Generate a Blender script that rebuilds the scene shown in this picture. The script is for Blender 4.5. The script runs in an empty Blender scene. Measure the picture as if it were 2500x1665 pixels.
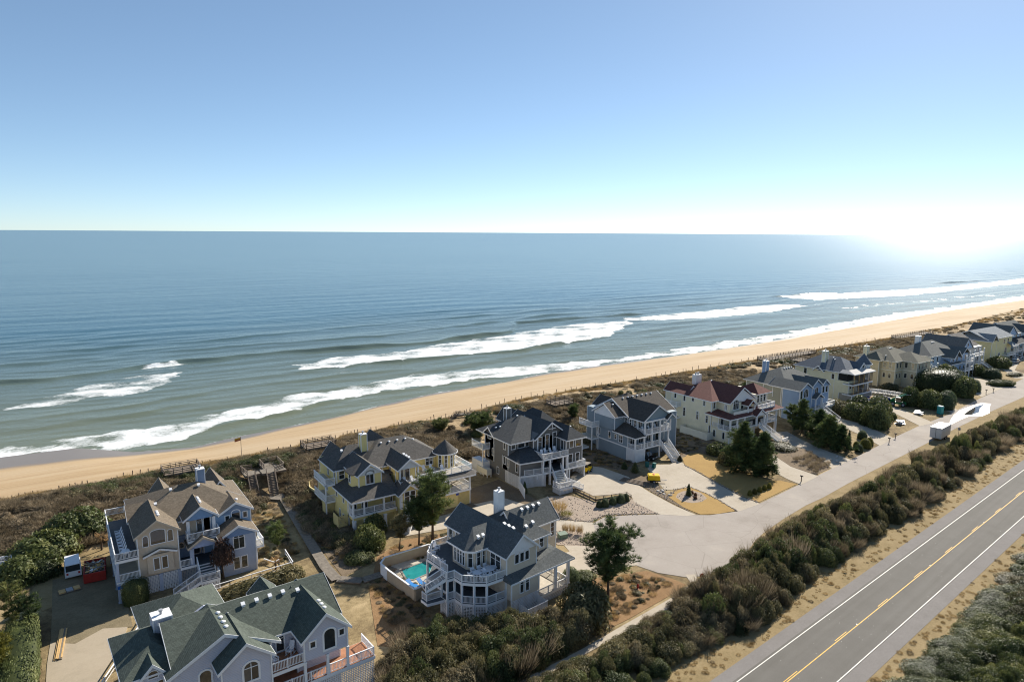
import bpy, math, random
import numpy as np
from mathutils import Vector, Matrix, noise
R = math.radians
S = bpy.context.scene
COL = S.collection
rnd = random.Random(7)

# ------------------------------------------------------------------ camera, sky, sun
CAM_H = 48.9
cd = bpy.data.cameras.new('camera'); cam = bpy.data.objects.new('camera', cd); COL.objects.link(cam)
S.camera = cam
cd.sensor_width = 36; cd.lens = 1650/2500*36; cd.clip_start = 1; cd.clip_end = 120000
_a = R(55.4); _p = math.atan(264.5/1650); _r = R(0.33)
fh = Vector((math.cos(_a), math.sin(_a), 0)); rt = Vector((math.sin(_a), -math.cos(_a), 0)); up = Vector((0, 0, 1))
fw = fh*math.cos(_p) - up*math.sin(_p); uc = fh*math.sin(_p) + up*math.cos(_p)
cr = rt*math.cos(_r) + uc*math.sin(_r); cu = -rt*math.sin(_r) + uc*math.cos(_r)
cam.matrix_world = Matrix(((cr.x, cu.x, -fw.x, 0), (cr.y, cu.y, -fw.y, 0), (cr.z, cu.z, -fw.z, CAM_H), (0, 0, 0, 1)))

SUN_AZ, SUN_EL = 23.0, 31.0          # azimuth from +X towards +Y
w = bpy.data.worlds.new('World'); S.world = w; w.use_nodes = True
nt = w.node_tree; bg = nt.nodes['Background']
sk = nt.nodes.new('ShaderNodeTexSky'); sk.sky_type = 'NISHITA'; sk.sun_disc = False
sk.sun_elevation = R(SUN_EL); sk.sun_rotation = R(90-SUN_AZ)
sk.altitude = 500; sk.air_density = 0.6; sk.dust_density = 0.14; sk.ozone_density = 5.0
tn = nt.nodes.new('ShaderNodeMixRGB'); tn.blend_type = 'MULTIPLY'; tn.inputs[0].default_value = 1; tn.inputs[2].default_value = (1.15, 1.17, 1.10, 1)
gm_ = nt.nodes.new('ShaderNodeGamma'); gm_.inputs[1].default_value = 0.74; nt.links.new(sk.outputs[0], gm_.inputs[0]); nt.links.new(gm_.outputs[0], tn.inputs[1]); nt.links.new(tn.outputs[0], bg.inputs[0])
bg.inputs[1].default_value = 0.1
sd = bpy.data.lights.new('sun', 'SUN'); sd.energy = 4.3; sd.angle = R(0.53); sd.color = (1, .93, .82)
so = bpy.data.objects.new('sun', sd); COL.objects.link(so)
_d = Vector((math.cos(R(SUN_AZ))*math.cos(R(SUN_EL)), math.sin(R(SUN_AZ))*math.cos(R(SUN_EL)), math.sin(R(SUN_EL))))
so.rotation_euler = _d.to_track_quat('Z', 'Y').to_euler(); so.location = (60, 60, 120)
S.view_settings.view_transform = 'Standard'; S.view_settings.look = 'None'
S.view_settings.gamma = 1; S.view_settings.exposure = 1.0; S.view_settings.use_curve_mapping = False
S.render.engine = 'CYCLES'
S.cycles.use_denoising = True; S.cycles.pixel_filter_type = 'BLACKMAN_HARRIS'; S.cycles.filter_width = 1.1; S.cycles.max_bounces = 6; S.cycles.sample_clamp_indirect = 6

# ------------------------------------------------------------------ materials
class NT:
    def __init__(s, name):
        s.m = bpy.data.materials.new(name); s.m.use_nodes = True; s.t = s.m.node_tree
        s.b = s.t.nodes['Principled BSDF']
    def n(s, typ, **kw):
        x = s.t.nodes.new('ShaderNode'+typ)
        for k, v in kw.items():
            if k.startswith('i_'):
                k = k[2:]; k = int(k) if k.isdigit() else k.replace('_', ' ')
                sock = x.inputs[k]
                if hasattr(v, 'links') or isinstance(v, bpy.types.NodeSocket): s.t.links.new(v, sock)
                else: sock.default_value = v
            else: setattr(x, k, v)
        return x
    def l(s, a, b): s.t.links.new(a, b)
    def ramp(s, fac, stops, interp='LINEAR'):
        x = s.t.nodes.new('ShaderNodeValToRGB'); cr_ = x.color_ramp; cr_.interpolation = interp
        while len(cr_.elements) < len(stops): cr_.elements.new(.5)
        for e, (p, c) in zip(cr_.elements, stops):
            e.position = p; e.color = (*c, 1) if not isinstance(c, (int, float)) else (c, c, c, 1)
        s.l(fac, x.inputs[0]); return x.outputs[0]
    def math(s, op, a, b=0.0, c=None):
        x = s.n('Math', operation=op, i_0=a, i_1=b)
        if c is not None:
            if isinstance(c, bpy.types.NodeSocket): s.l(c, x.inputs[2])
            else: x.inputs[2].default_value = c
        return x.outputs[0]
    def pos(s): return s.n('NewGeometry').outputs['Position']
    def noise(s, scale, detail=3, vec=None, rough=.55):
        x = s.n('TexNoise', i_Scale=scale, i_Detail=detail, i_Roughness=rough)
        s.l(vec if vec is not None else s.pos(), x.inputs['Vector']); return x.outputs['Fac']
    def mix(s, f, a, b, mode='MIX'):
        x = s.n('MixRGB', blend_type=mode)
        for i, v in ((0, f), (1, a), (2, b)):
            if isinstance(v, bpy.types.NodeSocket): s.l(v, x.inputs[i])
            else: x.inputs[i].default_value = v if i == 0 else (*v, 1)
        return x.outputs[0]
    def bump(s, h, strength=.3, dist=.02):
        x = s.n('Bump', i_Strength=strength, i_Distance=dist, i_Height=h); s.l(x.outputs[0], s.b.inputs['Normal'])
    def scaled(s, v):
        x = s.n('VectorMath', operation='MULTIPLY'); s.l(s.pos(), x.inputs[0]); x.inputs[1].default_value = v; return x.outputs[0]
    def done(s, col=None, rough=.8, spec=.3):
        if col is not None:
            if isinstance(col, bpy.types.NodeSocket): s.l(col, s.b.inputs['Base Color'])
            else: s.b.inputs['Base Color'].default_value = (*col, 1)
        if isinstance(rough, bpy.types.NodeSocket): s.l(rough, s.b.inputs['Roughness'])
        else: s.b.inputs['Roughness'].default_value = rough
        s.b.inputs['Specular IOR Level'].default_value = spec
        return s.m
def sc(c, f): return tuple(min(1, x*f) for x in c)

def m_plain(name, c, rough=.6, var=.12, scale=1.5, spec=.3):
    t = NT(name); f = t.noise(scale, 4)
    return t.done(t.ramp(f, [(.3, sc(c, 1-var)), (.7, sc(c, 1+var*.6))]), rough, spec)
def m_siding(name, c, pitch=.17):
    c = tuple(min(.8, x*1.5+.01) for x in c)
    t = NT(name); z = t.n('SeparateXYZ', i_0=t.pos()).outputs[2]
    fr = t.math('FRACT', t.math('DIVIDE', z, pitch))
    f = t.noise(.6, 4); f2 = t.noise(9, 2, t.scaled((1, 1, 6)))
    col = t.ramp(f, [(.3, sc(c, .92)), (.7, sc(c, 1.05))])
    col = t.mix(.22, col, t.ramp(f2, [(.35, sc(c, .8)), (.65, sc(c, 1.1))]))
    col = t.mix(t.math('MULTIPLY', t.math('LESS_THAN', fr, .12), .3), col, sc(c, .35))
    t.bump(t.math('SUBTRACT', 1, fr), .7, .025)
    return t.done(col, .6)
def m_batten(name, c):
    c = tuple(min(.8, x*1.3) for x in c)
    t = NT(name); s = t.n('SeparateXYZ', i_0=t.pos()); v = t.math('ADD', s.outputs[0], s.outputs[1])
    fr = t.math('FRACT', t.math('DIVIDE', v, .4)); b = t.math('LESS_THAN', fr, .14)
    t.bump(b, .6, .03); f = t.noise(.6, 4)
    return t.done(t.mix(t.math('MULTIPLY', b, .12), t.ramp(f, [(.3, sc(c, .94)), (.7, sc(c, 1.04))]), sc(c, .6)), .6)
def m_shingle(name, c, dark=.6, light=1.35, row=.145, tab=.33):
    c = sc(c, 1.3)
    t = NT(name); g = t.n('NewGeometry'); N = g.outputs['True Normal']; P = g.outputs['Position']
    cx = t.n('VectorMath', operation='CROSS_PRODUCT', i_0=N, i_1=(0, 0, 1)).outputs[0]
    tx = t.n('VectorMath', operation='NORMALIZE', i_0=cx).outputs[0]
    u = t.n('VectorMath', operation='DOT_PRODUCT', i_0=P, i_1=tx).outputs['Value']
    sn = t.n('VectorMath', operation='LENGTH', i_0=cx).outputs['Value']
    z = t.n('SeparateXYZ', i_0=P).outputs[2]
    v = t.math('DIVIDE', z, t.math('MAXIMUM', sn, .05))
    vec = t.n('CombineXYZ', i_0=u, i_1=v).outputs[0]
    br = t.n('TexBrick', i_Vector=vec, i_Color1=(*sc(c, dark), 1), i_Color2=(*sc(c, light), 1), i_Mortar=(*sc(c, .35), 1), i_Scale=1.0, i_Mortar_Size=.012, i_Bias=0.0, i_Brick_Width=tab, i_Row_Height=row)
    f = t.noise(.5, 4); f2 = t.noise(2.2, 5, t.scaled((1, 1, .4)))
    col = t.mix(.75, br.outputs['Color'], t.ramp(f, [(.3, sc(c, .85)), (.7, sc(c, 1.12))]), 'MIX')
    col = t.mix(.55, col, br.outputs['Color'])
    col = t.mix(.35, col, t.ramp(f2, [(.3, sc(c, .65)), (.7, sc(c, 1.25))]))
    fr = t.math('FRACT', t.math('DIVIDE', v, row))
    t.bump(t.math('ADD', t.math('SUBTRACT', 1, fr), t.noise(30, 2)), .55, .03)
    return t.done(col, .9, .15)
def m_glass(name='window_glass', c1=(.012, .016, .018), c2=(.085, .095, .10)):
    t = NT(name); o = t.n('ObjectInfo').outputs['Random']
    f = t.math('GREATER_THAN', o, .72)
    col = t.mix(f, c1, c2); f3 = t.noise(1.3, 2)
    col = t.mix(.5, col, t.mix(f3, (.01, .012, .012), c2))
    return t.done(col, .04, .9)
def m_leaf(name, c, c2, rough=.55, spec=.25, nscale=.35):
    t = NT(name); at = t.n('Attribute', attribute_name='tint').outputs['Fac']
    f = t.noise(nscale, 3); o = t.n('ObjectInfo').outputs['Random']
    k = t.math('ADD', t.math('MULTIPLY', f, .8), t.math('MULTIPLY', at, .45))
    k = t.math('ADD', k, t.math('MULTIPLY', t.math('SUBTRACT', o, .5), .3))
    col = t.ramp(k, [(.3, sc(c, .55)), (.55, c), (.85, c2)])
    m = t.done(col, rough, spec); tr = t.n('BsdfTranslucent'); t.l(col, tr.inputs[0]); mx = t.n('MixShader', i_0=.3); t.l(t.b.outputs[0], mx.inputs[1]); t.l(tr.outputs[0], mx.inputs[2])
    t.l(mx.outputs[0], t.t.nodes['Material Output'].inputs[0]); return m
def m_ground(name, stops, scale=.4, bump=.4, fine=None, bdist=.05, rough=.95):
    t = NT(name); f = t.noise(scale, 8, rough=.68); f2 = t.noise(scale*9, 5, rough=.7)
    k = t.math('ADD', t.math('MULTIPLY', f, .65), t.math('MULTIPLY', f2, .35))
    col = t.ramp(k, stops)
    if fine: col = t.mix(fine, col, t.ramp(t.noise(14, 4, rough=.8), [(.35, sc(stops[0][1], .5)), (.65, sc(stops[-1][1], 1.1))]))
    t.bump(t.noise(scale*22, 4), bump, bdist)
    return t.done(col, rough, .1)

WHITE = m_plain('white_paint', (.78, .78, .78), .45, .05)
CREAMW = m_plain('cream_trim', (.72, .68, .58), .5, .05)
GLASS = m_glass()
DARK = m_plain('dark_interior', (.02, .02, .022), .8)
METAL = m_plain('grey_metal', (.35, .36, .38), .4, .1)
BLACK = m_plain('black_rubber', (.015, .015, .016), .6)
WOODW = m_plain('weathered_wood', (.21, .165, .125), .85, .3, 3)
WOODN = m_plain('new_lumber', (.62, .40, .17), .7, .15, 3)
WOODP = m_plain('pale_boardwalk', (.21, .18, .145), .85, .25, 2)
DECKG = m_plain('grey_deck_boards', (.09, .10, .11), .7, .2, 2)
DECKR = m_plain('red_cedar_deck', (.36, .165, .085), .6, .2, 2)
DECKP = m_plain('pale_deck', (.5, .45, .37), .7, .15, 2)
CONC = m_ground('concrete_slab', [(.3, (.33, .275, .205)), (.45, (.44, .38, .30)), (.6, (.50, .44, .355)), (.75, (.54, .485, .40))], .16, .2, .22)
CONCG = m_ground('old_concrete', [(.25, (.30, .255, .185)), (.5, (.39, .325, .24)), (.8, (.45, .385, .29))], .2, .15, .15)
SANDY = m_ground('beach_sand', [(.3, (.50, .36, .19)), (.55, (.60, .45, .27)), (.8, (.66, .52, .34))], .05, .35)
# ------------------------------------------------------------------ mesh builder and tagging
class MB:
    def __init__(s): s.v = []; s.f = []; s.mi = []
    def face(s, pts, m=0):
        k = len(s.v); s.v += [tuple(p) for p in pts]; s.f.append(tuple(range(k, k+len(pts)))); s.mi.append(m)
    def box(s, x0, x1, y0, y1, z0, z1, m=0):
        k = len(s.v)
        s.v += [(x0, y0, z0), (x1, y0, z0), (x1, y1, z0), (x0, y1, z0), (x0, y0, z1), (x1, y0, z1), (x1, y1, z1), (x0, y1, z1)]
        s.f += [(k, k+3, k+2, k+1), (k+4, k+5, k+6, k+7), (k, k+1, k+5, k+4), (k+1, k+2, k+6, k+5), (k+2, k+3, k+7, k+6), (k+3, k, k+4, k+7)]
        s.mi += [m]*6
    def prism(s, poly, z0, z1, m=0):
        n = len(poly); k = len(s.v)
        ar = sum(poly[i][0]*poly[(i+1) % n][1]-poly[(i+1) % n][0]*poly[i][1] for i in range(n))
        if ar < 0: poly = poly[::-1]
        s.v += [(x, y, z0) for x, y in poly]+[(x, y, z1) for x, y in poly]
        s.f.append(tuple(range(k+n-1, k-1, -1))); s.f.append(tuple(range(k+n, k+2*n)))
        s.f += [(k+i, k+(i+1) % n, k+n+(i+1) % n, k+n+i) for i in range(n)]; s.mi += [m]*(n+2)
    def ext(s, poly, d, m=0):     # planar 3d polygon pushed along vector d
        n = len(poly); k = len(s.v); d = Vector(d); P = [Vector(p) for p in poly]
        s.v += [tuple(p) for p in P]+[tuple(p+d) for p in P]
        s.f.append(tuple(range(k+n-1, k-1, -1))); s.f.append(tuple(range(k+n, k+2*n)))
        s.f += [(k+i, k+(i+1) % n, k+n+(i+1) % n, k+n+i) for i in range(n)]; s.mi += [m]*(n+2)
    def beam(s, a, b, w_, h_=None, m=0, upv=(0, 0, 1)):
        h_ = h_ or w_; a = Vector(a); b = Vector(b); d = (b-a)
        if d.length < 1e-6: return
        d.normalize(); u = Vector(upv)
        if abs(d.dot(u)) > .98: u = Vector((1, 0, 0))
        x = d.cross(u).normalized()*w_/2; y = x.cross(d).normalized()*h_/2; k = len(s.v)
        for c in (a, b): s.v += [tuple(c-x-y), tuple(c+x-y), tuple(c+x+y), tuple(c-x+y)]
        s.f += [(k, k+1, k+2, k+3)[::-1], (k+4, k+5, k+6, k+7)]+[(k+i, k+(i+1) % 4, k+4+(i+1) % 4, k+4+i) for i in range(4)]; s.mi += [m]*6
    def tube(s, pts, rad, n=7, m=0, cap=True):
        P = [Vector(p) for p in pts]; k = len(s.v)
        for i, p in enumerate(P):
            d = (P[min(i+1, len(P)-1)]-P[max(i-1, 0)]).normalized(); u = Vector((0, 0, 1)) if abs(d.z) < .9 else Vector((1, 0, 0))
            x = d.cross(u).normalized(); y = d.cross(x); r = rad[i] if hasattr(rad, '__len__') else rad
            s.v += [tuple(p+(x*math.cos(t)+y*math.sin(t))*r) for t in [2*math.pi*j/n for j in range(n)]]
        for i in range(len(P)-1):
            for j in range(n):
                s.f.append((k+i*n+j, k+i*n+(j+1) % n, k+(i+1)*n+(j+1) % n, k+(i+1)*n+j)); s.mi.append(m)
        if cap:
            s.f.append(tuple(range(k+n-1, k-1, -1))); k2 = k+(len(P)-1)*n; s.f.append(tuple(range(k2, k2+n))); s.mi += [m]*2
    def lathe(s, prof, n=16, m=0, c=(0, 0)):
        k = len(s.v)
        for r, z in prof: s.v += [(c[0]+r*math.cos(2*math.pi*j/n), c[1]+r*math.sin(2*math.pi*j/n), z) for j in range(n)]
        for i in range(len(prof)-1):
            for j in range(n): s.f.append((k+i*n+j, k+i*n+(j+1) % n, k+(i+1)*n+(j+1) % n, k+(i+1)*n+j)); s.mi.append(m)
        s.f.append(tuple(range(k+n-1, k-1, -1))); e = k+(len(prof)-1)*n; s.f.append(tuple(range(e, e+n))); s.mi += [m]*2
    def mesh(s, name, mats):
        me = bpy.data.meshes.new(name); me.from_pydata(s.v, [], s.f)
        for m in (mats if isinstance(mats, (list, tuple)) else [mats]): me.materials.append(m)
        me.polygons.foreach_set('material_index', s.mi); me.update(); return me
    def build(s, name, mats, parent=None, loc=None, rz=0, smooth=False):
        me = s.mesh(name, mats)
        if smooth: me.polygons.foreach_set('use_smooth', [True]*len(me.polygons))
        return put(name, me, parent, loc, rz)
def put(name, me, parent=None, loc=None, rz=0, scale=None):
    o = bpy.data.objects.new(name, me); COL.objects.link(o)
    if parent is not None: o.parent = parent
    if loc is not None: o.location = loc
    if rz: o.rotation_euler = (0, 0, rz)
    if scale is not None: o.scale = scale if hasattr(scale, '__len__') else (scale,)*3
    return o
def tag(o, label=None, cat=None, group=None, kind=None):
    if label: o['label'] = label
    if cat: o['category'] = cat
    if group: o['group'] = group
    if kind: o['kind'] = kind
    return o
def thing(name, label, cat, loc=(0, 0, 0), rz=0, group=None):
    o = bpy.data.objects.new(name, None); COL.objects.link(o); o.location = loc; o.rotation_euler = (0, 0, rz)
    o.empty_display_size = .3
    return tag(o, label, cat, group)
def dup(root, loc, rz=0, label=None, group=None, scale=None):
    r = root.copy(); COL.objects.link(r); r.location = loc; r.rotation_euler = (0, 0, rz)
    if scale is not None: r.scale = scale if hasattr(scale, '__len__') else (scale,)*3
    if label: r['label'] = label
    if group: r['group'] = group
    for ch in list(root.children):
        c = ch.copy(); COL.objects.link(c); c.parent = r
        for g in list(ch.children):
            d = g.copy(); COL.objects.link(d); d.parent = c
    return r
def sheet(name, poly, z, mat, kind='structure', th=None):
    mb = MB()
    mb.prism(poly, z-.3 if th is None else z-th, z)
    o = mb.build(name, mat); o['kind'] = kind; return o

# ------------------------------------------------------------------ terrain
TOE = ([-400, -10, 3, 20, 32, 50, 67, 87, 114, 150, 243, 306, 407, 567, 800, 2200], [150, 150, 151.5, 152, 150.6, 153.9, 155, 155.5, 162, 162, 163.6, 162.5, 167.8, 184, 190, 215])
SEA = ([-400, -12, 2.7, 8, 14, 27, 35, 56, 69, 82, 104, 132, 150, 188, 230, 296, 350, 430, 528, 676, 900, 2200], [200, 194, 192.5, 187, 181, 177, 179.6, 183, 185.5, 190, 195, 196, 200, 201, 199, 201, 209, 215, 219, 222, 228, 250])
WET = ([-400, -12, 0, 13, 26, 42, 59, 82, 104, 150, 300, 528, 2200], [184, 178.5, 176.5, 175, 173, 175.5, 180.5, 187, 191.5, 196.5, 198, 216, 247])
SEA_Z = -4.0
def toe(X): return np.interp(X, *TOE)
def seaY(X): return np.interp(X, *SEA)
def hz(X, Y, sd=0):       # cheap smooth pseudo noise
    return (np.sin(X*.11+Y*.07+sd)+np.sin(X*.23-Y*.19+1.7+sd)*.7+np.sin(X*.051+Y*.33+.6+sd)*.8+np.sin(X*.41+Y*.37+2.2*sd)*.4)/2.9
def gz(X, Y):
    X = np.asarray(X, float); Y = np.asarray(Y, float); t = toe(X); s = seaY(X)
    v = np.clip((Y-118)/(t-118), 0, 1)
    dune = np.interp(v, [0, .2, .45, .62, .8, .92, 1], [0, .35, 2.0, 2.5, 1.5, -.3, -.9])
    dune = dune+hz(X, Y)*.45*np.sin(np.pi*np.clip(v, 0, 1))
    b = (Y-t)/(s-t); beach = np.where(b < 1, -.9-3.1*np.clip(b, 0, 1)**1.15, -4-(Y-s)*.07)
    return np.where(Y <= 118, 0, np.where(Y < t, dune, beach))
def g0(x, y): return float(gz(x, y))
def grid(name, X, Y, Z, mat, attrs=None, smooth=True):
    n, m = X.shape; me = bpy.data.meshes.new(name)
    co = np.stack([X, Y, Z], -1).reshape(-1, 3).astype(np.float32)
    i = np.arange(n*m).reshape(n, m); q = np.stack([i[:-1, :-1], i[1:, :-1], i[1:, 1:], i[:-1, 1:]], -1).reshape(-1, 4)
    me.vertices.add(n*m); me.vertices.foreach_set('co', co.ravel())
    me.loops.add(q.size); me.loops.foreach_set('vertex_index', q.ravel().astype(np.int32))
    me.polygons.add(len(q)); me.polygons.foreach_set('loop_start', np.arange(0, q.size, 4, dtype=np.int32))
    me.polygons.foreach_set('use_smooth', np.full(len(q), smooth)); me.update(); me.validate()
    for k, a in (attrs or {}).items():
        at = me.attributes.new(k, 'FLOAT', 'POINT'); at.data.foreach_set('value', a.ravel().astype(np.float32))
    me.materials.append(mat); return put(name, me)
xs = np.concatenate([np.arange(-400, -40, 20), np.arange(-40, 330, 2.), np.arange(330, 700, 6), np.arange(700, 2201, 60)])

t = NT('lot_soil')
p = t.pos(); f = t.noise(.09, 8, rough=.65); f2 = t.noise(.8, 6, rough=.75); f3 = t.noise(7, 4, rough=.8)
k = t.math('ADD', t.math('MULTIPLY', f, .5), t.math('ADD', t.math('MULTIPLY', f2, .35), t.math('MULTIPLY', f3, .15)))
col = t.ramp(k, [(.36, (.085, .062, .038)), (.46, (.19, .14, .075)), (.54, (.31, .235, .125)), (.64, (.46, .35, .20))])
t.bump(t.math('ADD', f3, f2), .6, .08); GROUND = t.done(col, .95, .1)
ys = np.array([-3000, -600, -200, -60, 0, 30, 60, 90, 105, 118.])
Xg, Yg = np.meshgrid(np.concatenate([[-3000, -1200], xs, [4000, 9000]]), ys, indexing='ij')
o = grid('ground', Xg, Yg, Xg*0, GROUND); o['kind'] = 'structure'

t = NT('dune_sand'); f = t.noise(.12, 8, rough=.7); f2 = t.noise(1.3, 5, rough=.75)
k = t.math('ADD', t.math('MULTIPLY', f, .6), t.math('MULTIPLY', f2, .4))
col = t.ramp(k, [(.38, (.12, .085, .05)), (.47, (.25, .18, .10)), (.54, (.42, .31, .18)), (.62, (.58, .45, .29))])
t.bump(f2, .7, .12); DUNE = t.done(col, .95, .1)
vs = np.linspace(0, 1, 26); Xd, V = np.meshgrid(xs, vs, indexing='ij'); Yd = 118+(toe(Xd)-118)*V
o = grid('dune', Xd, Yd, gz(Xd, np.maximum(Yd, 118.001)), DUNE); o['kind'] = 'structure'
t = NT('beach_sand_wet'); wt = t.n('Attribute', attribute_name='wet').outputs['Fac']
f = t.noise(.045, 6, t.scaled((.5, 1.6, 1)), rough=.6); f2 = t.noise(2, 5, rough=.7)
dry = t.ramp(f, [(.34, (.34, .215, .095)), (.48, (.43, .30, .165)), (.62, (.47, .355, .225))])
st_ = t.noise(1.0, 5, t.scaled((.015, .5, 1)), rough=.7); dry = t.mix(.5, dry, t.ramp(st_, [(.36, (.27, .175, .085)), (.46, (.41, .285, .155)), (.6, (.48, .37, .235))]))
dry = t.mix(.25, dry, t.ramp(f2, [(.3, (.34, .245, .14)), (.7, (.50, .40, .27))]))
col = t.mix(wt, dry, (.19, .155, .125)); t.bump(f2, .25, .05)
BEACH = t.done(col, t.math('SUBTRACT', .9, t.math('MULTIPLY', wt, .55)), .3)
vs = np.concatenate([np.linspace(0, 1, 26), [1.15, 1.4, 2.2]]); Xd, V = np.meshgrid(xs, vs, indexing='ij'); Yd = toe(Xd)+(seaY(Xd)-toe(Xd))*V
wet = np.clip((Yd-np.interp(Xd, *WET)+hz(Xd*2, Yd*2)*.8)/2.2, 0, 1)
o = grid('beach', Xd, Yd, gz(Xd, Yd+.001), BEACH, {'wet': wet}); o['kind'] = 'structure'

# ------------------------------------------------------------------ ocean
def strip(X, Y, top, bot, soft=2.0):
    x0 = max(top[0][0], bot[0][0]); x0 = min(top[0][0], bot[0][0]); x1 = max(top[-1][0], bot[-1][0])
    yt = np.interp(X, *zip(*top)); yb = np.interp(X, *zip(*bot))
    d = np.minimum(yt-Y, Y-yb); ends = np.minimum(X-x0, x1-X)*.5
    fr = np.clip((yt-Y)/np.maximum(yt-yb, .5), 0, 1)
    return np.clip(np.minimum(d, ends)/soft+.35, 0, 1)*np.where(yt > yb, 1, 0)*(.74+.26*fr)
FOAM = [ # seaward edge, shoreward edge, strength
 ([(-14, 250), (.4, 261.7), (12.1, 274), (22.7, 280), (38.8, 280), (44, 278)], [(-14, 246), (0, 243), (7.7, 249), (20.7, 245.5), (30.8, 260), (44, 277)], .72),
 ([(26.6, 297.5), (43, 301)], [(26, 291), (42, 294)], .95),
 ([(77, 268), (99, 275.4), (128, 273), (151, 284), (190, 288), (229, 299.6), (262, 304), (293, 300)], [(77, 255), (91, 254), (124, 252.5), (170, 249), (200, 252.9), (232, 254), (293, 292)], .9),
 ([(-60, 204), (-13, 203.4), (-4, 203), (8, 202), (21, 203.6), (26, 205)], [(-60, 194), (-12, 193), (2.6, 192), (11, 183), (21, 183), (28, 187)], .82),
 ([(30, 205), (45, 211), (64, 219), (78, 218), (92, 221.6), (108, 228), (119, 224), (151, 219), (195, 210), (244, 212), (271, 214), (327, 215), (397, 224), (473, 229), (552, 229), (725, 239), (1000, 246)], [(24, 189), (35, 192.7), (44, 193.4), (61, 199), (81, 206), (109, 205), (140, 202), (195, 201), (244, 200), (271, 200), (327, 205), (397, 213), (473, 217), (552, 220), (725, 224), (1000, 232)], .85),
 ([(300, 308), (377, 309), (434, 313), (470, 302)], [(293, 296), (344, 281), (412, 280), (470, 290)], .95),
 ([(540, 345), (651, 332), (767, 322), (1012, 335), (1400, 340)], [(515, 312), (613, 292), (758, 297), (900, 299), (1400, 312)], .95),
 ([(440, 284), (481, 276), (768, 258), (1200, 262)], [(440, 276), (481, 262), (768, 245), (1200, 250)], .5)]
CREST = [ # crest line, amplitude, width
 ([(-60, 291), (-16, 290.6), (0, 290), (24, 294.8), (43, 300), (65, 300.4), (93, 298.7), (137, 291.5), (150, 290), (206, 299), (228, 326), (274, 325), (322, 320)], 1.15, -60, 330),
 ([(70, 256), (91, 254.6), (124, 253.4), (170, 247), (200, 253), (235, 256)], .8, 70, 240),
 ([(515, 347), (557, 347), (590, 338)], 1.3, 505, 600), ([(815, 350), (893, 343)], 1.3, 800, 910),
 ([(30, 190.5), (35, 193.5), (44, 194.5), (61, 200), (81, 206.5), (109, 206), (140, 203)], .45, 24, 150),
 ([(-60, 325), (40, 330), (140, 322), (260, 345), (420, 338)], .45, -60, 420), ([(-60, 360), (60, 352), (200, 366), (380, 372)], .35, -80, 420),
 ([(-30, 228), (20, 232), (60, 240), (120, 236)], .3, -30, 120), ([(-30, 216), (5, 219), (30, 222)], .3, -30, 35)]
t = NT('sea_water'); fo = t.n('Attribute', attribute_name='foam').outputs['Fac']; sh = t.n('Attribute', attribute_name='shoal').outputs['Fac']
P_ = t.pos()
n1 = t.noise(.28, 7, t.scaled((.55, 1, 1)), rough=.72); n2 = t.noise(.9, 6, rough=.72)
lace = t.math('ADD', t.math('MULTIPLY', n1, .55), t.math('MULTIPLY', n2, .45))
fm = t.math('MULTIPLY', t.math('SUBTRACT', t.math('ADD', fo, lace), .965), 4.0)
fm = t.n('Clamp', i_Value=fm).outputs[0]
fm = t.math('MULTIPLY', fm, t.n('Clamp', i_Value=t.math('MULTIPLY', fo, 5)).outputs[0])
big = t.noise(.006, 4, t.scaled((.35, 1, 1)))
deep = t.ramp(big, [(.35, (.03, .088, .122)), (.65, (.05, .115, .148))])
col = t.mix(sh, deep, (.15, .165, .11))
col = t.mix(fm, col, (.80, .82, .82))
ds = t.n('VectorMath', operation='LENGTH', i_0=P_).outputs['Value']
far = t.n('Clamp', i_Value=t.math('DIVIDE', 260, t.math('MAXIMUM', ds, 1))).outputs[0]
b1 = t.noise(.035, 3, t.scaled((.3, 1, 1))); b2 = t.noise(.22, 4, t.scaled((.45, 1, 1))); b3 = t.noise(1.4, 4, t.scaled((.6, 1, 1)))
hgt = t.math('ADD', t.math('ADD', t.math('MULTIPLY', b1, 5.0), t.math('MULTIPLY', b2, 1.5)), t.math('MULTIPLY', b3, .32))
hgt = t.math('ADD', hgt, t.math('MULTIPLY', t.math('MULTIPLY', lace, fm), .9))
bm = t.n('Bump', i_Distance=.55, i_Height=hgt); t.l(t.math('ADD', .16, t.math('MULTIPLY', far, .26)), bm.inputs['Strength']); t.l(bm.outputs[0], t.b.inputs['Normal'])
rg = t.math('ADD', t.math('SUBTRACT', .19, t.math('MULTIPLY', far, .06)), t.math('MULTIPLY', fm, .5))
t.b.inputs['IOR'].default_value = 1.333
SEA_M = t.done(col, rg, .1)
sx = np.concatenate([np.arange(-160, 330, 1.25), np.arange(330, 700, 3.), np.arange(700, 1501, 16)]); 
sy = np.concatenate([np.arange(172, 310, .8), np.arange(310, 420, 1.6), np.arange(420, 621, 5)])
X, Y = np.meshgrid(sx, sy, indexing='ij'); Z = np.zeros_like(X); foam = np.zeros_like(X)
fade = np.clip((620-Y)/200, 0, 1)*np.clip((X+160)/60, 0, 1)*np.clip((1500-X)/300, 0, 1)
for lam, amp, ph, ang in ((17, .13, 0, .05), (11, .09, 1.3, -.1), (29, .16, 2.1, .12), (6.3, .05, .4, .2)):
    wob = 3*np.sin(X*.021+ph*3)+2*np.sin(X*.057+ph); Z += amp*np.sin(2*np.pi*(Y+X*math.sin(ang)+wob)/lam+ph)*(.55+.45*np.sin(X*.03+ph*5+Y*.02))
Xw = X+3.5*hz(X*1.3, Y*1.6, 3.); Yw = Y+2.6*hz(X*1.9, Y*1.2, 5.)+1.2*hz(X*5, Y*4.2, 1.)
for top, bot, st in FOAM: foam = np.maximum(foam, (st+.1)*strip(Xw, Yw, top, bot)*(.8+.25*hz(X*1.7, Y*1.7)))
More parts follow.
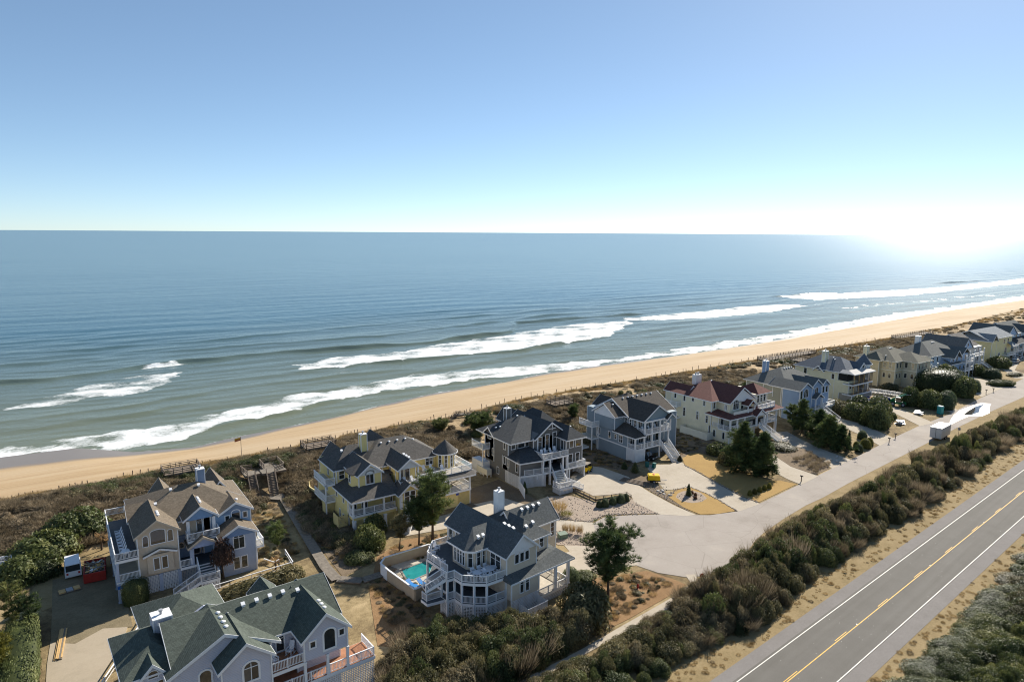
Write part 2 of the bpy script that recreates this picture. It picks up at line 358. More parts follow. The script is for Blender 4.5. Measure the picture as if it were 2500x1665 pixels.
for ln, amp, xa, xb in CREST:
    yc = np.interp(X, *zip(*ln))+.9*np.sin(X*.13+amp*9)+.6*np.sin(X*.31); d = Y-yc
    en = np.clip(np.minimum(X-xa, xb-X)/14, 0, 1)*(.72+.28*np.sin(X*.09+amp*20))
    Z += amp*en*np.where(d > 0, np.exp(-(d/3.4)**2), np.exp(-(d/1.3)**2))-.35*amp*en*np.exp(-((d+3.4)/2.2)**2)
Z = SEA_Z+Z*fade*np.clip((Y-seaY(X)+1)/14, .12, 1)
sw = np.clip(1-(Y-seaY(X))/4.5, 0, 1)*.62; foam = np.maximum(foam, sw*(.8+.2*hz(X*2.3, Y)))
shoal = np.clip(1-(Y-seaY(X))/230, 0, 1)**1.1*.95*fade
o = grid('ocean', X, Y, Z, SEA_M, {'foam': foam, 'shoal': shoal}); o['kind'] = 'structure'
mb = MB(); Zs = SEA_Z
for a in ((-60000, 90000, 620, 100000), (-60000, -160, 195, 620), (1500, 90000, 236, 620)): mb.face([(a[0], a[2], Zs), (a[1], a[2], Zs), (a[1], a[3], Zs), (a[0], a[3], Zs)])
o = mb.build('ocean_offshore', SEA_M); o['kind'] = 'structure'
# ------------------------------------------------------------------ roads, drives, beds
t = NT('street_asphalt'); f = t.noise(.13, 7, rough=.65); f2 = t.noise(9, 4, rough=.8); v = t.n('TexVoronoi', feature='DISTANCE_TO_EDGE', i_Scale=.16); t.l(t.pos(), v.inputs['Vector'])
col = t.ramp(f, [(.3, (.255, .222, .19)), (.45, (.335, .295, .258)), (.58, (.365, .325, .287)), (.72, (.44, .385, .325))])
col = t.mix(.3, col, t.ramp(f2, [(.35, (.25, .22, .19)), (.65, (.43, .385, .34))]))
crk = t.math('LESS_THAN', v.outputs['Distance'], .006); col = t.mix(t.math('MULTIPLY', crk, .3), col, (.16, .14, .12))
t.bump(f2, .3, .02); STREET = t.done(col, .92, .15)
t = NT('highway_asphalt'); g = t.pos(); vr = t.n('VectorRotate', rotation_type='Z_AXIS', i_Angle=R(-6.1)); t.l(g, vr.inputs['Vector'])
sp = t.n('SeparateXYZ', i_0=vr.outputs[0]); vm = t.n('CombineXYZ', i_0=t.math('MULTIPLY', sp.outputs[0], .02), i_1=t.math('MULTIPLY', sp.outputs[1], .9)).outputs[0]
f = t.noise(1.0, 4, vm); f2 = t.noise(12, 4, rough=.8); f3 = t.noise(.3, 5)
col = t.ramp(f, [(.3, (.128, .119, .104)), (.7, (.175, .164, .147))]); col = t.mix(.3, col, t.ramp(f2, [(.35, (.10, .093, .082)), (.65, (.21, .197, .175))]))
col = t.mix(.25, col, t.ramp(f3, [(.3, (.12, .112, .10)), (.7, (.19, .18, .162))]))
sv = t.n('TexVoronoi', i_Scale=1.1); t.l(g, sv.inputs['Vector']); col = t.mix(t.math('LESS_THAN', sv.outputs['Distance'], .045), col, (.62, .6, .56))
t.bump(f2, .3, .02); HWY = t.done(col, .9, .15)
SHOULDER = m_ground('shoulder_asphalt', [(.3, (.19, .175, .16)), (.7, (.27, .25, .235))], .3, .2, .25)
PAINTW = m_plain('white_road_paint', (.66, .63, .57), .7, .12, 2)
PAINTY = m_plain('yellow_road_paint', (.72, .40, .045), .7, .15, 2)
LAWN = m_ground('dormant_lawn', [(.3, (.27, .165, .06)), (.45, (.37, .235, .085)), (.6, (.41, .265, .095)), (.75, (.45, .31, .13))], .35, .6, .35)
VERGE = m_ground('dry_verge_grass', [(.34, (.17, .13, .06)), (.5, (.285, .21, .105)), (.68, (.37, .285, .16))], .35, .7, .3)
GRAVEL = m_ground('pink_gravel', [(.3, (.30, .235, .18)), (.7, (.47, .385, .31))], 1.2, .9, .5)
MULCH = m_ground('pine_straw_mulch', [(.3, (.17, .095, .045)), (.5, (.28, .165, .08)), (.75, (.39, .26, .14))], .5, .9, .4)
DIRT = m_ground('dark_sandy_dirt', [(.3, (.10, .075, .05)), (.55, (.20, .15, .10)), (.8, (.31, .24, .165))], .3, .7, .4)
YARD = m_ground('trodden_yard_dirt', [(.3, (.12, .10, .06)), (.5, (.21, .17, .105)), (.7, (.31, .255, .165))], .25, .6, .3)
GREENG = m_ground('green_ground_cover', [(.3, (.09, .095, .03)), (.6, (.20, .18, .06)), (.8, (.33, .27, .11))], .5, .8, .4)
HD = Vector((math.cos(R(5.05)), math.sin(R(5.05)), 0)); HN = Vector((-HD.y, HD.x, 0)); H0 = Vector((96.3, 41.45, 0))
def hw(s_, off, z=0): p = H0+HD*s_+HN*off; return (p.x, p.y, z)
def hstrip(name, o0, o1, z, mat, s0=-160, s1=900):
    mb = MB(); mb.ext([hw(s0, o0, z-.02), hw(s1, o0, z-.02), hw(s1, o1, z-.02), hw(s0, o1, z-.02)], (0, 0, .02)); o = mb.build(name, mat); o['kind'] = 'structure'; return o
hstrip('verge_north', 5.0, 11.5, .03, VERGE); hstrip('verge_south', -10, -5.5, .03, VERGE)
hstrip('highway_shoulder', -5.6, 5.35, .05, SHOULDER); hstrip('highway', -3.75, 3.75, .058, HWY)
hstrip('edge_line_north', 3.35, 3.47, .064, PAINTW); hstrip('edge_line_south', -3.67, -3.55, .064, PAINTW)
hstrip('centre_line', -.16, -.04, .064, PAINTY)
mb = MB(); dm = MB(); dm.ext([(0, -.05, -.004), (3.05, -.05, -.004), (3.05, .05, -.004), (0, .05, -.004)], (0, 0, .008)); dme = dm.mesh('lane_dash', PAINTY)
for k in range(-5, 30):
    o = put('lane_dash', dme, None, hw(-20.9+12.19*k, .13, .0645), R(5.05)); o['kind'] = 'structure'
pm = MB(); pm.box(-.06, .06, -.06, .06, 0, .03); pme = pm.mesh('road_reflector', WHITE)
for k in range(-4, 16): o = put('road_reflector', pme, None, hw(-15.2+24.38*k, .03, .065), R(5)); o['kind'] = 'structure'
sheet('south_scrub_ground', [hw(-160, -9.5)[:2], hw(900, -9.5)[:2], hw(900, -90)[:2], hw(-160, -90)[:2]], .025, GREENG)
# street with turning circle
RN = [(73.3, 81.7), (76.8, 82.6), (81.3, 80.6), (85.4, 78.2), (89.8, 75.0), (92.7, 72.9), (98.2, 71.2), (104.9, 71.2), (119.5, 72.7), (133.4, 74.2), (150, 75.9), (167, 78.1), (183, 79.6), (202, 80.6), (231.4, 84), (276, 88), (420, 100), (700, 125)]
RS = [(700, 116), (420, 91.5), (300, 81.5), (244.4, 77.2), (215, 75.4), (190, 73.4), (168, 71.3), (149.4, 69.6), (128, 67.6), (117.3, 66.3), (110.8, 65.9), (101.9, 64.6), (94.6, 63.2), (90.4, 62), (84.5, 59.7), (79.4, 58.4), (76.6, 58.6), (72.6, 60.2), (70, 63.6), (68.8, 67.5), (68.8, 71.5), (69.5, 75.5), (70.9, 79)]
sheet('street', RN+RS, .04, STREET)
sheet('sandy_shoulder', [(x, y-.2) for x, y in RN[-6:]][::-1][:0]+[(90, 63), (110, 67), (150, 70.6), (190, 74.4), (300, 82.5), (420, 92.5), (700, 117), (700, 108), (420, 84), (300, 73), (244, 70), (190, 68), (150, 65.4), (128, 63), (110, 61.5), (95, 60.5), (84, 57.5)], .024, VERGE)
sheet('walkway', [(72.9, 61), (71.6, 58.8), (67.8, 57.9), (61.5, 57.2), (54.9, 56.5), (49.1, 55.8), (40, 55.2), (30, 54.4), (30, 53.4), (40, 54.2), (48.3, 54.8), (57.3, 55.6), (64.5, 56.1), (68.4, 56.6), (72, 57.5), (74.2, 60.2)], .05, CONC)
jm = MB(); jm.box(-.02, .02, -.5, .5, 0, .004); jme = jm.mesh('walkway_joint', DIRT)
for x, y in ((52, 55.65), (56.4, 56.05), (60.6, 56.55), (64.8, 56.95), (47.6, 55.15), (68.4, 57.3)): o = put('walkway_joint', jme, None, (x, y, .0505), R(5)); o['kind'] = 'structure'
sheet('driveway', [(110.6, 95.4), (106.7, 95.2), (103, 97.5), (101.5, 96.5), (98.7, 92.2), (94.9, 85.4), (96.9, 84.6), (100.3, 84), (100.4, 80.1), (99.3, 75.4), (98.3, 71), (104.6, 71), (104.5, 75.2), (105.9, 80.6), (107.6, 87.4), (109.1, 92.6)], .052, CONC)
sheet('driveway', [(91.1, 105.5), (93.5, 101.6), (94.2, 94.5), (93, 91.8), (91.7, 86.1), (90.8, 78.9), (90.9, 74.3), (89.1, 74.8), (85.7, 77.9), (85.8, 84.5), (87.3, 86.6), (87.6, 88.2), (81.6, 91.0), (81.3, 95.2), (83, 100)], .054, CONC)
sheet('driveway', [(68.8, 86.8), (73.6, 82), (71, 78.2), (69.7, 74.4), (69.1, 70.1), (69.6, 66.9), (62.9, 68.3), (59, 69.8), (57, 73), (58.3, 76), (63.5, 76), (66, 84), (66, 86.4)], .046, CONC)
sheet('driveway', [(146.4, 97.1), (150.1, 95.8), (146.8, 89.7), (144.2, 82.8), (142.5, 75.0), (133.4, 74.0), (135.5, 76.6), (138.6, 80.4), (140.8, 85), (140.7, 89.8), (139, 92)], .052, CONC)
sheet('driveway', [(133.3, 92), (131, 86.4), (127.4, 79.8), (127, 73.2), (119.6, 72.4), (120.1, 75.6), (121.9, 81), (126, 88), (130, 93)], .054, CONC)
sheet('driveway', [(173.8, 98.5), (172.7, 91.1), (172.1, 88), (166.8, 77.8), (157.9, 76.6), (162.5, 83.4), (165.6, 90), (168, 97)], .052, CONC)
sheet('driveway', [(196.6, 100), (197.5, 92.6), (195.8, 88.7), (189.7, 78.7), (183.4, 79.4), (191, 89.7), (193.5, 99)], .054, CONC)
sheet('driveway', [(205, 81), (209.5, 88), (212, 95), (215, 95), (213, 87), (210, 81.4)], .052, CONC)
sheet('driveway', [(264.4, 100.4), (261.1, 93.2), (251.8, 88.6), (255.1, 86.0), (233, 84.4), (236, 87), (245, 91.6), (252, 99)], .052, CONC)
sheet('driveway', [(287, 103), (288.5, 98.8), (274.2, 90.2), (276, 87.5), (283, 88.8), (290.3, 95.6), (310, 101), (330, 104), (330, 108), (300, 105.5)], .052, CONC)
sheet('driveway', [(-4.5, 60), (-3.6, 87.7), (-3, 95.4), (-2.6, 104), (-2.4, 109), (4.6, 109), (5.2, 98.2), (5.2, 93), (4.0, 88), (1.8, 83), (.2, 78), (-1, 60)], .052, CONCG)
sheet('yard_dirt', [(-3.2, 92.5), (-.8, 90.6), (2.2, 92.4), (5.3, 90.8), (5.3, 110), (-2.8, 110), (-3.0, 100)], .056, YARD)
sheet('rear_yard_grass', [(-4, 101.2), (-5.2, 108.4), (-3, 113.4), (.4, 115.7), (4.8, 117.8), (5.0, 104), (1, 104)], .046, VERGE)
sheet('concrete_pad', [(60.7, 100), (67, 99.4), (69.5, 91.5), (63, 92)], .052, CONC)
sheet('concrete_pad', [(44, 98.6), (62, 99), (62, 94.6), (54, 93.4), (45, 95)], .054, CONC)
sheet('gravel_island', [(66.2, 83.0), (69.3, 81.6), (70.0, 78), (69.0, 76.4), (66.5, 76.2), (63.4, 78.8), (64, 82)], .058, GRAVEL)
sheet('lawn', [(92.9, 82.6), (96.9, 84.3), (100.2, 83.8), (100.2, 79.9), (99.3, 75.4), (98.1, 71.5), (94.1, 72.5), (91.6, 74), (91.5, 77.5)], .062, LAWN)
sheet('gravel_bed', [(94, 81.8), (95.6, 82.8), (97.3, 83.1), (99.1, 82.6), (99.7, 80.7), (98.5, 78.2), (96.3, 77.6), (94.4, 78.2), (93.4, 79.8)], .068, GRAVEL)
sheet('lawn', [(109.2, 92.9), (112, 96), (115.7, 97.6), (118.3, 96.9), (118.8, 91.5), (116.5, 84.6), (116.5, 77.5), (118.1, 76.2), (119.2, 73.1), (105, 71.6), (104.8, 74.8), (106.2, 80.6), (108, 87.4)], .06, LAWN)
sheet('planting_bed', [(138.3, 91.5), (140.9, 89.7), (140.9, 85), (138.6, 80.4), (133.4, 74.5), (127.3, 74), (127.5, 79.8), (131.4, 87)], .048, DIRT)
sheet('gravel_bed', [(74.7, 95.3), (78, 93.2), (79.6, 89.4), (79.7, 88.4), (86.8, 87.2), (86.5, 85.4), (85.6, 78.6), (81, 81.4), (77.2, 83.3), (73.4, 82.4), (69.4, 87), (69, 92)], .048, GRAVEL)
sheet('mulch_strip', [(94.5, 98), (96.4, 97.5), (97, 91), (94.6, 85.3), (92.6, 82), (91.4, 77), (90.9, 75), (91.3, 79), (92.1, 86), (93.6, 91.6)], .05, DIRT)
sheet('mulch_strip', [(29, 70), (33, 82), (38, 91), (44, 94), (52, 92), (58, 88), (60, 80), (49, 82), (40, 88), (38, 78), (34, 66)], .04, MULCH)
sheet('mulch_strip', [(58.5, 68.5), (64, 66.5), (69, 65), (70.5, 61), (70.8, 59), (66, 58.2), (58, 57.3), (52, 57), (51, 63)], .04, MULCH)
sheet('side_yard_dirt', [(58.5, 90), (58.5, 106), (71.5, 108), (71.5, 90)], .03, DIRT)
sheet('side_yard_dirt', [(84, 101), (87, 113), (101, 113), (101, 98), (96, 97), (93.5, 101.8), (91.3, 106)], .03, DIRT)
sheet('side_yard_dirt', [(110, 113), (129, 113), (129, 93), (119, 89), (118, 97), (112, 97)], .03, DIRT)
sheet('path_verge', [(31.9, 116), (34, 99), (39, 95), (37, 90), (31.5, 88), (31.9, 99)], .032, DIRT)
# turned tracks and a wet patch on the street, its glare painted as a pale sheet
WETM = m_plain('wet_asphalt', (.035, .03, .026), .08, .3, 1, .5); 
PUD = m_plain('painted_puddle_sheen', (.46, .45, .44), .6, .12, .6, .3)  # pale matte colour stands in for the white glare round the puddle
sheet('painted_glare_film', [(196, 77.6), (203, 79.6), (210, 81), (219, 81.4), (224.5, 81.2), (226, 79.2), (220, 77.4), (213.5, 74.9), (208, 74.6), (205, 76.6), (199, 76.3), (190, 75.4)], .045, PUD, th=.004)
sheet('puddle', [(205, 78.1), (211, 79.2), (218, 80.2), (223.5, 80.1), (217, 78.7), (212.4, 77), (207, 76.9)], .05, WETM, th=.004)
# ------------------------------------------------------------------ house kit
WCACHE = {}
def outline(w_, h_, arch, n=7):
    if arch <= 0: return [(-w_/2, 0), (w_/2, 0), (w_/2, h_), (-w_/2, h_)]
    return [(-w_/2, 0), (w_/2, 0)]+[(w_/2*math.cos(math.pi*i/n), h_-arch+arch*math.sin(math.pi*i/n)) for i in range(n+1)]
def win_meshes(w_, h_, nx, nz, arch, tw, trim):
    key = (round(w_, 2), round(h_, 2), nx, nz, round(arch, 2), tw, trim.name)
    if key in WCACHE: return WCACHE[key]
    mb = MB(); O = outline(w_+2*tw, h_+2*tw, arch+(tw if arch else 0)); I = outline(w_, h_, arch)
    O = [(x, z-tw) for x, z in O]; n = len(O)
    for i in range(n):
        j = (i+1) % n; a, b, c, d = O[i], O[j], I[j], I[i]
        mb.face([(a[0], -.06, a[1]), (b[0], -.06, b[1]), (c[0], -.06, c[1]), (d[0], -.06, d[1])])
        mb.face([(a[0], .01, a[1]), (b[0], .01, b[1]), (b[0], -.06, b[1]), (a[0], -.06, a[1])])
        mb.face([(d[0], -.06, d[1]), (c[0], -.06, c[1]), (c[0], .01, c[1]), (d[0], .01, d[1])])
    mw = .07 if w_ > .7 else .05; hh = h_-arch
    if arch and nz > 1: hh = h_
    for i in range(1, nx): x = -w_/2+w_*i/nx; mb.box(x-mw/2, x+mw/2, -.05, .005, 0, h_-arch*.25)
    zs = [0]
    for i in range(1, nz):
        z = (h_-arch) if (arch and i == nz-1) else h_*i/nz*1.0
        if nz == 2 and not arch: z = h_*.68 if h_ > 1.6 else h_*.5
        mb.box(-w_/2, w_/2, -.048, .005, z-mw/2, z+mw/2); zs.append(z)
    zs.append(h_)
    fr = mb.mesh('window', trim); panes = []
    if arch and nz <= 1:
        p = MB(); p.ext([(x, -.012, z) for x, z in I], (0, .01, 0)); panes.append((p.mesh('pane', GLASS), 0, 0))
    else:
        for k in range(len(zs)-1):
            top = arch and k == len(zs)-2 and nz > 1
            if top: p = MB(); p.ext([(x, -.012, z) for x, z in I if z >= zs[k]-.001]+([] if I[2][1] >= zs[k] else []), (0, .01, 0)); panes.append((p.mesh('pane', GLASS), 0, 0)); continue
            for i in range(nx):
                x0 = -w_/2+w_*i/nx; x1 = x0+w_/nx; p = MB(); p.box(x0+.01, x1-.01, -.012, -.002, zs[k]+.01, zs[k+1]-.01); panes.append((p.mesh('pane', GLASS), 0, 0))
    WCACHE[key] = (fr, panes); return WCACHE[key]
FACE = {'F': 0, 'R': R(90), 'L': R(-90), 'B': R(180)}
class House:
    def __init__(s, name, label, ox, oy, rz, wall, roof, trim=None, deck=None, group='beach houses along the shore', far=False):
        s.r = thing(name, label, 'house', (ox, oy, 0), R(rz), group); s.wall = wall; s.roof = roof; s.trim = trim or WHITE; s.deckm = deck or DECKP; s.far = far
    def put(s, mb, name, mat, kind=None, parent=None):
        o = mb.build(name, mat, parent or s.r)
        if kind: o['kind'] = kind
        return o
    def blk(s, x0, x1, y0, y1, z0, z1, mat=None, g=None, zr=None, corner=True):
        mb = MB()
        if g == 'y': xm = (x0+x1)/2; mb.ext([(x0, y0, z0), (x1, y0, z0), (x1, y0, z1), (xm, y0, zr-.16), (x0, y0, z1)], (0, y1-y0, 0))
        elif g == 'x': ym = (y0+y1)/2; mb.ext([(x0, y0, z0), (x0, y1, z0), (x0, y1, z1), (x0, ym, zr-.16), (x0, y0, z1)], (x1-x0, 0, 0))
        else: mb.box(x0, x1, y0, y1, z0, z1)
        o = s.put(mb, 'wall', mat or s.wall)
        if corner:
            c_ = .07
            for x, y in ((x0, y0), (x1, y0), (x0, y1)): cb = MB(); cb.box(x-c_, x+c_, y-c_, y+c_, z0+.02, z1-.02); s.put(cb, 'corner_trim', s.trim, parent=o)
        return o
    def poly(s, pts, z0, z1, mat=None, name='wall'):
        mb = MB(); mb.prism(pts, z0, z1); return s.put(mb, name, mat or s.wall)
    def gable(s, x0, x1, y0, y1, ze, zr, axis, oh=.38, rk=.35, mat=None, trim=None):
        t = .15; mb = MB(); tb = MB(); trim = trim or s.trim
        if axis == 'y': a0, a1, b0, b1 = x0, x1, y0-rk, y1+rk; P = lambda a, b, z: (a, b, z)
        else: a0, a1, b0, b1 = y0, y1, x0-rk, x1+rk; P = lambda a, b, z: (b, a, z)
        am = (a0+a1)/2; sl = (zr-t-ze)/((a1-a0)/2); zl = ze+t-oh*sl; aL, aR = a0-oh, a1+oh
        sec = [(aL, zl), (am, zr), (aR, zl), (aR, zl-t), (am, zr-t), (aL, zl-t)]
        d = P(0, b1-b0, 0)
        mb.ext([P(a, b0, z) for a, z in sec], d); o = s.put(mb, 'roof', mat or s.roof)
        if axis == 'x':
            o.data.flip_normals()
        e = .03; th = .28
        rk_ = [(aL-e, zl+e), (am, zr+e*1.4), (aR+e, zl+e), (aR+e, zl-th), (am, zr-th-.02), (aL-e, zl-th)]
        for b in (b0-.045, b1+.005): tb.ext([P(a, b, z) for a, z in rk_], P(0, .04, 0))
        for a in (aL-.045, aR+.005):
            lo = P(a, b0, zl-.22); hi = P(a+.04, b1, zl-.01); tb.box(min(lo[0], hi[0]), max(lo[0], hi[0]), min(lo[1], hi[1]), max(lo[1], hi[1]), lo[2], hi[2])
        s.put(tb, 'roof_trim', trim, parent=o)
        f = lambda x, y: zr-sl*abs((x if axis == 'y' else y)-am)
        f.o = o; return f
    def hip(s, x0, x1, y0, y1, ze, zr, axis='x', oh=.4, mat=None, trim=None, run=None):
        mb = MB(); X0, X1, Y0, Y1 = x0-oh, x1+oh, y0-oh, y1+oh; ze2 = ze+.02
        if axis == 'x': hw_ = (Y1-Y0)/2; q = min(run or hw_, (X1-X0)/2); r0, r1 = (X0+q, (Y0+Y1)/2, zr), (X1-q, (Y0+Y1)/2, zr)
        else: hw_ = (X1-X0)/2; q = min(run or hw_, (Y1-Y0)/2); r0, r1 = ((X0+X1)/2, Y0+q, zr), ((X0+X1)/2, Y1-q, zr)
        A, B, Cc, D = (X0, Y0, ze2), (X1, Y0, ze2), (X1, Y1, ze2), (X0, Y1, ze2)
        if axis == 'x': mb.face([A, B, r1, r0]); mb.face([B, Cc, r1]); mb.face([Cc, D, r0, r1]); mb.face([D, A, r0])
        else: mb.face([A, B, r0]); mb.face([B, Cc, r1, r0]); mb.face([Cc, D, r1]); mb.face([D, A, r0, r1])
        mb.face([D, Cc, B, A]); o = s.put(mb, 'roof', mat or s.roof)
        tb = MB(); c_ = .045
        tb.box(X0-c_, X1+c_, Y0-c_, Y0+.1, ze-.2, ze); tb.box(X0-c_, X1+c_, Y1-.1, Y1+c_, ze-.2, ze); tb.box(X0-c_, X0+.1, Y0+.1, Y1-.1, ze-.2, ze); tb.box(X1-.1, X1+c_, Y0+.1, Y1-.1, ze-.2, ze)
        s.put(tb, 'roof_trim', trim or s.trim, parent=o)
        k1 = (zr-ze2)/hw_; k2 = (zr-ze2)/q
        f = lambda x, y: ze2+min(min(x-X0, X1-x)*(k2 if axis == 'x' else k1), min(y-Y0, Y1-y)*(k1 if axis == 'x' else k2))
        f.o = o; return f
    def faces(s, fs, name='roof', mat=None, th=.14, fascia=()):
        mb = MB()
        for f in fs: mb.ext([(x, y, z-th) for x, y, z in f], (0, 0, th))
        o = s.put(mb, name, mat or s.roof)
        if fascia:
            tb = MB()
            for a, b in fascia: tb.beam((a[0], a[1], a[2]-.13), (b[0], b[1], b[2]-.13), .07, .24)
            s.put(tb, 'roof_trim', s.trim, parent=o)
        return o
    def cone(s, x, y, r, ze, zt, n=20, mat=None):
        mb = MB(); mb.lathe([(r, ze), (r*.5, ze+(zt-ze)*.5), (.02, zt)], n, 0, (x, y)); o = s.put(mb, 'turret_roof', mat or s.roof)
        tb = MB(); tb.lathe([(r-.1, ze-.18), (r+.04, ze-.18), (r+.04, ze+.01), (r-.1, ze+.01)], n, 0, (x, y)); s.put(tb, 'roof_trim', s.trim, parent=o)
    def win(s, face, plane, a, z0, w_=.9, h_=1.5, nx=1, nz=1, arch=0, tw=.11, name='window', trim=None, par=None):
        if s.far and nx*nz > 2: nz = 1
        fr, panes = win_meshes(w_, h_, nx, nz, arch, tw, trim or s.trim); rz = FACE[face] if isinstance(face, str) else face
        loc = (a, plane, z0) if face in ('F', 'B') else (plane, a, z0)
        if not isinstance(face, str): loc = (plane[0], plane[1], z0)
        o = put(name, fr, s.r, loc, rz)
        for p, _, _ in panes: put('pane', p, o)
        return o
    def rail(s, pts, z=None, h_=1.0, sp=None, trim=None, post=1.9):
        sp = sp or (.28 if s.far else .15); mb = MB(); bb = MB()
        P = [Vector((p[0], p[1], p[2] if len(p) > 2 else z)) for p in pts]; pw = .11
        for i in range(len(P)-1):
            a, b = P[i], P[i+1]; L = (b-a).length
            if L < .05: continue
            n = max(1, round(L/post))
            for k in range(n+1 if i == len(P)-2 else n): q = a.lerp(b, k/n); mb.box(q.x-pw/2, q.x+pw/2, q.y-pw/2, q.y+pw/2, q.z, q.z+h_+.06)
            u = Vector((0, 0, 1)); mb.beam(a+u*(h_-.02), b+u*(h_-.02), .12, .07); mb.beam(a+u*.12, b+u*.12, .05, .06)
            m = int(L/sp)
            for k in range(1, m):
                q = a.lerp(b, k/m); bb.beam(q+u*.14, q+u*(h_-.05), .042, .042)
        o = s.put(mb, 'railing', trim or s.trim)
        if bb.v: c = s.put(bb, 'balusters', trim or s.trim, 'stuff', o)
        return o
    def lat(s, a, b, z0, z1, pitch=.2, bar=.075, trim=None):
        mb = MB(); a = Vector((*a, 0)); b = Vector((*b, 0)); L = (b-a).length; nu = max(2, round(L/pitch)); nz = max(2, round((z1-z0)/pitch)); e = (b-a).normalized(); nn = Vector((e.y, -e.x, 0))
        for i in range(nu+1):
            q = a.lerp(b, i/nu); mb.beam((q.x, q.y, z0), (q.x, q.y, z1), bar, .03, upv=tuple(nn))
        for k in range(nz+1):
            z = z0+(z1-z0)*k/nz; mb.beam((a.x+nn.x*.02, a.y+nn.y*.02, z), (b.x+nn.x*.02, b.y+nn.y*.02, z), .03, bar)
        return s.put(mb, 'lattice', trim or s.trim, 'stuff')
    def slats(s, a, b, z0, z1, n, trim=None):
        for k in range(n):
            mb = MB(); z = z0+(z1-z0)*(k+.5)/n; mb.beam((*a, z), (*b, z), .03, (z1-z0)/n*.72); s.put(mb, 'slat', trim or s.trim)
    def col(s, x, y, z0, z1, w_=.28, trim=None, cap=True):
        mb = MB(); mb.box(x-w_/2, x+w_/2, y-w_/2, y+w_/2, z0, z1)
        if cap: mb.box(x-w_/2-.04, x+w_/2+.04, y-w_/2-.04, y+w_/2+.04, z1-.18, z1-.02); mb.box(x-w_/2-.04, x+w_/2+.04, y-w_/2-.04, y+w_/2+.04, z0+.01, z0+.16)
        return s.put(mb, 'column', trim or s.trim)
    def deck(s, poly, z, mat=None, edge=True, name='deck', th=.1):
        mb = MB(); mb.prism(poly, z-th, z); o = s.put(mb, name, mat or s.deckm)
        if edge:
            eb = MB(); n = len(poly)
            for i in range(n): a, b = poly[i], poly[(i+1) % n]; eb.beam((*a, z-.2), (*b, z-.2), .08, .36)
            s.put(eb, 'deck_edge', s.trim, parent=o)
        return o
    def chim(s, x, y, z0, z1, w_=1.0, d=.9, mat=None, flue=True):
        mb = MB(); mb.box(x-w_/2, x+w_/2, y-d/2, y+d/2, z0, z1-.12); o = s.put(mb, 'chimney', mat or s.wall)
        cb = MB(); cb.box(x-w_/2-.06, x+w_/2+.06, y-d/2-.06, y+d/2+.06, z1-.12, z1)
        for sx_ in (-1, 1):
            for sy_ in (-1, 1): cb.box(x+sx_*w_/2-.06, x+sx_*w_/2+.06, y+sy_*d/2-.06, y+sy_*d/2+.06, z0, z1-.12)
        s.put(cb, 'chimney_cap', s.trim, parent=o)
        if flue: fb = MB(); fb.lathe([(.13, z1), (.13, z1+.35), (.22, z1+.36), (.2, z1+.5)], 10, 0, (x, y)); s.put(fb, 'flue', METAL, parent=o)
    VB = None; VD = None
    def vents(s, f, pts, dome=False):
        if House.VB is None:
            m = MB(); m.ext([(-.22, -.26, .06), (.22, -.26, .06), (.22, .26, .2), (.22, .26, .34), (.22, -.26, .3), (-.22, -.26, .3)][:0] or [(-.24, -.24, .08), (.24, -.24, .08), (.24, .24, .3), (-.24, .24, .3)], (0, 0, .17)); m.box(-.16, .16, -.16, .16, -.15, .2); House.VB = m.mesh('roof_vent', WHITE)
            m = MB(); m.lathe([(.13, -.15), (.13, .14), (.3, .15), (.28, .24), (.15, .32), (.03, .34)], 12); House.VD = m.mesh('roof_vent', WHITE)
        for x, y in pts: put('roof_vent', House.VD if dome else House.VB, s.r, (x, y, f(x, y)), 0, .82)
    def stairs(s, b, t_, wd, n, rails=True, tread=None, name='step', closed=False):
        b = Vector(b); t_ = Vector(t_); d = Vector((t_.x-b.x, t_.y-b.y, 0)); L = d.length; e = d.normalized(); nn = Vector((-e.y, e.x, 0)); rz = math.atan2(e.y, e.x)
        m = MB(); run = L/n; rise = (t_.z-b.z)/n; m.box(0, run+.03, -wd/2, wd/2, -.05, 0); m.box(.0, .025, -wd/2, wd/2, -rise+.0, -.05, 1 if not closed else 1); me = m.mesh(name, [tread or s.deckm, s.trim])
        for k in range(n): q = b+e*run*k; o = put(name, me, s.r, (q.x, q.y, b.z+rise*(k+1)), rz)
        sb = MB()
        for sg in (-1, 1):
            a, c = b+nn*sg*(wd/2+.03), t_+nn*sg*(wd/2+.03); sb.beam(a+Vector((0, 0, .0)), c+Vector((0, 0, -.12)), .06, .32)
        s.put(sb, 'stringer', s.trim)
        if rails:
            for sg in (-1, 1): a, c = b+nn*sg*wd/2, t_+nn*sg*wd/2; s.rail([tuple(a), tuple(c)], h_=1.0, post=2.4)
    def siding_open(s): pass
# ------------------------------------------------------------------ houses
# ---- grey house with green roof, nearest
GRN = m_shingle('green_shingles', (.070, .083, .070)); LAV = m_siding('lavender_grey_siding', (.36, .36, .405))
h = House('green_roof_house', 'lavender grey house with green shingle roof and white box chimney at bottom left', 23.08, 63.81, 2.8, LAV, GRN, deck=DECKR)
h.blk(-4.65, 0, 0, 4, 5.6, 8.1, g='y', zr=10.2); h.blk(-4.65, 0, 2.2, 12, 0, 5.6)
fA = h.gable(-4.65, 0, 0, 8, 8.1, 10.3, 'y'); h.blk(-4.6, -.05, 4, 12, 5.6, 8.0)
h.win('F', 0, -1.95, 6.15, 1.15, 2.15, 1, 1, .45, .2); h.win('F', 0, -3.75, 6.9, .5, .62, tw=.16); h.win('F', 0, -.62, 7.15, .5, .62, tw=.16)
fM = h.gable(-16, .2, 3, 12, 8.0, 10.55, 'x'); h.blk(-16, -4.5, 3, 12, 0, 7.95)
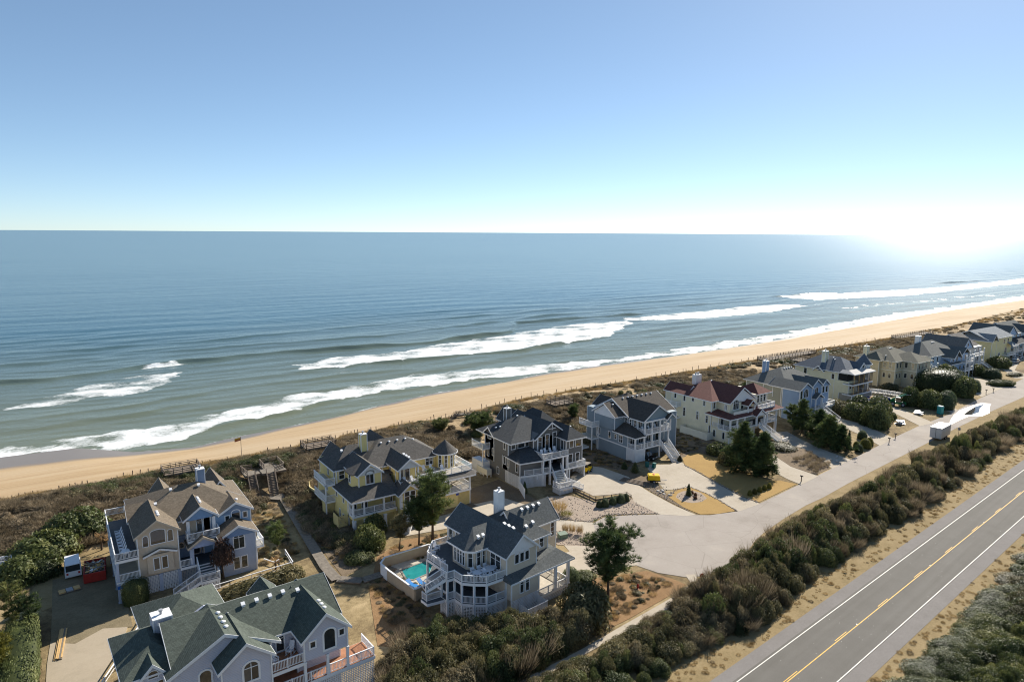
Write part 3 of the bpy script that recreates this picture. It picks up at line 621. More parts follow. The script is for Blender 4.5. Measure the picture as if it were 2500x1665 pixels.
h.faces([[(-3.4, 6.9, 10.4), (.9, 9.4, 7.95), (.9, 12.4, 7.95), (-3, 8, 10.4)]])
h.deck([(-8, 0), (-4.65, 0), (-4.65, 3), (-8, 3)], 5.66); h.rail([(-8, .08), (-4.7, .08)], 5.66)
h.win('F', 3, -6.1, 5.9, .75, 2.0, 1, 2, 0, .14); h.win('F', 3, -7.6, 7.2, .6, .5, tw=.12)
h.poly([(-8, 0), (-8, 3), (-8.05, 3), (-8.05, 0)], 2, 8)
h.poly([(-8, .4), (-4.65, .4), (-4.65, 2.2), (-8, 2.2)], 0, 2.9)
h.deck([(-8, 0), (3.1, 0), (3.1, 3.2), (-8, 3.2)], 3.25); h.rail([(-8, .08), (0, .08), (3.0, .1), (3.0, 3.1)], 3.25)
for x in (-4.6, -2.2, 0): h.col(x, .1, 3.25, 5.55, .26)
h.lat((-8, .15), (3, .15), .1, 2.9)
h.blk(-12.6, -7.95, 0, 6, 0, 8.05, g='y', zr=10.05); fB = h.gable(-12.6, -7.95, 0, 6, 8.05, 10.05, 'y')
h.win('F', 0, -9.9, 5.9, 1.35, 1.9, 2, 2, .55, .2)
h.blk(-16.6, -7.3, 2, 9, 0, 7.9, g='y', zr=10.4); fC = h.gable(-16.6, -6.8, 2, 8, 7.85, 10.55, 'y')
h.win('F', 2, -13.6, 5.6, 1.0, 1.7, 1, 1, .4, .18); h.win('F', 2, -14.9, 5.2, .9, .6, 2, 1); h.win('F', 2, -13.2, 4.6, .9, .7)
fD = h.hip(-20, -14.6, 3.8, 12, 7.9, 9.5, 'y'); h.blk(-19.8, -14.8, 3.9, 12, 0, 7.9)
h.gable(-18.7, -16.9, 3.3, 6.2, 7.9, 9.0, 'y', .2, .1); h.blk(-18.7, -16.9, 3.4, 6, 5, 7.9, g='y', zr=8.9)
for x in (-18.4, -17.8, -17.2): h.win('F', 3.4, x, 5.4, .42, 1.7, tw=.07)
h.win('F', 3.4, -17.8, 7.55, .8, .7, 1, 1, .3, .08); h.win('F', 3.9, -15.9, 5.4, .7, 1.8)
h.hip(-17, -9.2, 10, 18.6, 7.2, 9.4, 'y'); h.blk(-16.8, -9.4, 10.2, 18.4, 0, 7.2)
h.gable(-5.6, -3, 9, 14.8, 6.9, 8.3, 'y'); h.blk(-5.5, -3.1, 9, 14.6, 0, 6.9)
h.chim(-15.9, 9.2, 7, 10.55, 1.7, 1.7)
h.vents(fM, [(-8.6, 6.6), (-7.2, 6.6), (-5.8, 6.6), (-4.4, 6.6), (-2.9, 6.3)]); h.vents(fC, [(-11.2, 6.2), (-11.2, 5.2), (-11.2, 4.2), (-11.2, 3.2)], True); h.vents(fA, [(-1.9, 2.9), (-1.9, 2.1), (-1.9, 1.3)], True)

# ---- taupe and blue house
TAUPE = m_siding('taupe_siding', (.40, .325, .24)); BLUE = m_siding('dusty_blue_siding', (.15, .20, .28)); BLUEL = m_siding('grey_blue_siding', (.26, .295, .365)); BRN = m_shingle('brown_shingles', (.135, .11, .082))
h = House('taupe_blue_house', 'taupe and dusty blue house under a brown roof, beside the red rubbish skip', 7.1, 98.6, 0, BLUE, BRN)
h.blk(0, 4.95, 0, 7, 2.45, 8.4, TAUPE, 'y', 10.1); fA = h.gable(0, 4.95, 0, 8, 8.4, 10.25, 'y', trim=TAUPE)
h.win('F', 0, 2.5, 6.85, 1.75, 1.95, 1, 1, .3, .1); h.win('F', 0, .98, 6.75, .62, 1.45, 1, 1, .3, .09); h.win('F', 0, 4.02, 6.85, .62, 1.6, 1, 1, .3, .09)
h.win('F', -.3, 2.1, 3.3, .62, 1.6); h.win('F', -.3, 3.1, 3.3, .62, 1.6); h.poly([(1.0, -.3), (4.2, -.3), (4.2, 0), (1.0, 0)], 2.8, 5.4, TAUPE)
h.faces([[(.5, -.55, 5.45), (2.6, -.55, 6.2), (2.6, .1, 6.2), (.5, .1, 5.45)], [(2.6, -.55, 6.2), (4.7, -.55, 5.45), (4.7, .1, 5.45), (2.6, .1, 6.2)]], fascia=[((.5, -.55, 5.5), (2.6, -.55, 6.25)), ((2.6, -.55, 6.25), (4.7, -.55, 5.5))])
h.blk(.2, 10.2, 1.2, 14, 0, 2.5, BLUEL); h.lat((.5, -.05), (2.3, -.05), 0, 2.35); h.lat((2.75, -.05), (4.6, -.05), 0, 2.35)
for x in (.3, 2.5, 4.85, 7.2): h.col(x, -.02, 0, 2.45, .42, BLUEL)
h.blk(.1, 15, 3, 15, 2.5, 8.0, TAUPE); h.blk(4.9, 10.3, 2.6, 8, 2.5, 6.0, BLUE); h.lat((5.1, 1.0), (7.2, 1.0), 0, 2.3)
# left decks
for z, hgt in ((5.95, 1.0), (3.0, 1.0)): h.deck([(-2.75, -.85), (0, -.85), (0, 14), (-2.75, 14)], z, DECKG if z > 5 else DECKP)
h.rail([(0, -.8), (-2.7, -.8), (-2.7, 14)], 5.95); h.rail([(0, -.8), (-2.7, -.8), (-2.7, 9)], 3.0); h.rail([(-2.7, 14), (-2.7, 15.6), (0, 15.6)], 6.3)
for y in (-.75, 3.5, 8, 12.5): h.col(-2.55, y, 0, 2.8, .34, BLUEL); h.col(-2.55, y, 3.0, 5.6, .34, BLUEL)
h.lat((-2.5, -.9), (-.3, -.9), 1.5, 2.6)
sg = MB(); sg.box(-.42, .42, -.05, 0, 0, .42); h.put(sg, 'address_board', m_plain('blue_sign', (.02, .12, .42), .5, .05)).location = (-2.3, -1.03, 2.1)
# entry porch
h.deck([(5, -.6), (10.2, -.6), (10.2, 2.6), (5, 2.6)], 2.75, DECKG); fE = h.gable(6.3, 9.8, -.5, 2.6, 5.3, 6.55, 'y', .3, .2, trim=TAUPE)
h.blk(6.3, 9.8, -.4, -.2, 5.0, 5.3, m_siding('porch_gable_blue', (.25, .30, .42)), 'y', 6.45, False)
for x in (6.5, 9.6): h.col(x, -.3, 2.75, 5.1, .5, BLUEL)
h.win('F', 2.6, 7.6, 2.95, .75, 2.0, trim=TAUPE); h.win('F', 2.6, 8.7, 2.95, .75, 2.0, trim=TAUPE); h.win('F', 2.6, 5.6, 4.3, .6, .7, 1, 1, .3, .12, trim=TAUPE); h.win('F', 2.6, 10.0, 4.4, .5, .7, 1, 1, .3, .12)
h.rail([(5, -.5), (6.4, -.5)], 2.75); h.stairs((8.05, -2.6, 1.6), (8.05, -.6, 2.75), 2.0, 5, tread=DECKG)
h.deck([(6.9, -4.0), (9.3, -4.0), (9.3, -2.6), (6.9, -2.6)], 1.6, DECKG); h.stairs((3.6, -3.3, 0), (6.9, -3.3, 1.6), 1.3, 8, tread=DECKG); h.rail([(6.9, -4), (9.3, -4), (9.3, -2.6)], 1.6)
for x in (7, 9.2): h.col(x, -3.9, 0, 1.5, .16)
h.lat((7.2, -3.95), (9.1, -3.95), 0, 1.3)
# balcony tower
h.blk(6.8, 9.6, 2.4, 9, 6.0, 8.6, TAUPE); fT = h.gable(6.2, 10.2, 1.3, 10, 8.7, 10.3, 'y', .35, .1); h.blk(6.25, 10.15, 1.35, 1.5, 8.45, 8.7, m_siding('tower_gable_blue', (.12, .2, .32)), 'y', 10.2, False)
for x in (6.5, 9.9): h.col(x, 1.6, 6.0, 8.6, .42)
h.win('F', 2.4, 8.2, 6.15, .8, 1.6); h.win('F', 2.4, 8.2, 7.85, .85, .5, 1, 1, .25)
h.deck([(6.2, .2), (10.4, .2), (10.4, 2.6), (6.2, 2.6)], 6.0, DECKG); h.rail([(6.2, 1.6), (6.2, .25), (10.35, .25), (10.35, 2)], 6.0)
# right wings
h.blk(10.3, 14.9, -1.2, 5, 0, 6.0, BLUEL, 'y', 7.3); fR = h.gable(10.3, 14.9, -1.2, 5, 6.0, 7.4, 'y', .45, .3)
h.blk(10.25, 14.95, -1.26, -1.2, 5.75, 6.0, m_siding('gable_blue', (.13, .2, .32)), 'y', 7.0, False)
h.win('F', -1.2, 12.6, 3.9, 1.4, 2.2, 2, 2, .6, .14); h.win('F', -1.2, 12.15, .85, .75, 1.7); h.win('F', -1.2, 13.2, .85, .75, 1.7)
h.blk(8.5, 15.2, 2.4, 13, 2, 8.2, m_siding('steel_blue_siding', (.20, .30, .42)), None); h.blk(11, 15.2, 2.35, 5, 7.8, 8.2, BLUE, 'y', 9.4, False); fS = h.gable(11, 15.2, 2.3, 7, 8.2, 9.6, 'y')
h.win('F', 2.38, 13.1, 6.5, 1.1, 1.75, 1, 1, .35, .13); h.win('F', 2.38, 11.9, 6.8, .5, .8, tw=.13); h.win('F', 2.38, 14.4, 6.9, .5, .8, tw=.13)
fH = h.hip(0.3, 15.2, 3.2, 15.5, 8.15, 11.3, 'x'); h.gable(3.6, 6.4, 10, 17.2, 8.2, 10.2, 'y'); h.gable(11.2, 14.2, 11, 17.8, 8.2, 10.2, 'y'); h.gable(-.2, 4, 6.5, 11, 8.3, 9.9, 'x'); h.blk(.1, 15, 14, 16.6, 0, 8)
h.chim(9.9, 10.2, 9, 13.0, 1.1, 1.1, BLUE)
h.vents(fA, [(2.9, 3.4), (2.9, 2.7), (2.9, 2.0)], True); h.vents(fT, [(8.5, 5.4), (8.5, 4.7), (8.5, 4.0), (8.5, 3.3)], True); h.vents(fH, [(5.5, 8.6), (9.3, 8.4), (2.2, 6.2), (3.2, 6.8)]); h.vents(fS, [(13.5, 3.4)], True)
h.lat((15.3, 0), (15.3, 2.6), 0.2, 3.0); h.deck([(14.95, -.4), (16.2, -.4), (16.2, 3), (14.95, 3)], 3.2); h.rail([(14.95, -.4), (16.15, -.4), (16.15, 3)], 3.2)

# ---- yellow house
YEL = m_siding('pale_yellow_siding', (.52, .415, .17)); CHAR = m_shingle('weathered_charcoal_shingles', (.088, .082, .075)); YTRIM = m_plain('yellow_lattice', (.62, .5, .22), .6, .1)
h = House('yellow_turret_house', 'pale yellow house with a round corner turret and deep white porches behind pine trees', 38.07, 100.52, 0, YEL, CHAR)
h.blk(0, 12.5, 2.0, 17, 0, 5.4); h.blk(.45, 12, 8.4, 17, 5.3, 8.3); h.blk(8, 19.5, 6.2, 17, 0, 8.3)
h.blk(0, 7.7, .02, 2.0, 2.2, 2.9); h.blk(-.02, .2, 1.5, 2.2, 2.9, 5.3)
h.deck([(0, 0), (7.6, 0), (7.6, 2), (0, 2)], 3.02, DECKG)
for x in (.08, 1.95, 5.45): h.col(x, .1, 3.0, 5.4, .26)
h.rail([(.05, 1.6), (.05, .08), (7.45, .08)], 3.02)
for a, b in ((.4, 1.8), (2.3, 5.3), (5.8, 7.7)): h.lat((a, .05), (b, .05), 0, 2.2, .22, .09, YTRIM)
for x in (.15, 2.05, 5.55): h.col(x, 0, 0, 2.2, .5)
h.win('F', 2.0, 1.0, 3.4, .7, 1.6); h.win('F', 2.0, 6.4, 4.6, .6, .6); h.win('F', 2.0, 2.8, 3.1, .9, 2.0); h.win('R', 7.3, 1.2, 3.6, .6, 1.4)
# lower porch roof with left hip
A = (-.35, -.38, 5.45); B = (3.9, 4.2, 7.45)
h.faces([[A, (8.2, -.38, 5.45), (8.2, 4.2, 7.45), B], [(-.35, 8.6, 5.5), A, B, (3.9, 8.6, 7.45)], [B, (9.2, 4.2, 7.45), (9.2, 8.6, 7.45), (3.9, 8.6, 7.45)]], fascia=[(A, (7.4, -.38, 5.45)), ((-.38, 8.6, 5.5), A)])
for y, z in ((4.2, 4.0), (7.4, 4.1), (12.2, 3.6), (6.0, 1.0), (4.4, .6)): h.win('L', 0, y, z, .55, 1.25)
h.win('L', .45, 9.5, 6.2, .6, 1.9); h.win('L', .45, 12.6, 6.3, .6, 1.8); h.win('F', 8.4, 1.35, 6.6, .9, 1.5, 1, 2)
# dormer with bay
h.blk(2.2, 6.2, 2.7, 8.6, 6.0, 8.8, g='y', zr=10.3); fD = h.gable(2.2, 6.2, 2.7, 10, 8.8, 10.45, 'y'); h.blk(2.16, 6.24, 2.64, 2.7, 8.55, 8.8, m_siding('pale_grey_gable', (.45, .46, .45)), 'y', 10.0, False)
h.win('F', 2.7, 4.15, 6.95, 1.3, 2.2, 2, 2, .35, .16); h.poly([(1.5, 4.4), (2.2, 3.6), (2.2, 6.4), (1.5, 5.6)], 6.4, 8.7)
h.win('L', 1.5, 5.0, 7.0, .7, 1.4, 1, 2); h.faces([[(1.1, 3.5, 8.75), (2.3, 3.0, 8.8), (3.6, 5, 10.1)], [(1.1, 6.6, 8.75), (1.1, 3.5, 8.75), (3.6, 5, 10.1)]])
# balcony tower
h.blk(9.1, 12.9, 3.2, 10, 3, 8.7); fT = h.gable(9.1, 12.9, 1.7, 11, 8.75, 10.3, 'y'); h.blk(9.12, 12.88, 1.75, 1.9, 8.5, 8.75, m_siding('gable_grey_b', (.42, .45, .47)), 'y', 10.2, False)
h.blk(9.1, 12.9, 1.5, 3.2, 3, 5.55); h.poly([(9.1, 1.75), (9.3, 1.75), (9.3, 3.2), (9.1, 3.2)], 5.5, 8.7)
h.col(9.25, 1.85, 5.6, 8.6, .3); h.col(12.75, 1.85, 5.6, 8.6, .26)
h.win('F', 3.2, 10.1, 5.85, .8, 2.1); h.win('F', 3.2, 11.3, 5.85, .8, 2.1); h.win('L', 9.1, 5.4, 6.4, .55, 1.9)
h.deck([(8.8, .7), (12.9, .7), (12.9, 3.2), (8.8, 3.2)], 5.75); h.rail([(9.0, 1.9), (8.85, .75), (12.85, .75)], 5.75, .95)
# entry
h.blk(7.8, 11.4, -1.2, 2.2, 2.95, 5.4, g='y', zr=6.9); h.gable(7.8, 11.4, -1.25, 2.2, 5.4, 7.0, 'y', .35, .25); h.poly([(7.9, -1.1), (11.3, -1.1), (11.3, 2), (7.9, 2)], 0, 2.9, YTRIM)
h.win('F', -1.2, 9.1, 3.05, .8, 2.6, 1, 2, 0, .13); h.win('F', -1.2, 10.2, 3.05, .8, 2.6, 1, 2, 0, .13); h.col(8.0, -1.3, 2.9, 5.3, .3); h.col(11.2, -1.3, 2.9, 5.3, .3)
h.stairs((7.0, -4.4, 0), (9.6, -1.9, 2.6), 1.6, 10)
# right deck over porch
h.deck([(12.9, 1.2), (23.4, 1.2), (23.4, 9), (19.5, 13), (12.9, 9)], 6.1, DECKP); h.rail([(12.9, 1.25), (23.3, 1.25), (23.3, 9), (19.6, 12.9)], 6.1)
h.deck([(11.4, 0), (22.4, 0), (22.4, 9), (11.4, 9)], 3.1); h.rail([(12, .08), (22.3, .08), (22.3, 9)], 3.1)
h.faces([[(11.6, -.5, 5.7), (23.2, -.5, 5.7), (23.4, 1.2, 6.0), (11.6, 1.2, 6.0)], [(23.2, -.5, 5.7), (24.2, 1, 5.7), (24.2, 9.4, 5.7), (23.4, 9.4, 6.0), (23.4, 1.2, 6.0)]], fascia=[((11.6, -.5, 5.7), (23.2, -.5, 5.7))])
for x, y in ((14, .12), (18, .12), (22.2, .12), (22.2, 4.5), (22.2, 8.7)): h.col(x, y, 3.1, 5.6, .26)
h.blk(11.5, 22.4, .4, 9, 0, 2.95); h.lat((20, .34), (22.1, .34), .1, 2.7, .22, .09, YTRIM)
for x in (14, 19.7): h.win('F', 6.2, x-.8, 3.3, .8, 1.9)
h.win('F', 6.2, 16.8, 6.7, .62, 1.5, 1, 2); h.win('F', 6.2, 17.55, 6.7, .62, 1.5, 1, 2)
# turret
mb = MB(); mb.lathe([(1.75, 6.05), (1.75, 9.0)], 20, 0, (20.2, 5.6)); h.put(mb, 'turret_wall', YEL)
for k in range(6):
    an = R(-150+k*36); x, y = 20.2+1.76*math.cos(an), 5.6+1.76*math.sin(an); h.win(an+R(90), (x, y), 0, 6.35, .5, 2.3, 1, 3, 0, .1)
h.cone(20.2, 5.6, 2.35, 8.95, 11.1, 24)
f1 = h.hip(.2, 12.5, 8.5, 15.6, 8.3, 11.2, 'x'); f2 = h.hip(4.5, 19.5, 6.2, 16.6, 8.3, 11.5, 'x'); h.gable(9.5, 13.5, 12, 19.6, 8.3, 11.0, 'y'); h.blk(9.5, 13.5, 16, 19.4, 0, 8.3); h.gable(1.2, 4.6, 12, 17.6, 8.2, 10.6, 'y'); h.blk(1.2, 4.6, 14, 17.4, 0, 8.2)
h.chim(6.4, 10.9, 10, 13.2, 1.15, 1.0)
h.vents(f2, [(9.6, 10.4), (11.2, 10.4), (12.8, 10.4), (14.4, 10.4), (16, 10.4)], True); h.vents(fT, [(11.4, 2.6), (11.4, 3.6), (11.4, 4.6)]); h.vents(f1, [(2.6, 11.5)])
h.deck([(-1.7, 8.2), (0, 8.2), (0, 14), (-1.7, 14)], 6.1); h.rail([(0, 8.25), (-1.65, 8.25), (-1.65, 14)], 6.1); h.deck([(-1.7, 8.2), (0, 8.2), (0, 14), (-1.7, 14)], 3.1); h.rail([(0, 8.25), (-1.65, 8.25), (-1.65, 14)], 3.1); h.col(-1.6, 8.3, 3.1, 6, .2); h.col(-1.6, 8.3, 0, 3.1, .2)

yw = thing('terrace_wall', 'low yellow wall round a terrace behind the yellow house', 'wall', (38.07, 100.52, 0)); YST = m_plain('yellow_stucco', (.68, .56, .27), .8, .06); q = [(.2, 14.6), (-.5, 20.6), (.3, 23.4), (1.9, 24.7), (6, 24.8)]
for a, b in zip(q, q[1:]): mb = MB(); mb.beam((*a, .8), (*b, .8), .2, 1.6); mb.build('wall_panel', YST, yw)
mb = MB(); mb.prism([(.3, 14.6), (-.4, 20.6), (.4, 23.3), (2, 24.6), (6, 24.7), (6, 16)], .05, .35); mb.build('terrace_floor', DECKP, yw)
# ---- beige house with pool
BEI = m_siding('beige_siding', (.43, .365, .28)); SLATE = m_shingle('slate_grey_shingles', (.082, .088, .088), .75, 1.5); BATT = m_batten('white_batten', (.72, .73, .75))
h = House('pool_house', 'beige house with octagonal sun room, wraparound white deck and walled swimming pool', 45.65, 65.96, 5.9, BEI, SLATE, deck=DECKG)
h.blk(0, 5.13, 1, 14, 0, 8.1, g='y', zr=10.3); fM = h.gable(0, 5.13, 1, 14, 8.1, 10.4, 'y', .38, .4)
h.blk(.03, 5.1, .94, 1.0, 8.0, 8.1, BATT, 'y', 10.2, False)
for a, hh in ((1.72, 1.2), (2.6, 1.2), (3.48, 1.2)): h.win('F', 1, a, 6.55, .62, hh, 1, 1, 0, .11)
for a, r_ in ((1.72, .28), (2.6, .36), (3.48, .28)): h.win('F', 1, a, 7.98, r_*2, .36 if r_ > .3 else .3, 1, 1, .28, .07)
h.win('L', 0, 2.7, 5.35, .9, 2.1, 1, 2); h.win('L', 0, 3.75, 5.35, .9, 2.1, 1, 2)
# front ground floor and porch roof
h.blk(0, 4.76, 0, 1.2, 2.25, 4.8); h.lat((.05, -.03), (4.7, -.03), 0, 2.2); h.col(.02, .02, 0, 4.7, .14, cap=False)
h.win('F', 0, 1.75, 2.9, .55, 1.7, 1, 2); h.win('F', 0, 2.7, 2.9, .55, 1.7, 1, 2)
h.faces([[(-.32, -.32, 4.82), (11.2, -.32, 4.82), (9.6, 1.7, 5.95), (5.2, 1.05, 5.55), (-.1, 1.05, 5.5)], [(11.2, -.32, 4.82), (11.2, 6, 4.82), (9.6, 4.6, 5.95), (9.6, 1.7, 5.95)], [(5.13, 1.0, 5.55), (9.6, 1.7, 5.95), (9.6, 4.6, 5.95), (5.13, 4.6, 5.95)], [(-.5, 2.2, 4.95), (-.32, -.32, 4.82), (-.1, 1.05, 5.5)]], fascia=[((-.32, -.32, 4.82), (11.2, -.32, 4.82)), ((11.2, -.32, 4.82), (11.2, 6, 4.82))])
h.deck([(4.76, 0), (10.4, 0), (10.4, 5), (4.76, 5)], 1.15, DECKP); h.lat((4.8, .02), (10.4, .02), 0, 1.0); h.lat((10.4, 0), (10.4, 5), 0, 1.0)
h.rail([(4.8, .1), (10.3, .1), (10.3, 5)], 1.15, .9)
for x, y in ((7.9, .1), (10.3, .1), (10.3, 4.9)): h.col(x, y, 1.15, 4.7, .34)
h.blk(4.9, 9.6, 5, 12, 0, 5.4); h.win('F', 5, 7, 1.3, 1.0, 2.0)
# middle and right blocks
h.blk(4.9, 8.85, 2.75, 10, 4.5, 8.0); fK = h.hip(4.2, 8.85, 2.75, 11.6, 8.0, 9.9, 'y'); h.win('F', 2.75, 7.7, 6.3, .7, 1.4, 1, 2)
h.blk(8.8, 13.8, 6.2, 10.6, 0, 7.8, g='x', zr=9.9); fR = h.gable(6, 13.8, 6.2, 10.6, 7.8, 10.1, 'x'); h.win('F', 6.2, 13.1, 5.1, .62, 2.0, 1, 3); h.win('F', 6.2, 9.8, 5.2, .6, 1.6)
h.chim(6.6, 10.6, 8.5, 12.3, 1.0, 1.0, WHITE)
h.win('L', 0, 13.3, 6.2, .7, 1.4); h.win('L', 0, 11.7, 6.2, .7, 1.4)
# octagonal bay
bay = [(0.05, 9.2), (-2.75, 9.0), (-2.75, 6.0), (-2.0, 5.1), (.05, 4.95)]
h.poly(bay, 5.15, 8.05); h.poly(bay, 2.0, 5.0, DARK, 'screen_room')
er = [(0.2, 10), (-3.3, 9.6), (-3.35, 5.6), (-2.35, 4.55), (0.2, 4.4)]
ap0, ap1 = (-.6, 7.4, 9.95), (2.6, 7.4, 9.95); E3 = [(x, y, 8.08) for x, y in er]
h.faces([[E3[1], E3[2], ap0], [E3[2], E3[3], ap0], [E3[3], E3[4], (2.6, 4.4, 8.08), ap1, ap0], [E3[0], E3[1], ap0, ap1]], fascia=[(E3[1], E3[2]), (E3[2], E3[3]), (E3[3], E3[4])])
for y in (6.5, 7.1, 7.7, 8.4): h.win('L', -2.75, y, 5.6, .38, 1.9, 1, 2, 0, .09)
h.win(math.atan2(5.1-6.0, -2.0+2.75), (-2.375, 5.55), 0, 5.55, .55, 1.9, 1, 2, 0, .1); h.win(0, (-1.4, 5.05), 0, 5.55, .55, 1.95, 1, 2, 0, .1); h.win(0, (-.5, 5.0), 0, 5.55, .55, 1.95, 1, 2, 0, .1)
# decks
D1 = [(0, 1.2), (-2.9, 1.45), (-4.1, 2.5), (-5.15, 3.7), (-5.15, 5.3), (-6.2, 5.45), (-6.2, 6.7), (-5.05, 7.0), (-5.0, 11.8), (-2.6, 14.2), (0, 14.1), (0, 1.2)]
h.deck(D1[:-1], 5.15); h.rail([(0, 1.25)]+[(x+.04, y+.04) for x, y in D1[1:7]], 5.15); h.rail([(-5.0, 7.0), (-4.95, 11.8), (-2.6, 14.1), (0, 14.0)], 5.15)
h.deck(D1[:-1], 2.3); h.rail([(0, 1.25)]+[(x+.04, y+.04) for x, y in D1[1:6]], 2.3); h.rail([(-6.2, 6.7), (-8.3, 7.0), (-8.3, 8.0)], 2.2)
h.deck([(-6.2, 6.0), (-8.5, 6.5), (-8.5, 8.0), (-6.2, 7.4)], 2.2); h.stairs((-8.6, 7.0, 3.9), (-6.0, 6.2, 5.15), 1.2, 6)
for a, b in zip(D1[:6], D1[1:7]): h.lat(a, b, 0, 2.0)
for x, y in D1[1:9]: h.col(x+.08, y+.08, 2.3, 5.0, .24, cap=False); h.col(x+.08, y+.08, 0, 2.2, .24, cap=False)
h.vents(fR, [(8.6, 7.9), (9.7, 7.9), (10.8, 7.9), (11.9, 7.9)]); h.vents(fK, [(7.4, 4.2), (6.0, 4.0)]); h.vents(fM, [(3.0, 3.2), (3.0, 4.1), (3.0, 5.0)]); 
h.vents(lambda x, y: 9.1, [(-.9, 5.75), (-.1, 5.75)])
# lattice bin enclosure
tb = House('bin_enclosure', 'white lattice bin enclosure against the beige pool house, open at the top', 45.65, 65.96, 5.9, WHITE, SLATE, group='bin enclosures'); tb.r['category'] = 'enclosure'
for a, b in (((1.2, -1.9), (4.5, -1.9)), ((1.2, -1.9), (1.2, -.1)), ((4.5, -1.9), (4.5, -.1))): tb.lat(a, b, .05, 1.55, .2, .09)
tb.rail([(1.2, -1.9), (4.5, -1.9)], .55, 1.0, 9)

# ---- pool wall
PW = m_plain('beige_stucco', (.46, .37, .26), .8, .08); POOLT = NT('pool_water'); f = POOLT.noise(.8, 3); POOLT.bump(POOLT.noise(2.5, 3), .25, .05); POOL = POOLT.done(POOLT.ramp(f, [(.3, (.015, .20, .21)), (.7, (.035, .29, .29))]), .06, .5)
pr = thing('pool_wall', 'low beige stucco wall with white cap round the swimming pool', 'wall', (45.65, 65.96, 0), R(5.9))
pts = [(-8.6, 8.2), (-7.35, 11.3), (-7.4, 18.2), (-7.25, 20.6), (-5.9, 21.8), (1.5, 21.2), (2, 15)]
pts[0] = (-5.2, 11.4)
for a, b in zip(pts, pts[1:]):
    mb = MB(); mb.beam((*a, .85), (*b, .85), .18, 1.7); mb.build('wall_panel', PW, pr); mb = MB(); mb.beam((*a, 1.74), (*b, 1.74), .26, .1); mb.build('wall_cap', WHITE, pr)
mb = MB(); mb.beam((-7.42, 18.4, .85), (-7.33, 20.3, .85), .22, 1.66); mb.build('gate', WHITE, pr)
po = thing('swimming_pool', 'turquoise swimming pool behind the beige wall of the nearest beige house', 'pool', (45.65, 65.96, 0), R(5.9))
mb = MB(); mb.prism([(-7.3, 11.5), (-7.3, 20.5), (-5.9, 21.7), (1.5, 21.1), (1, 10), (-5, 11)], .02, .2); mb.build('pool_surround', DECKP, po)
mb = MB(); mb.prism([(-4.6, 19.5), (1, 19.5), (1, 15), (-1.9, 16.1), (-4.6, 15.95), (-5.4, 16.7)], .2, .215); mb.build('water', POOL, po)
mb = MB(); q = [(-4.6, 19.5), (1, 19.5), (1, 15), (-1.9, 16.1), (-4.6, 15.95), (-5.4, 16.7), (-4.6, 19.5)]
for a, b in zip(q, q[1:]): mb.beam((*a, .23), (*b, .23), .25, .07)
mb.build('coping', m_plain('grey_coping', (.26, .24, .21), .8), po)
# ---- charcoal house
CHG = m_siding('charcoal_siding', (.098, .096, .092)); BLK = m_shingle('black_shingles', (.055, .058, .06), .7, 1.5)
h = House('charcoal_house', 'charcoal grey house with white balcony over a broad white front staircase', 71.96, 106.4, 0, CHG, BLK)
h.blk(0, 6, -1.0, 7.4, 0, 8.2); h.blk(0, 5.2, -5, 1, 2.5, 5.3); h.blk(6, 13, -2.5, 9, 0, 8.6); h.blk(5, 13, -2.5, 8, 2.5, 8.6, None, 'y', 11.2); fG = h.gable(5.4, 13, -2.6, 8.5, 8.6, 11.45, 'y', .4, .5)
h.lat((0, 0), (0, -4.95), 0, 2.4); h.lat((.3, -5.0), (3.6, -5.6), 0, 2.3); h.lat((3.6, -5.6), (5.2, -6.4), 0, 2.3)
h.poly([(0, -4.95), (.35, -4.95), (.35, -4.6), (0, -4.6)], 0, 5.2, WHITE, 'corner_post')
h.deck([(.3, -5.05), (4.9, -6.0), (8.4, -6.4), (8.4, -2.5), (.3, -2.5)], 2.6, DECKG); h.rail([(1, -5.1), (4.9, -5.95), (6.3, -6.3)], 2.6)
for x, y in ((4.9, -5.9), (6.4, -6.2), (9.6, -6.2), (10.6, -6.2)): h.col(x, y, 2.6, 5.2, .3); h.col(x, y, 0, 2.5, .34)
h.poly([(.1, -3.0), (5, -3.0), (5, -1), (.1, -1)], 2.6, 5.2)
for a in (1.6, 2.7, 3.8): h.win('F', -3.0, a, 2.75, .8, 1.9)
h.win('F', -2.5, 5.8, 3.2, .6, 1.2); h.win('F', -2.5, 7.4, 2.75, .9, 2.0); h.win('F', -2.5, 9.4, 2.9, .9, 1.7)
A = (-.35, -5.35, 5.25); 
h.faces([[A, (5.2, -6.1, 5.2), (5.4, -2.4, 6.7), (2.4, -1.4, 6.7)], [(-.35, -.7, 5.45), A, (2.4, -1.4, 6.7)]], fascia=[(A, (5.2, -6.1, 5.2)), ((-.35, -.7, 5.45), A)])
h.win('F', -1.0, 1.2, 6.75, .9, 1.2); h.win('F', -1.0, 3.1, 6.75, 1.5, 1.2); h.win('F', -1.0, 4.6, 6.75, .7, 1.2)
for y, z, w_, q in ((.3, 6.6, .7, 1.3), (4.4, 4.2, .6, 1.4), (6.3, 3.6, .6, 1.6), (6.3, 1.0, .6, .8), (2.6, .9, .6, 1.3), (.2, 3.6, .6, 1.5), (-1.0, 3.3, .6, 1.6), (-4.0, 3.2, .7, 1.6)): h.win('L', 0, y, z, w_, q)
h.blk(0, 3, 4.1, 7.5, 3.0, 8.3, g='x', zr=9.7); fL = h.gable(-.1, 5, 4.0, 7.6, 8.3, 9.9, 'x'); h.win('L', 0, 5.8, 7.4, 1.1, .9, 1, 1, .35)
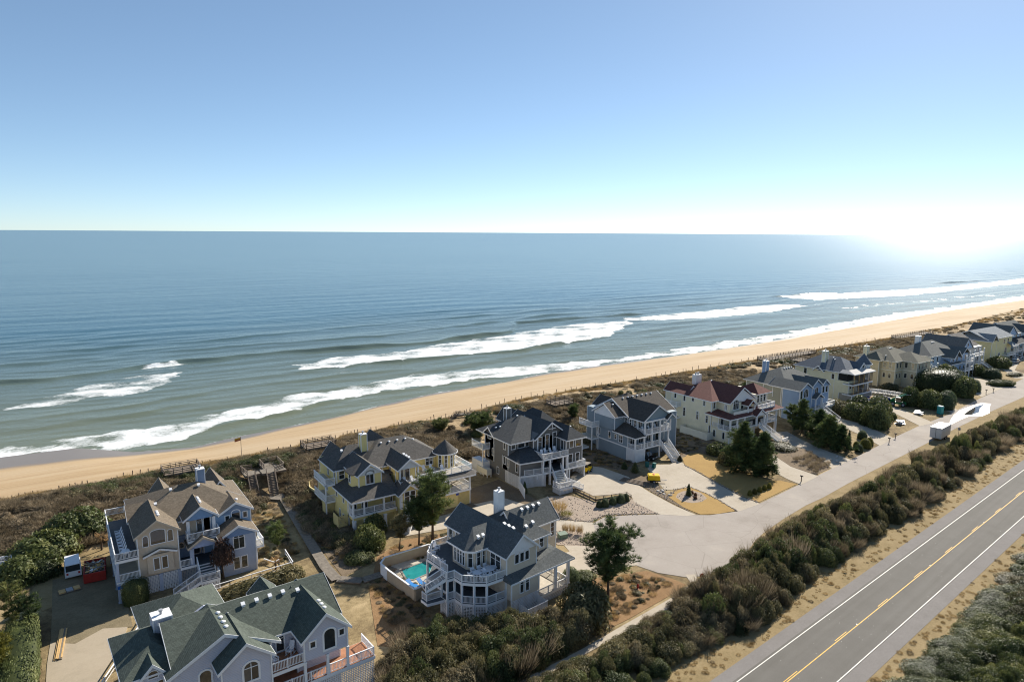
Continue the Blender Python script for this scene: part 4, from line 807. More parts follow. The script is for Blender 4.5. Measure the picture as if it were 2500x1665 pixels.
fH = h.hip(0, 13.2, -1.9, 10, 8.3, 11.7, 'y'); h.gable(8.5, 12, 9, 15.5, 8.3, 10.7, 'y'); h.blk(8.5, 12, 9, 15.3, 0, 8.3); h.hip(13, 17.5, 6, 14, 8.0, 10.4, 'y'); h.blk(13, 17.4, 6, 14, 0, 8.0)
h.deck([(4.8, -6.2), (10.9, -6.4), (10.9, -2.5), (4.8, -2.5)], 5.4, DECKG); h.rail([(4.85, -2.6), (4.85, -6.1), (10.8, -6.3)], 5.4)
for a, z, q in ((6.6, 5.7, 2.9), (8.4, 5.7, 3.2), (10.3, 5.7, 3.4)): h.win('F', -2.55, a, z, .85, q, 1, 2, 0, .14)
gb = MB(); gb.beam((8.3, -3.15, 10.2), (10.1, -3.15, 10.2), .08, .12); gb.beam((9.2, -3.15, 9.9), (9.2, -3.15, 11.1), .08, .12); h.put(gb, 'gable_ornament', WHITE)
h.blk(11, 15.2, -5.4, 3, 2.6, 8.2); fB = h.hip(11, 15.2, -5.9, 3, 8.2, 10.3, 'y'); h.win('F', -5.4, 12.4, 6.3, .9, 1.6); h.win('F', -5.4, 14.2, 6.3, 1.4, 1.6); h.win('L', 11, -4.2, 5.8, .8, 1.9); h.win('F', -5.4, 12.2, 3.0, .9, 1.9); h.win('F', -5.4, 14.0, 3.0, .9, 1.9)
h.deck([(8.4, -6.4), (15.3, -6.5), (15.3, -2.5), (8.4, -2.5)], 2.62, DECKG); h.rail([(10.8, -6.45), (15.2, -6.45), (15.2, -3)], 2.62)
for x, y in ((11.2, -6.3), (15.1, -6.3), (15.1, -3)): h.col(x, y, 0, 2.5, .26)
h.slats((15.15, -6.2), (15.15, -3), .2, 2.4, 9); h.win('R', 15.2, -3, 6.3, .8, 1.6)
h.deck([(4.6, -11.6), (7.7, -11.6), (7.7, -9.4), (4.6, -9.4)], 1.2, DECKG); h.stairs((6.7, -9.5, 1.2), (8.6, -5.2, 2.6), 2.0, 8); h.rail([(4.65, -9.5), (4.65, -11.5), (7.6, -11.5)], 1.2)
h.lat((4.6, -11.62), (7.7, -11.62), 0, 1.05); h.lat((4.58, -11.6), (4.58, -9.5), 0, 1.05); h.stairs((10.3, -11.2, 0), (7.7, -10.6, 1.2), 1.4, 6)
h.lat((-.2, -5.2), (-2.0, -9.5), 0, 1.9, .2, .1)
h.deck([(-1.8, 5.6), (0, 5.6), (0, 9.8), (-1.8, 9.8)], 5.6); h.rail([(0, 5.65), (-1.75, 5.65), (-1.75, 9.8)], 5.6); h.col(-1.7, 5.7, 0, 5.5, .16, cap=False); h.blk(-1.7, 0, 5.8, 9.8, 0, 2.6, WHITE)
h.chim(5.6, 7.6, 9.5, 12.6, 1.15, 1.0); h.vents(fH, [(6.0, 4.6), (8.6, 5.4)], True); h.vents(fL, [(1.2, 5.3), (2.2, 5.3)], True); h.vents(fB, [(13.6, -3.4)], True)
tb = House('bin_enclosure', 'long white panelled enclosure on legs beside the charcoal house', 71.96, 106.4, 0, WHITE, BLK, group='bin enclosures'); tb.r['category'] = 'enclosure'
tb.blk(-2.0, -.9, 3.6, 7.6, .5, 1.7, CREAMW, corner=False)
for x in (-1.9, -1.0):
    for y in (3.7, 5, 6.3, 7.5): tb.col(x, y, 0, .5, .12, cap=False)
cp = MB(); cp.prism([(-2.4, 9.5), (-2.4, 16.5), (-.6, 16.5), (-.6, 9.5)], .05, .25); 
po2 = thing('swimming_pool', 'small turquoise pool tucked behind the left side of the charcoal house', 'pool', (71.96, 106.4, 0))
cp.build('pool_surround', WOODW, po2); mb = MB(); mb.prism([(-2.1, 10), (-2.1, 16), (-.9, 16), (-.9, 10)], .25, .27); mb.build('water', POOL, po2)

# ---- slate blue house
SBL = m_siding('slate_blue_siding', (.155, .195, .225)); BRD = m_shingle('dark_brown_shingles', (.075, .064, .054)); SBB = m_batten('slate_batten', (.145, .20, .235))
h = House('slate_blue_house', 'slate blue house with brown roof, stacked white porches and a dark carport under it', 101.15, 99.88, 0, SBL, BRD)
h.blk(0, 11, 2.5, 12.3, 0, 2.9); h.blk(0, 11.2, 2.2, 12.3, 3.0, 5.5); h.blk(2.9, 11.2, 2.4, 14, 5.4, 8.8); h.blk(0, 3.2, 6.5, 13.2, 5.4, 8.9, None, 'x', 11.1)
h.blk(-.03, .06, 6.5, 13.2, 8.3, 8.9, BATT, 'x', 11.0, False)
tr = MB(); tr.box(-.05, .05, 0, 12.3, 2.75, 3.02); tr.box(0, 7.7, -.05, .05, 2.62, 2.95); h.put(tr, 'band_trim', WHITE)
h.slats((-.03, 0), (-.03, 2.5), .05, 2.6, 12); h.slats((0, -.03), (2.85, -.03), .05, 2.6, 12); h.poly([(0.05, .05), (2.85, .05), (2.85, .2), (.2, .2), (.2, 2.5), (.05, 2.5)], 0, 2.6, WHITE, 'slat_backing')
for x in (2.95, 7.6): h.col(x, .1, 0, 2.7, .3)
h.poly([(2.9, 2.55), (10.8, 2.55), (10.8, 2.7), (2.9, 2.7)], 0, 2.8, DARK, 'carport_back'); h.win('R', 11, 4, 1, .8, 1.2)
h.deck([(0, 0), (10.4, 0), (10.4, 2.4), (0, 2.4)], 3.0, DECKG); h.rail([(.1, 2.3), (.1, .08), (7.6, .08)], 3.0)
for x in (.15, 2.85, 5.15, 7.6, 10.3): h.col(x, .12, 3.0, 5.6, .3)
for a in (1.3, 3.9, 6.2): h.win('F', 2.2, a, 3.4, 1.3, 1.7, 2, 2); 
h.win('F', 2.2, 8.9, 3.1, 1.0, 2.1)
A = (-.38, -.35, 5.62); h.faces([[A, (3.1, -.35, 5.7), (3.2, 3.2, 6.9), (2.9, 5.0, 7.2)], [(-.38, 6.9, 5.62), A, (2.9, 5.0, 7.2), (2.9, 6.9, 7.2)]], fascia=[(A, (3.1, -.35, 5.7)), ((-.38, 6.9, 5.62), A)])
h.win('L', 0, 8.0, 3.6, .7, 1.5); h.win('L', 0, 6.1, 3.9, .6, 1.0); h.win('L', 0, 4.4, 3.5, 1.1, 1.6, 2, 2); h.win('L', 0, 11.6, 3.7, .7, 1.5)
for y in (5.9, 4.5, 3.1): h.win('L', 2.9, y, 6.9, .55, 1.5, 1, 2)
h.win('L', 0, 11.3, 8.6, .6, .7, 1, 1, .3, .08); h.win('F', 6.5, 1.9, 8.2, .5, .6)
h.deck([(2.8, 0), (11, 0), (11, 2.4), (2.8, 2.4)], 6.0, DECKG); h.rail([(2.85, 2.3), (2.85, .08), (10.9, .08), (10.9, 2.3)], 6.0)
for x in (2.95, 5.2, 7.6, 9.6, 10.9): h.col(x, .15, 6.0, 8.5, .26)
ar = MB(); ar.box(2.9, 11, .08, .2, 8.35, 8.7); h.put(ar, 'porch_beam', WHITE)
for a in (3.8, 6.3, 8.7): h.win('F', 2.4, a, 6.1, .9, 2.1, 2, 1)
h.blk(2.9, 11.2, .3, .5, 8.6, 8.9, SBB, 'y', 11.6, False); fG = h.gable(2.9, 11.2, .3, 11, 8.9, 11.8, 'y', .45, .3); h.gable(9.3, 11.6, -.6, 2, 8.6, 9.7, 'y', .3, .1); h.blk(9.4, 11.5, -.5, -.35, 8.4, 8.6, SBB, 'y', 9.6, False)
h.blk(2.95, 16.4, 5, 15.4, 5.5, 8.7, None, 'x', 11.6); fX = h.gable(2.9, 16.5, 4.6, 16, 8.6, 11.9, 'x', .4, .45); h.blk(2.84, 2.94, 4.7, 15.9, 8.3, 8.6, BATT, 'x', 11.7, False)
fL = h.gable(-.05, 4, 6.4, 13.3, 8.9, 11.3, 'x', .4, .4); h.gable(4.5, 9, 14, 18.5, 8.6, 10.6, 'y'); h.hip(10, 16, 13, 19, 8.6, 10.8, 'x'); h.blk(2, 16, 12, 18, 0, 8.6); h.blk(10.9, 16, 3, 14, 0, 8.6)
h.vents(fX, [(5.4, 9.7), (6.9, 9.7), (8.4, 9.7), (9.9, 9.7), (11.4, 9.7), (12.9, 9.7), (14.4, 9.7)], True); h.vents(fL, [(1.6, 9.0)], True)
h.stairs((8.4, -4.3, 0), (9.0, 0, 3.0), 2.2, 15, tread=DECKP)
h.deck([(-2.2, 11.5), (0, 11.5), (0, 16), (-2.2, 16)], 5.8); h.rail([(0, 11.55), (-2.15, 11.55), (-2.15, 16)], 5.8); h.deck([(-2.2, 11.5), (0, 11.5), (0, 16), (-2.2, 16)], 2.9); h.col(-2.1, 11.6, 0, 5.7, .2, cap=False); h.col(-.15, 11.6, 0, 5.7, .2, cap=False)
h.blk(-14, -2, 16, 16.3, 0, 1.6, SBL); h.deck([(-14, 12), (-2.2, 12.4), (-2.2, 16), (-14, 16)], .9)

# ---- cream house, red roof
CRM = m_siding('cream_siding', (.53, .475, .35)); RED = m_shingle('brick_red_shingles', (.115, .05, .042), .8, 1.3); WST = m_plain('white_stucco', (.74, .72, .66), .6, .05)
h = House('red_roof_house', 'cream house with brick red roof, white balconies and a pine in front of it', 129.35, 97.32, 0, CRM, RED)
h.blk(0, 14, 5.5, 18, 0, 9.1); h.blk(0, 9.5, 0, 6, 0, 3.1); h.blk(2.4, 11.8, 3.2, 9, 3, 9.1); h.blk(2.4, 11.8, 2, 3.3, 8.9, 9.1, WHITE, 'y', 12.0, False)
fM = h.hip(0, 14, 5.5, 18.2, 9.15, 12.3, 'y'); fG = h.gable(2.4, 11.8, 2, 11, 9.15, 12.4, 'y', .4, .3)
h.gable(.8, 5, 14, 21, 9.1, 11, 'y'); h.blk(.8, 5, 16, 20.8, 0, 9.1)
h.poly([(2.4, 2.0), (6.6, 2.0), (6.6, 3.3), (2.4, 3.3)], 6.2, 9.1, CRM)
h.win('F', 2, 4.6, 7.3, 2.0, 2.3, 3, 2, .8, .14); h.poly([(2.2, .6), (9.6, .6), (9.6, .75), (2.2, .75)], 6.3, 7.2, WST, 'parapet')
h.deck([(2.2, .7), (11.8, .7), (11.8, 3.2), (2.2, 3.2)], 6.4)
h.gable(7.2, 10, .3, 4, 8.2, 9.4, 'y', .25, .15); 
for x in (7.3, 9.9): h.col(x, .5, 6.4, 8.2, .22)
h.win('F', 3.2, 8.6, 6.6, 1.0, 1.8)
A = (-.3, -.3, 5.9)
h.faces([[A, (9.5, -.3, 5.9), (9.6, .7, 6.5), (2.2, .7, 6.6)], [(-.3, 7.2, 6.0), A, (2.2, .7, 6.6), (2.3, 5.4, 7.0), (0, 6, 6.6)]], fascia=[(A, (9.5, -.3, 5.9)), ((-.3, 7.2, 6.0), A)])
h.faces([[(11.2, -.4, 6.0), (20.6, -.4, 6.0), (19.2, 2.2, 6.8), (11.2, 2.2, 6.8)], [(20.6, -.4, 6.0), (20.6, 8, 6.0), (19.2, 7, 6.8), (19.2, 2.2, 6.8)]], fascia=[((11.2, -.4, 6), (20.6, -.4, 6))])
h.gable(8.6, 12, -1.2, 2.5, 5.8, 7.2, 'y', .3, .15); h.blk(8.7, 11.9, -1.05, -.9, 5.6, 5.8, WHITE, 'y', 7.0, False)
for x, y in ((8.8, -1), (11.8, -1), (.35, .1), (2.9, .1), (5.6, .1), (14.5, .1), (18.2, .1)): h.col(x, y, 3.2, 5.7, .34)
h.deck([(0, 0), (18.4, 0), (18.4, 3.3), (0, 3.3)], 3.2, DECKG); h.rail([(.05, 5), (.05, .08), (8.6, .08)], 3.2); h.rail([(12, .08), (18.3, .08), (18.3, 6)], 3.2)
h.blk(0.2, 13, 3.3, 9, 3.1, 6.2)
h.win('F', 3.3, 1.4, 3.3, 1.0, 2.1); h.win('F', 3.3, 3.6, 3.5, .8, 1.6); h.win('F', 3.3, 6.4, 3.5, 1.6, 1.7, 2, 2); h.win('F', 3.3, 10.2, 3.3, 1.2, 2.2)
h.blk(14, 19, 3.6, 12, 3.1, 9.4); fP = h.hip(15, 20, 3.4, 10, 9.4, 11.4, 'x'); h.rail([(11.6, .8), (18.3, .8), (18.3, 3.5)], 6.6); h.deck([(11.6, .7), (18.4, .7), (18.4, 3.6), (11.6, 3.6)], 6.6)
for a in (15.4, 16.7, 18.0): h.win('F', 3.6, a, 7.2, .8, 1.7, 1, 2)
for x, y in ((14, .2), (18.2, .2), (18.2, 4)): h.col(x, y, 0, 3, .5)
h.blk(13, 18.4, 4.5, 12, 0, 3.1, CREAMW)
for y, z, q in ((16.9, 7.7, 1.3), (13.9, 7.5, 1.4), (11.2, 8.0, .8), (7.7, 7.6, 1.2), (16.8, 3.9, 1.7), (13.8, 3.7, 2.1), (9.6, 3.8, 1.9), (6.7, 3.6, 1.7), (16.8, .8, 1.3)): h.win('L', 0, y, z, .6, q, 1, 2 if q > 1.6 else 1)
h.win('L', 0, 4.3, .8, .6, 1.6); h.win('L', 0, 1.6, .8, .6, 1.6); h.win('F', 5.5, 1.0, 7.3, .7, 1.4); h.win('L', 2.4, 3.2, 7.2, .6, 1.2)
h.chim(6.2, 15.5, 10.8, 13.3, 2.0, 1.1, WST, False)
fl = MB()
for x in (5.6, 6.2, 6.8): fl.lathe([(.14, 13.3), (.14, 13.7), (.2, 13.72), (.18, 13.85)], 8, 0, (x, 15.5))
h.put(fl, 'flue', METAL)
h.vents(fM, [(7.6, 12), (8.2, 12.4), (8.8, 12.8), (9.4, 13.2)], True)
h.stairs((11.9, -5.6, 0), (10.2, -1.1, 3.2), 2.2, 15); h.rail([(11.4, -6.5), (14, -6.2)], 0, .9)
h.deck([(-1.6, 15), (0, 15), (0, 19), (-1.6, 19)], 6.2); h.rail([(0, 15.05), (-1.55, 15.05), (-1.55, 19)], 6.2); h.deck([(-1.6, 15), (0, 15), (0, 19), (-1.6, 19)], 3.2)
tb = House('yard_wall', 'cream walled service yard along the left side of the red roofed house', 129.35, 97.32, 0, CRM, RED, group='service walls'); tb.r['category'] = 'wall'
tb.poly([(-2.3, 4.5), (-2.3, 13), (-2.15, 13), (-2.15, 4.65), (-.1, 4.65), (-.1, 4.5)], 0, 1.8, CREAMW); tb.poly([(-2.3, 12.9), (-2.3, 13.05), (-.1, 13.05), (-.1, 12.9)], 0, 1.8, CREAMW)

# ---- sage house
SAGE = m_siding('sage_siding', (.235, .235, .19)); SBLUE = m_siding('cornflower_siding', (.17, .245, .36)); GRY = m_shingle('mid_grey_shingles', (.105, .11, .105), .8, 1.3)
h = House('sage_blue_house', 'sage green house with blue gabled front and white stair between tall dark shrubs', 160.5, 99.5, 0, SAGE, GRY, far=True)
h.blk(.8, 16.5, 4.5, 17, 0, 8.2); fH = h.hip(.8, 17, 4.5, 17.5, 8.3, 12.1, 'x')
h.blk(0, 5.6, 0, 5, 0, 8.3, SBLUE, 'y', 9.9); h.gable(0, 5.6, 0, 9, 8.4, 10.2, 'y'); h.blk(5.8, 10.6, .3, 5, 3, 8.6, SBLUE, 'y', 10.1); h.gable(5.8, 10.6, .3, 9, 8.6, 10.5, 'y'); h.blk(10.8, 14.6, .6, 5, 3, 8.2, SBLUE, 'y', 9.8); h.gable(10.8, 14.6, .6, 9, 8.3, 9.9, 'y')
h.blk(.1, 15, .8, 5, 0, 5.6, SBLUE); h.gable(6.2, 9.6, -1, 1, 5.6, 6.9, 'y', .3, .2)
h.win('F', 0, 2.9, 6.2, 1.9, 2.2, 3, 2, .7); h.win('F', .3, 8.2, 6.0, 1.4, 2.2, 2, 2, .6); h.win('F', .6, 12, 6.2, .9, 1.7); h.win('F', .6, 13.6, 6.2, .9, 1.7); h.win('F', 0, 2.9, 3.2, 2.2, 1.6, 3, 1); h.win('F', .8, 11.8, 3.2, 2.0, 2.0, 3, 1); h.win('F', 0, .8, 6.0, .8, 2.2, trim=CREAMW); h.win('F', 0, .7, 2.6, .8, 2.0)
for x in (6.4, 9.4): h.col(x, -.8, 3, 5.5, .3)
h.deck([(6, -1), (15.6, -1), (15.6, 1), (6, 1)], 2.9); h.rail([(10, -.9), (15.5, -.9), (15.5, 1)], 2.9); h.blk(12, 15.5, -.8, 1, 0, 2.7, SAGE); h.stairs((9.2, -6, 0), (8.4, -1, 2.9), 2.0, 12)
h.chim(5.3, 14.3, 10, 13.6, 1.3, 1.2, SBLUE); h.vents(fH, [(8, 10.2), (9.1, 10.2), (10.2, 10.2), (11.3, 10.2), (12.4, 10.2)], True)
for y, z in ((3.9, 8), (8, 5)): pass
tr = MB(); tr.box(.7, .78, 5.8, 6.0, 0, 8.2); tr.box(.7, .78, 8.4, 8.6, 5, 8.2); tr.box(.7, .78, 11.4, 11.6, 5, 8.2); tr.box(.7, .78, 8.4, 11.6, 7.9, 8.2); h.put(tr, 'wall_trim', WHITE)

# ---- house under renovation
BUT = m_siding('butter_siding', (.52, .475, .33)); BGR = m_shingle('blue_grey_shingles', (.10, .115, .135), .85, 1.25); FELT = m_plain('roofing_felt', (.44, .42, .40), .8, .1)
h = House('renovation_house', 'house under renovation with bare stud walls, pale felt roof edge and conical blue turret', 191, 102, 0, BUT, BGR, far=True)
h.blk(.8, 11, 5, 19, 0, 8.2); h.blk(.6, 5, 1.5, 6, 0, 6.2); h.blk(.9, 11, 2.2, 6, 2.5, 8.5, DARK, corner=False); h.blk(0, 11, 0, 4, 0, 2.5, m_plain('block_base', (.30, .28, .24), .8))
for z in (2.6, 5.6): h.deck([(0, 0), (11, 0), (11, 3), (0, 3)], z, WOODW)
for k in range(17): x = .2+k*.66; mb = MB(); mb.box(x-.06, x+.06, .02, .16, 2.6, 8.6); h.put(mb, 'stud', WOODN if k % 4 == 1 else WOODW)
for k in range(4): y = .9+k*.7; mb = MB(); mb.box(10.86, 10.98, y-.06, y+.06, 2.6, 8.6); h.put(mb, 'stud', WOODW)
for k, z in enumerate((5.3, 8.5)): mb = MB(); mb.box(0, 11, 0, .2, z, z+.25); h.put(mb, 'header_beam', WOODW)
h.faces([[(-.4, -.5, 8.75), (11.5, -.5, 8.75), (10.6, 2.2, 9.5), (1.2, 2.2, 9.5)], [(11.5, -.5, 8.75), (11.5, 5, 8.75), (10.6, 4.8, 9.5), (10.6, 2.2, 9.5)], [(-.4, 4, 8.75), (-.4, -.5, 8.75), (1.2, 2.2, 9.5), (1.2, 4, 9.5)]], mat=FELT, name='felt_roof', fascia=[((-.4, -.5, 8.75), (11.5, -.5, 8.75))])
fH = h.hip(.6, 11.5, 2.2, 19, 8.6, 12.2, 'y'); h.gable(6, 10, 1.6, 9, 9.3, 11.2, 'y', .2, .1, m_shingle('grey_shingle_patch', (.105, .115, .13))); h.blk(6.1, 9.9, 1.6, 3, 8.7, 9.3, m_siding('gable_felt', (.33, .34, .35)), 'y', 11, False); h.win('F', 1.6, 8, 9.5, 1.1, .9, 1, 1, .5)
h.gable(.2, 2.6, 9.5, 12.5, 8.2, 9.6, 'x'); h.win('L', .8, 11, 8.0, .8, .9, 1, 1, .4); h.win('L', .8, 15.6, 6.3, .9, 1.7); h.win('L', .8, 6.6, 6.2, .8, 1.5); h.win('F', 1.5, 1.6, 4.0, 1.0, 1.1); h.win('F', 1.5, 3.2, 4.0, .9, 1.1)
h.chim(3.6, 11.2, 10, 13.8, 1.4, 1.2); mb = MB(); mb.lathe([(1.9, 0), (1.9, 10.2)], 16, 0, (12.6, 4)); h.put(mb, 'turret_wall', m_siding('pale_blue_turret', (.42, .47, .52))); h.cone(12.6, 4, 2.5, 10.1, 13.2, 20)
for k in range(4): an = R(-130+k*36); h.win(an+R(90), (12.6+1.9*math.cos(an), 4+1.9*math.sin(an)), 0, 7.2, .6, 1.9, 1, 2)
h.vents(fH, [(4.6, 8.6), (5.2, 9.4)], True)
for k in range(14):   # curved outside stair
    an = R(100-k*7); cx_, cy_ = 8, -11; rr = 12.2; x, y = cx_+rr*math.cos(an), cy_+rr*math.sin(an)
    mb = MB(); mb.box(-.9, .9, -.75, .75, -.12, 0); o = h.put(mb, 'step', DECKP); o.location = (x, y, 2.7-k*.19); o.rotation_euler.z = an-R(90)
for rr in (11.4, 13.0):
    h.rail([(8+rr*math.cos(R(100-k*7)), -11+rr*math.sin(R(100-k*7)), 2.7-k*.19) for k in range(14)], h_=.95, post=4)

# ---- tan three storey
TAN = m_siding('tan_siding', (.42, .345, .215)); OLV = m_shingle('olive_grey_shingles', (.125, .12, .095), .85, 1.25)
h = House('tan_house', 'tan three storey house with pale corner boards behind the green telehandler', 222.5, 105.5, 0, TAN, OLV, trim=CREAMW, far=True)
h.blk(0, 15, 0, 13, 0, 8.6); h.blk(-1.5, 1, 4.5, 9, 0, 8.6); h.blk(4.5, 13, -4.5, 2, 0, 8.6, m_siding('grey_tan_siding', (.33, .30, .22))); fH = h.hip(-.4, 15, 0, 13, 8.7, 12.2, 'x'); h.hip(-2, 4, 4, 10, 8.7, 11, 'x'); h.hip(4, 13.2, -4.8, 5, 8.7, 11.2, 'y')
tr = MB(); tr.box(-.06, 15, -.06, 0, 5.5, 5.75); tr.box(-.06, 0, 0, 13, 5.5, 5.75); tr.box(4.44, 13, -4.56, -4.5, 5.5, 5.75); tr.box(4.44, 4.5, -4.5, 0, 5.5, 5.75); h.put(tr, 'band_trim', CREAMW)
for y in (1.6, 3.4): h.win('L', 0, y, 6.4, .7, 1.7); h.win('L', 0, y, 3.1, .7, 1.5)
for a in (1.2, 3.2): h.win('F', 0, a, 6.4, .9, 1.7); h.win('F', 0, a, 3.1, .9, 1.5)
for y in (-1.2, -3.2): h.win('L', 4.5, y, 6.4, .8, 1.7); h.win('L', 4.5, y, 3.1, .8, 1.5)
for a in (6, 8.2, 10.5): h.win('F', -4.5, a, 6.3, .9, 1.8); h.win('F', -4.5, a, 3.1, .9, 1.8)
for z in (2.8, 5.7): h.deck([(8.6, -7), (13.4, -7), (13.4, -4.5), (8.6, -4.5)], z); h.rail([(8.65, -4.6), (8.65, -6.9), (13.3, -6.9), (13.3, -4.6)], z)
for x in (8.8, 13.2): h.col(x, -6.8, 0, 8, .3)
h.stairs((3.5, -9, 0), (7.2, -6.4, 2.8), 1.8, 12); h.deck([(7, -7.2), (8.8, -7.2), (8.8, -4.5), (7, -4.5)], 2.8); h.chim(-.5, 9.5, 9, 12.6, 1.4, 1.2, BUT); h.vents(fH, [(6, 5.4), (6.8, 5.4), (7.6, 5.4), (1.4, 4)], True)

# ---- pale blue
PBL = m_siding('pale_blue_siding', (.40, .47, .53)); BLD = m_siding('sky_blue_siding', (.22, .31, .44))
h = House('pale_blue_house', 'pale blue house with stacked white balconies rising behind a dark clipped hedge', 245, 102, 0, PBL, GRY, far=True)
h.blk(0, 20, 3, 15, 0, 8.2); fH = h.hip(-.4, 20, 2.6, 15.5, 8.3, 12.0, 'x'); h.blk(8, 20, 0, 4, 0, 7.6, BLD); h.gable(8, 13, -1, 8, 7.6, 10, 'y'); h.gable(15, 20.4, -.5, 8, 8.2, 10.2, 'y'); h.blk(9, 20.2, -.2, 3, 4, 8.1, BLD)
h.faces([[(6, -1.2, 5.4), (14, -1.2, 5.4), (14, 1, 6.4), (7, 2, 6.6)]], fascia=[((6, -1.2, 5.4), (14, -1.2, 5.4))])
for a in (2, 5): h.win('F', 3, a, 6, .9, 1.5); h.win('F', 3, a, 2.6, .9, 1.5)
for a in (9.5, 12, 15.5, 18.5): h.win('F', -.2, a, 5.9, 1.0, 1.6); h.win('F', 0, a, 2.6, 1.0, 1.6)
for z in (2.7, 5.6): h.deck([(14, -2.4), (20.4, -2.4), (20.4, 0), (14, 0)], z); h.rail([(14, -2.35), (20.3, -2.35), (20.3, 0)], z)
for x in (14.2, 17.2, 20.2): h.col(x, -2.3, 0, 8, .34)
h.chim(6.5, 10.5, 10, 13.8, 1.6, 1.3, WHITE, False); h.vents(fH, [(10.5, 7.8), (11.4, 7.8), (12.3, 7.8)], True)

# ---- grey stair house
h = House('grey_deck_house', 'grey house with white decks and long stair, left of the far yellow house', 269, 103.5, 0, m_siding('warm_grey_siding', (.36, .35, .32)), m_shingle('taupe_shingles', (.15, .135, .12)), far=True)
h.blk(0, 16, 1.5, 15, 0, 8.4); h.gable(-.2, 8, 1.5, 15.5, 8.5, 12.2, 'y'); h.blk(0, 8, 1.5, 3, 8.3, 8.5, BLD, 'y', 12, False); h.gable(7, 16, 3, 15.5, 8.5, 12.4, 'x')
for z in (2.9, 5.9): h.deck([(0, -1), (12, -1), (12, 1.5), (0, 1.5)], z); h.rail([(0, -.9), (12, -.9), (12, 1.5)], z)
for x in (.3, 4, 8, 11.8): h.col(x, -.9, 0, 8.3, .3)
for a in (2, 5, 10, 13): h.win('F', 1.5, a, 6.2, 1.1, 1.7); h.win('F', 1.5, a, 3.1, 1.1, 1.7)
h.stairs((15.5, -2.2, 0), (11, -.2, 2.9), 1.8, 12); h.win('F', 1.5, 4, 9.2, .9, 1.1)

# ---- far yellow
h = House('far_yellow_house', 'pale yellow house with plain grey roof far down the street', 293, 106, 0, m_siding('primrose_siding', (.52, .46, .25)), m_shingle('light_grey_shingles', (.20, .215, .225), .9, 1.15), far=True)
h.blk(0, 22, 0, 13, 0, 9.6); h.gable(-.3, 22, 0, 13, 9.7, 12.6, 'x'); h.gable(-.6, 4, -1.5, 8, 9.4, 11.8, 'y'); h.blk(-.4, 3.8, -1.4, 4, 0, 9.3)
for a in (15, 18.5): h.win('F', 0, a, 7.0, 1.3, 1.7)
h.win('F', 0, 11, 2.2, 1.6, 1.4, 2, 1); h.win('F', 0, 17, 3.0, 1.8, 2.4, 2, 1, .8); h.deck([(14, -2), (22, -2), (22, 0), (14, 0)], 2.7); h.rail([(14, -1.9), (21.9, -1.9), (21.9, 0)], 2.7)
for y in (2, 6): h.win('L', 0, y, 6.5, .8, 1.6); h.win('L', 0, y, 3, .8, 1.6)
h.faces([[(17, -2.4, 6.0), (22.6, -2.4, 6.0), (22.4, 0, 7.2), (18, 0, 7.2)]], fascia=[((17, -2.4, 6.0), (22.6, -2.4, 6.0))]); h.col(21.8, -1.9, 0, 5.9, .3)
# ---- last house
h = House('white_blue_house', 'blue and white porch house with parked cars, last one at the right edge', 318, 106.5, 0, m_siding('powder_blue_siding', (.40, .46, .50)), GRY, far=True)
h.blk(0, 26, 2.5, 16, 0, 9); h.gable(-.4, 9, 2, 16, 9, 12.6, 'y'); h.blk(0, 8.8, 1.9, 3, 8.8, 9, BLD, 'y', 12.4, False); h.gable(8, 26, 3, 16, 9, 12.8, 'x'); h.gable(16, 24, 1, 9, 9, 12, 'y')
h.faces([[(-1.5, -1.6, 6.0), (27, -1.6, 6.0), (26.5, 2.4, 7.6), (0, 2.4, 7.6)]], mat=BLK, fascia=[((-1.5, -1.6, 6.0), (27, -1.6, 6.0))])
h.deck([(-1, -1.2), (26, -1.2), (26, 2.5), (-1, 2.5)], 3.0); h.rail([(-1, -1.1), (26, -1.1)], 3.0)
for x in (-.8, 3, 8, 13, 18, 23): h.col(x, -1, 0, 5.9, .45)
for a in (2, 5.5, 10, 14, 19): h.win('F', 2.5, a, 3.4, 1.8, 1.8); h.win('F', 2.5, a, .4, 2.2, 2.0); h.win('F', 2.5, a, 7.0, 1.2, 1.5)
# ------------------------------------------------------------------ vegetation
def fold(c): return c
L_DARK = m_leaf('evergreen_leaves', (.068, .088, .032), (.18, .19, .068))
L_OLIVE = m_leaf('olive_leaves', (.11, .105, .046), (.28, .235, .115))
L_BRIGHT = m_leaf('bright_leaves', (.10, .122, .038), (.27, .265, .09))
L_BROWN = m_leaf('dormant_twigs', (.19, .15, .095), (.38, .305, .205), .8, .1)
L_YEL = m_leaf('yellow_green_leaves', (.17, .165, .035), (.34, .31, .06))
L_PINE = m_leaf('pine_needles', (.05, .082, .03), (.16, .19, .06))
L_RUST = m_leaf('rusty_leaves', (.10, .06, .045), (.28, .135, .07))
L_STRAW = m_leaf('straw_grass', (.34, .23, .10), (.52, .38, .18), .8, .1)
L_THIK = m_leaf('greyed_leaves', (.145, .12, .07), (.31, .255, .15), .7, .15)
BARK = m_plain('bark', (.10, .07, .05), .9, .3, 6)
def raw(name, V, F, mat, tint=None):
    me = bpy.data.meshes.new(name); V = np.asarray(V, np.float32); F = np.asarray(F, np.int32); k = F.shape[1]
    me.vertices.add(len(V)); me.vertices.foreach_set('co', V.ravel()); me.loops.add(F.size); me.loops.foreach_set('vertex_index', F.ravel())
    me.polygons.add(len(F)); me.polygons.foreach_set('loop_start', np.arange(0, F.size, k, dtype=np.int32)); me.update()
    if tint is not None: a = me.attributes.new('tint', 'FLOAT', 'FACE'); a.data.foreach_set('value', np.asarray(tint, np.float32))
    me.materials.append(mat); return me
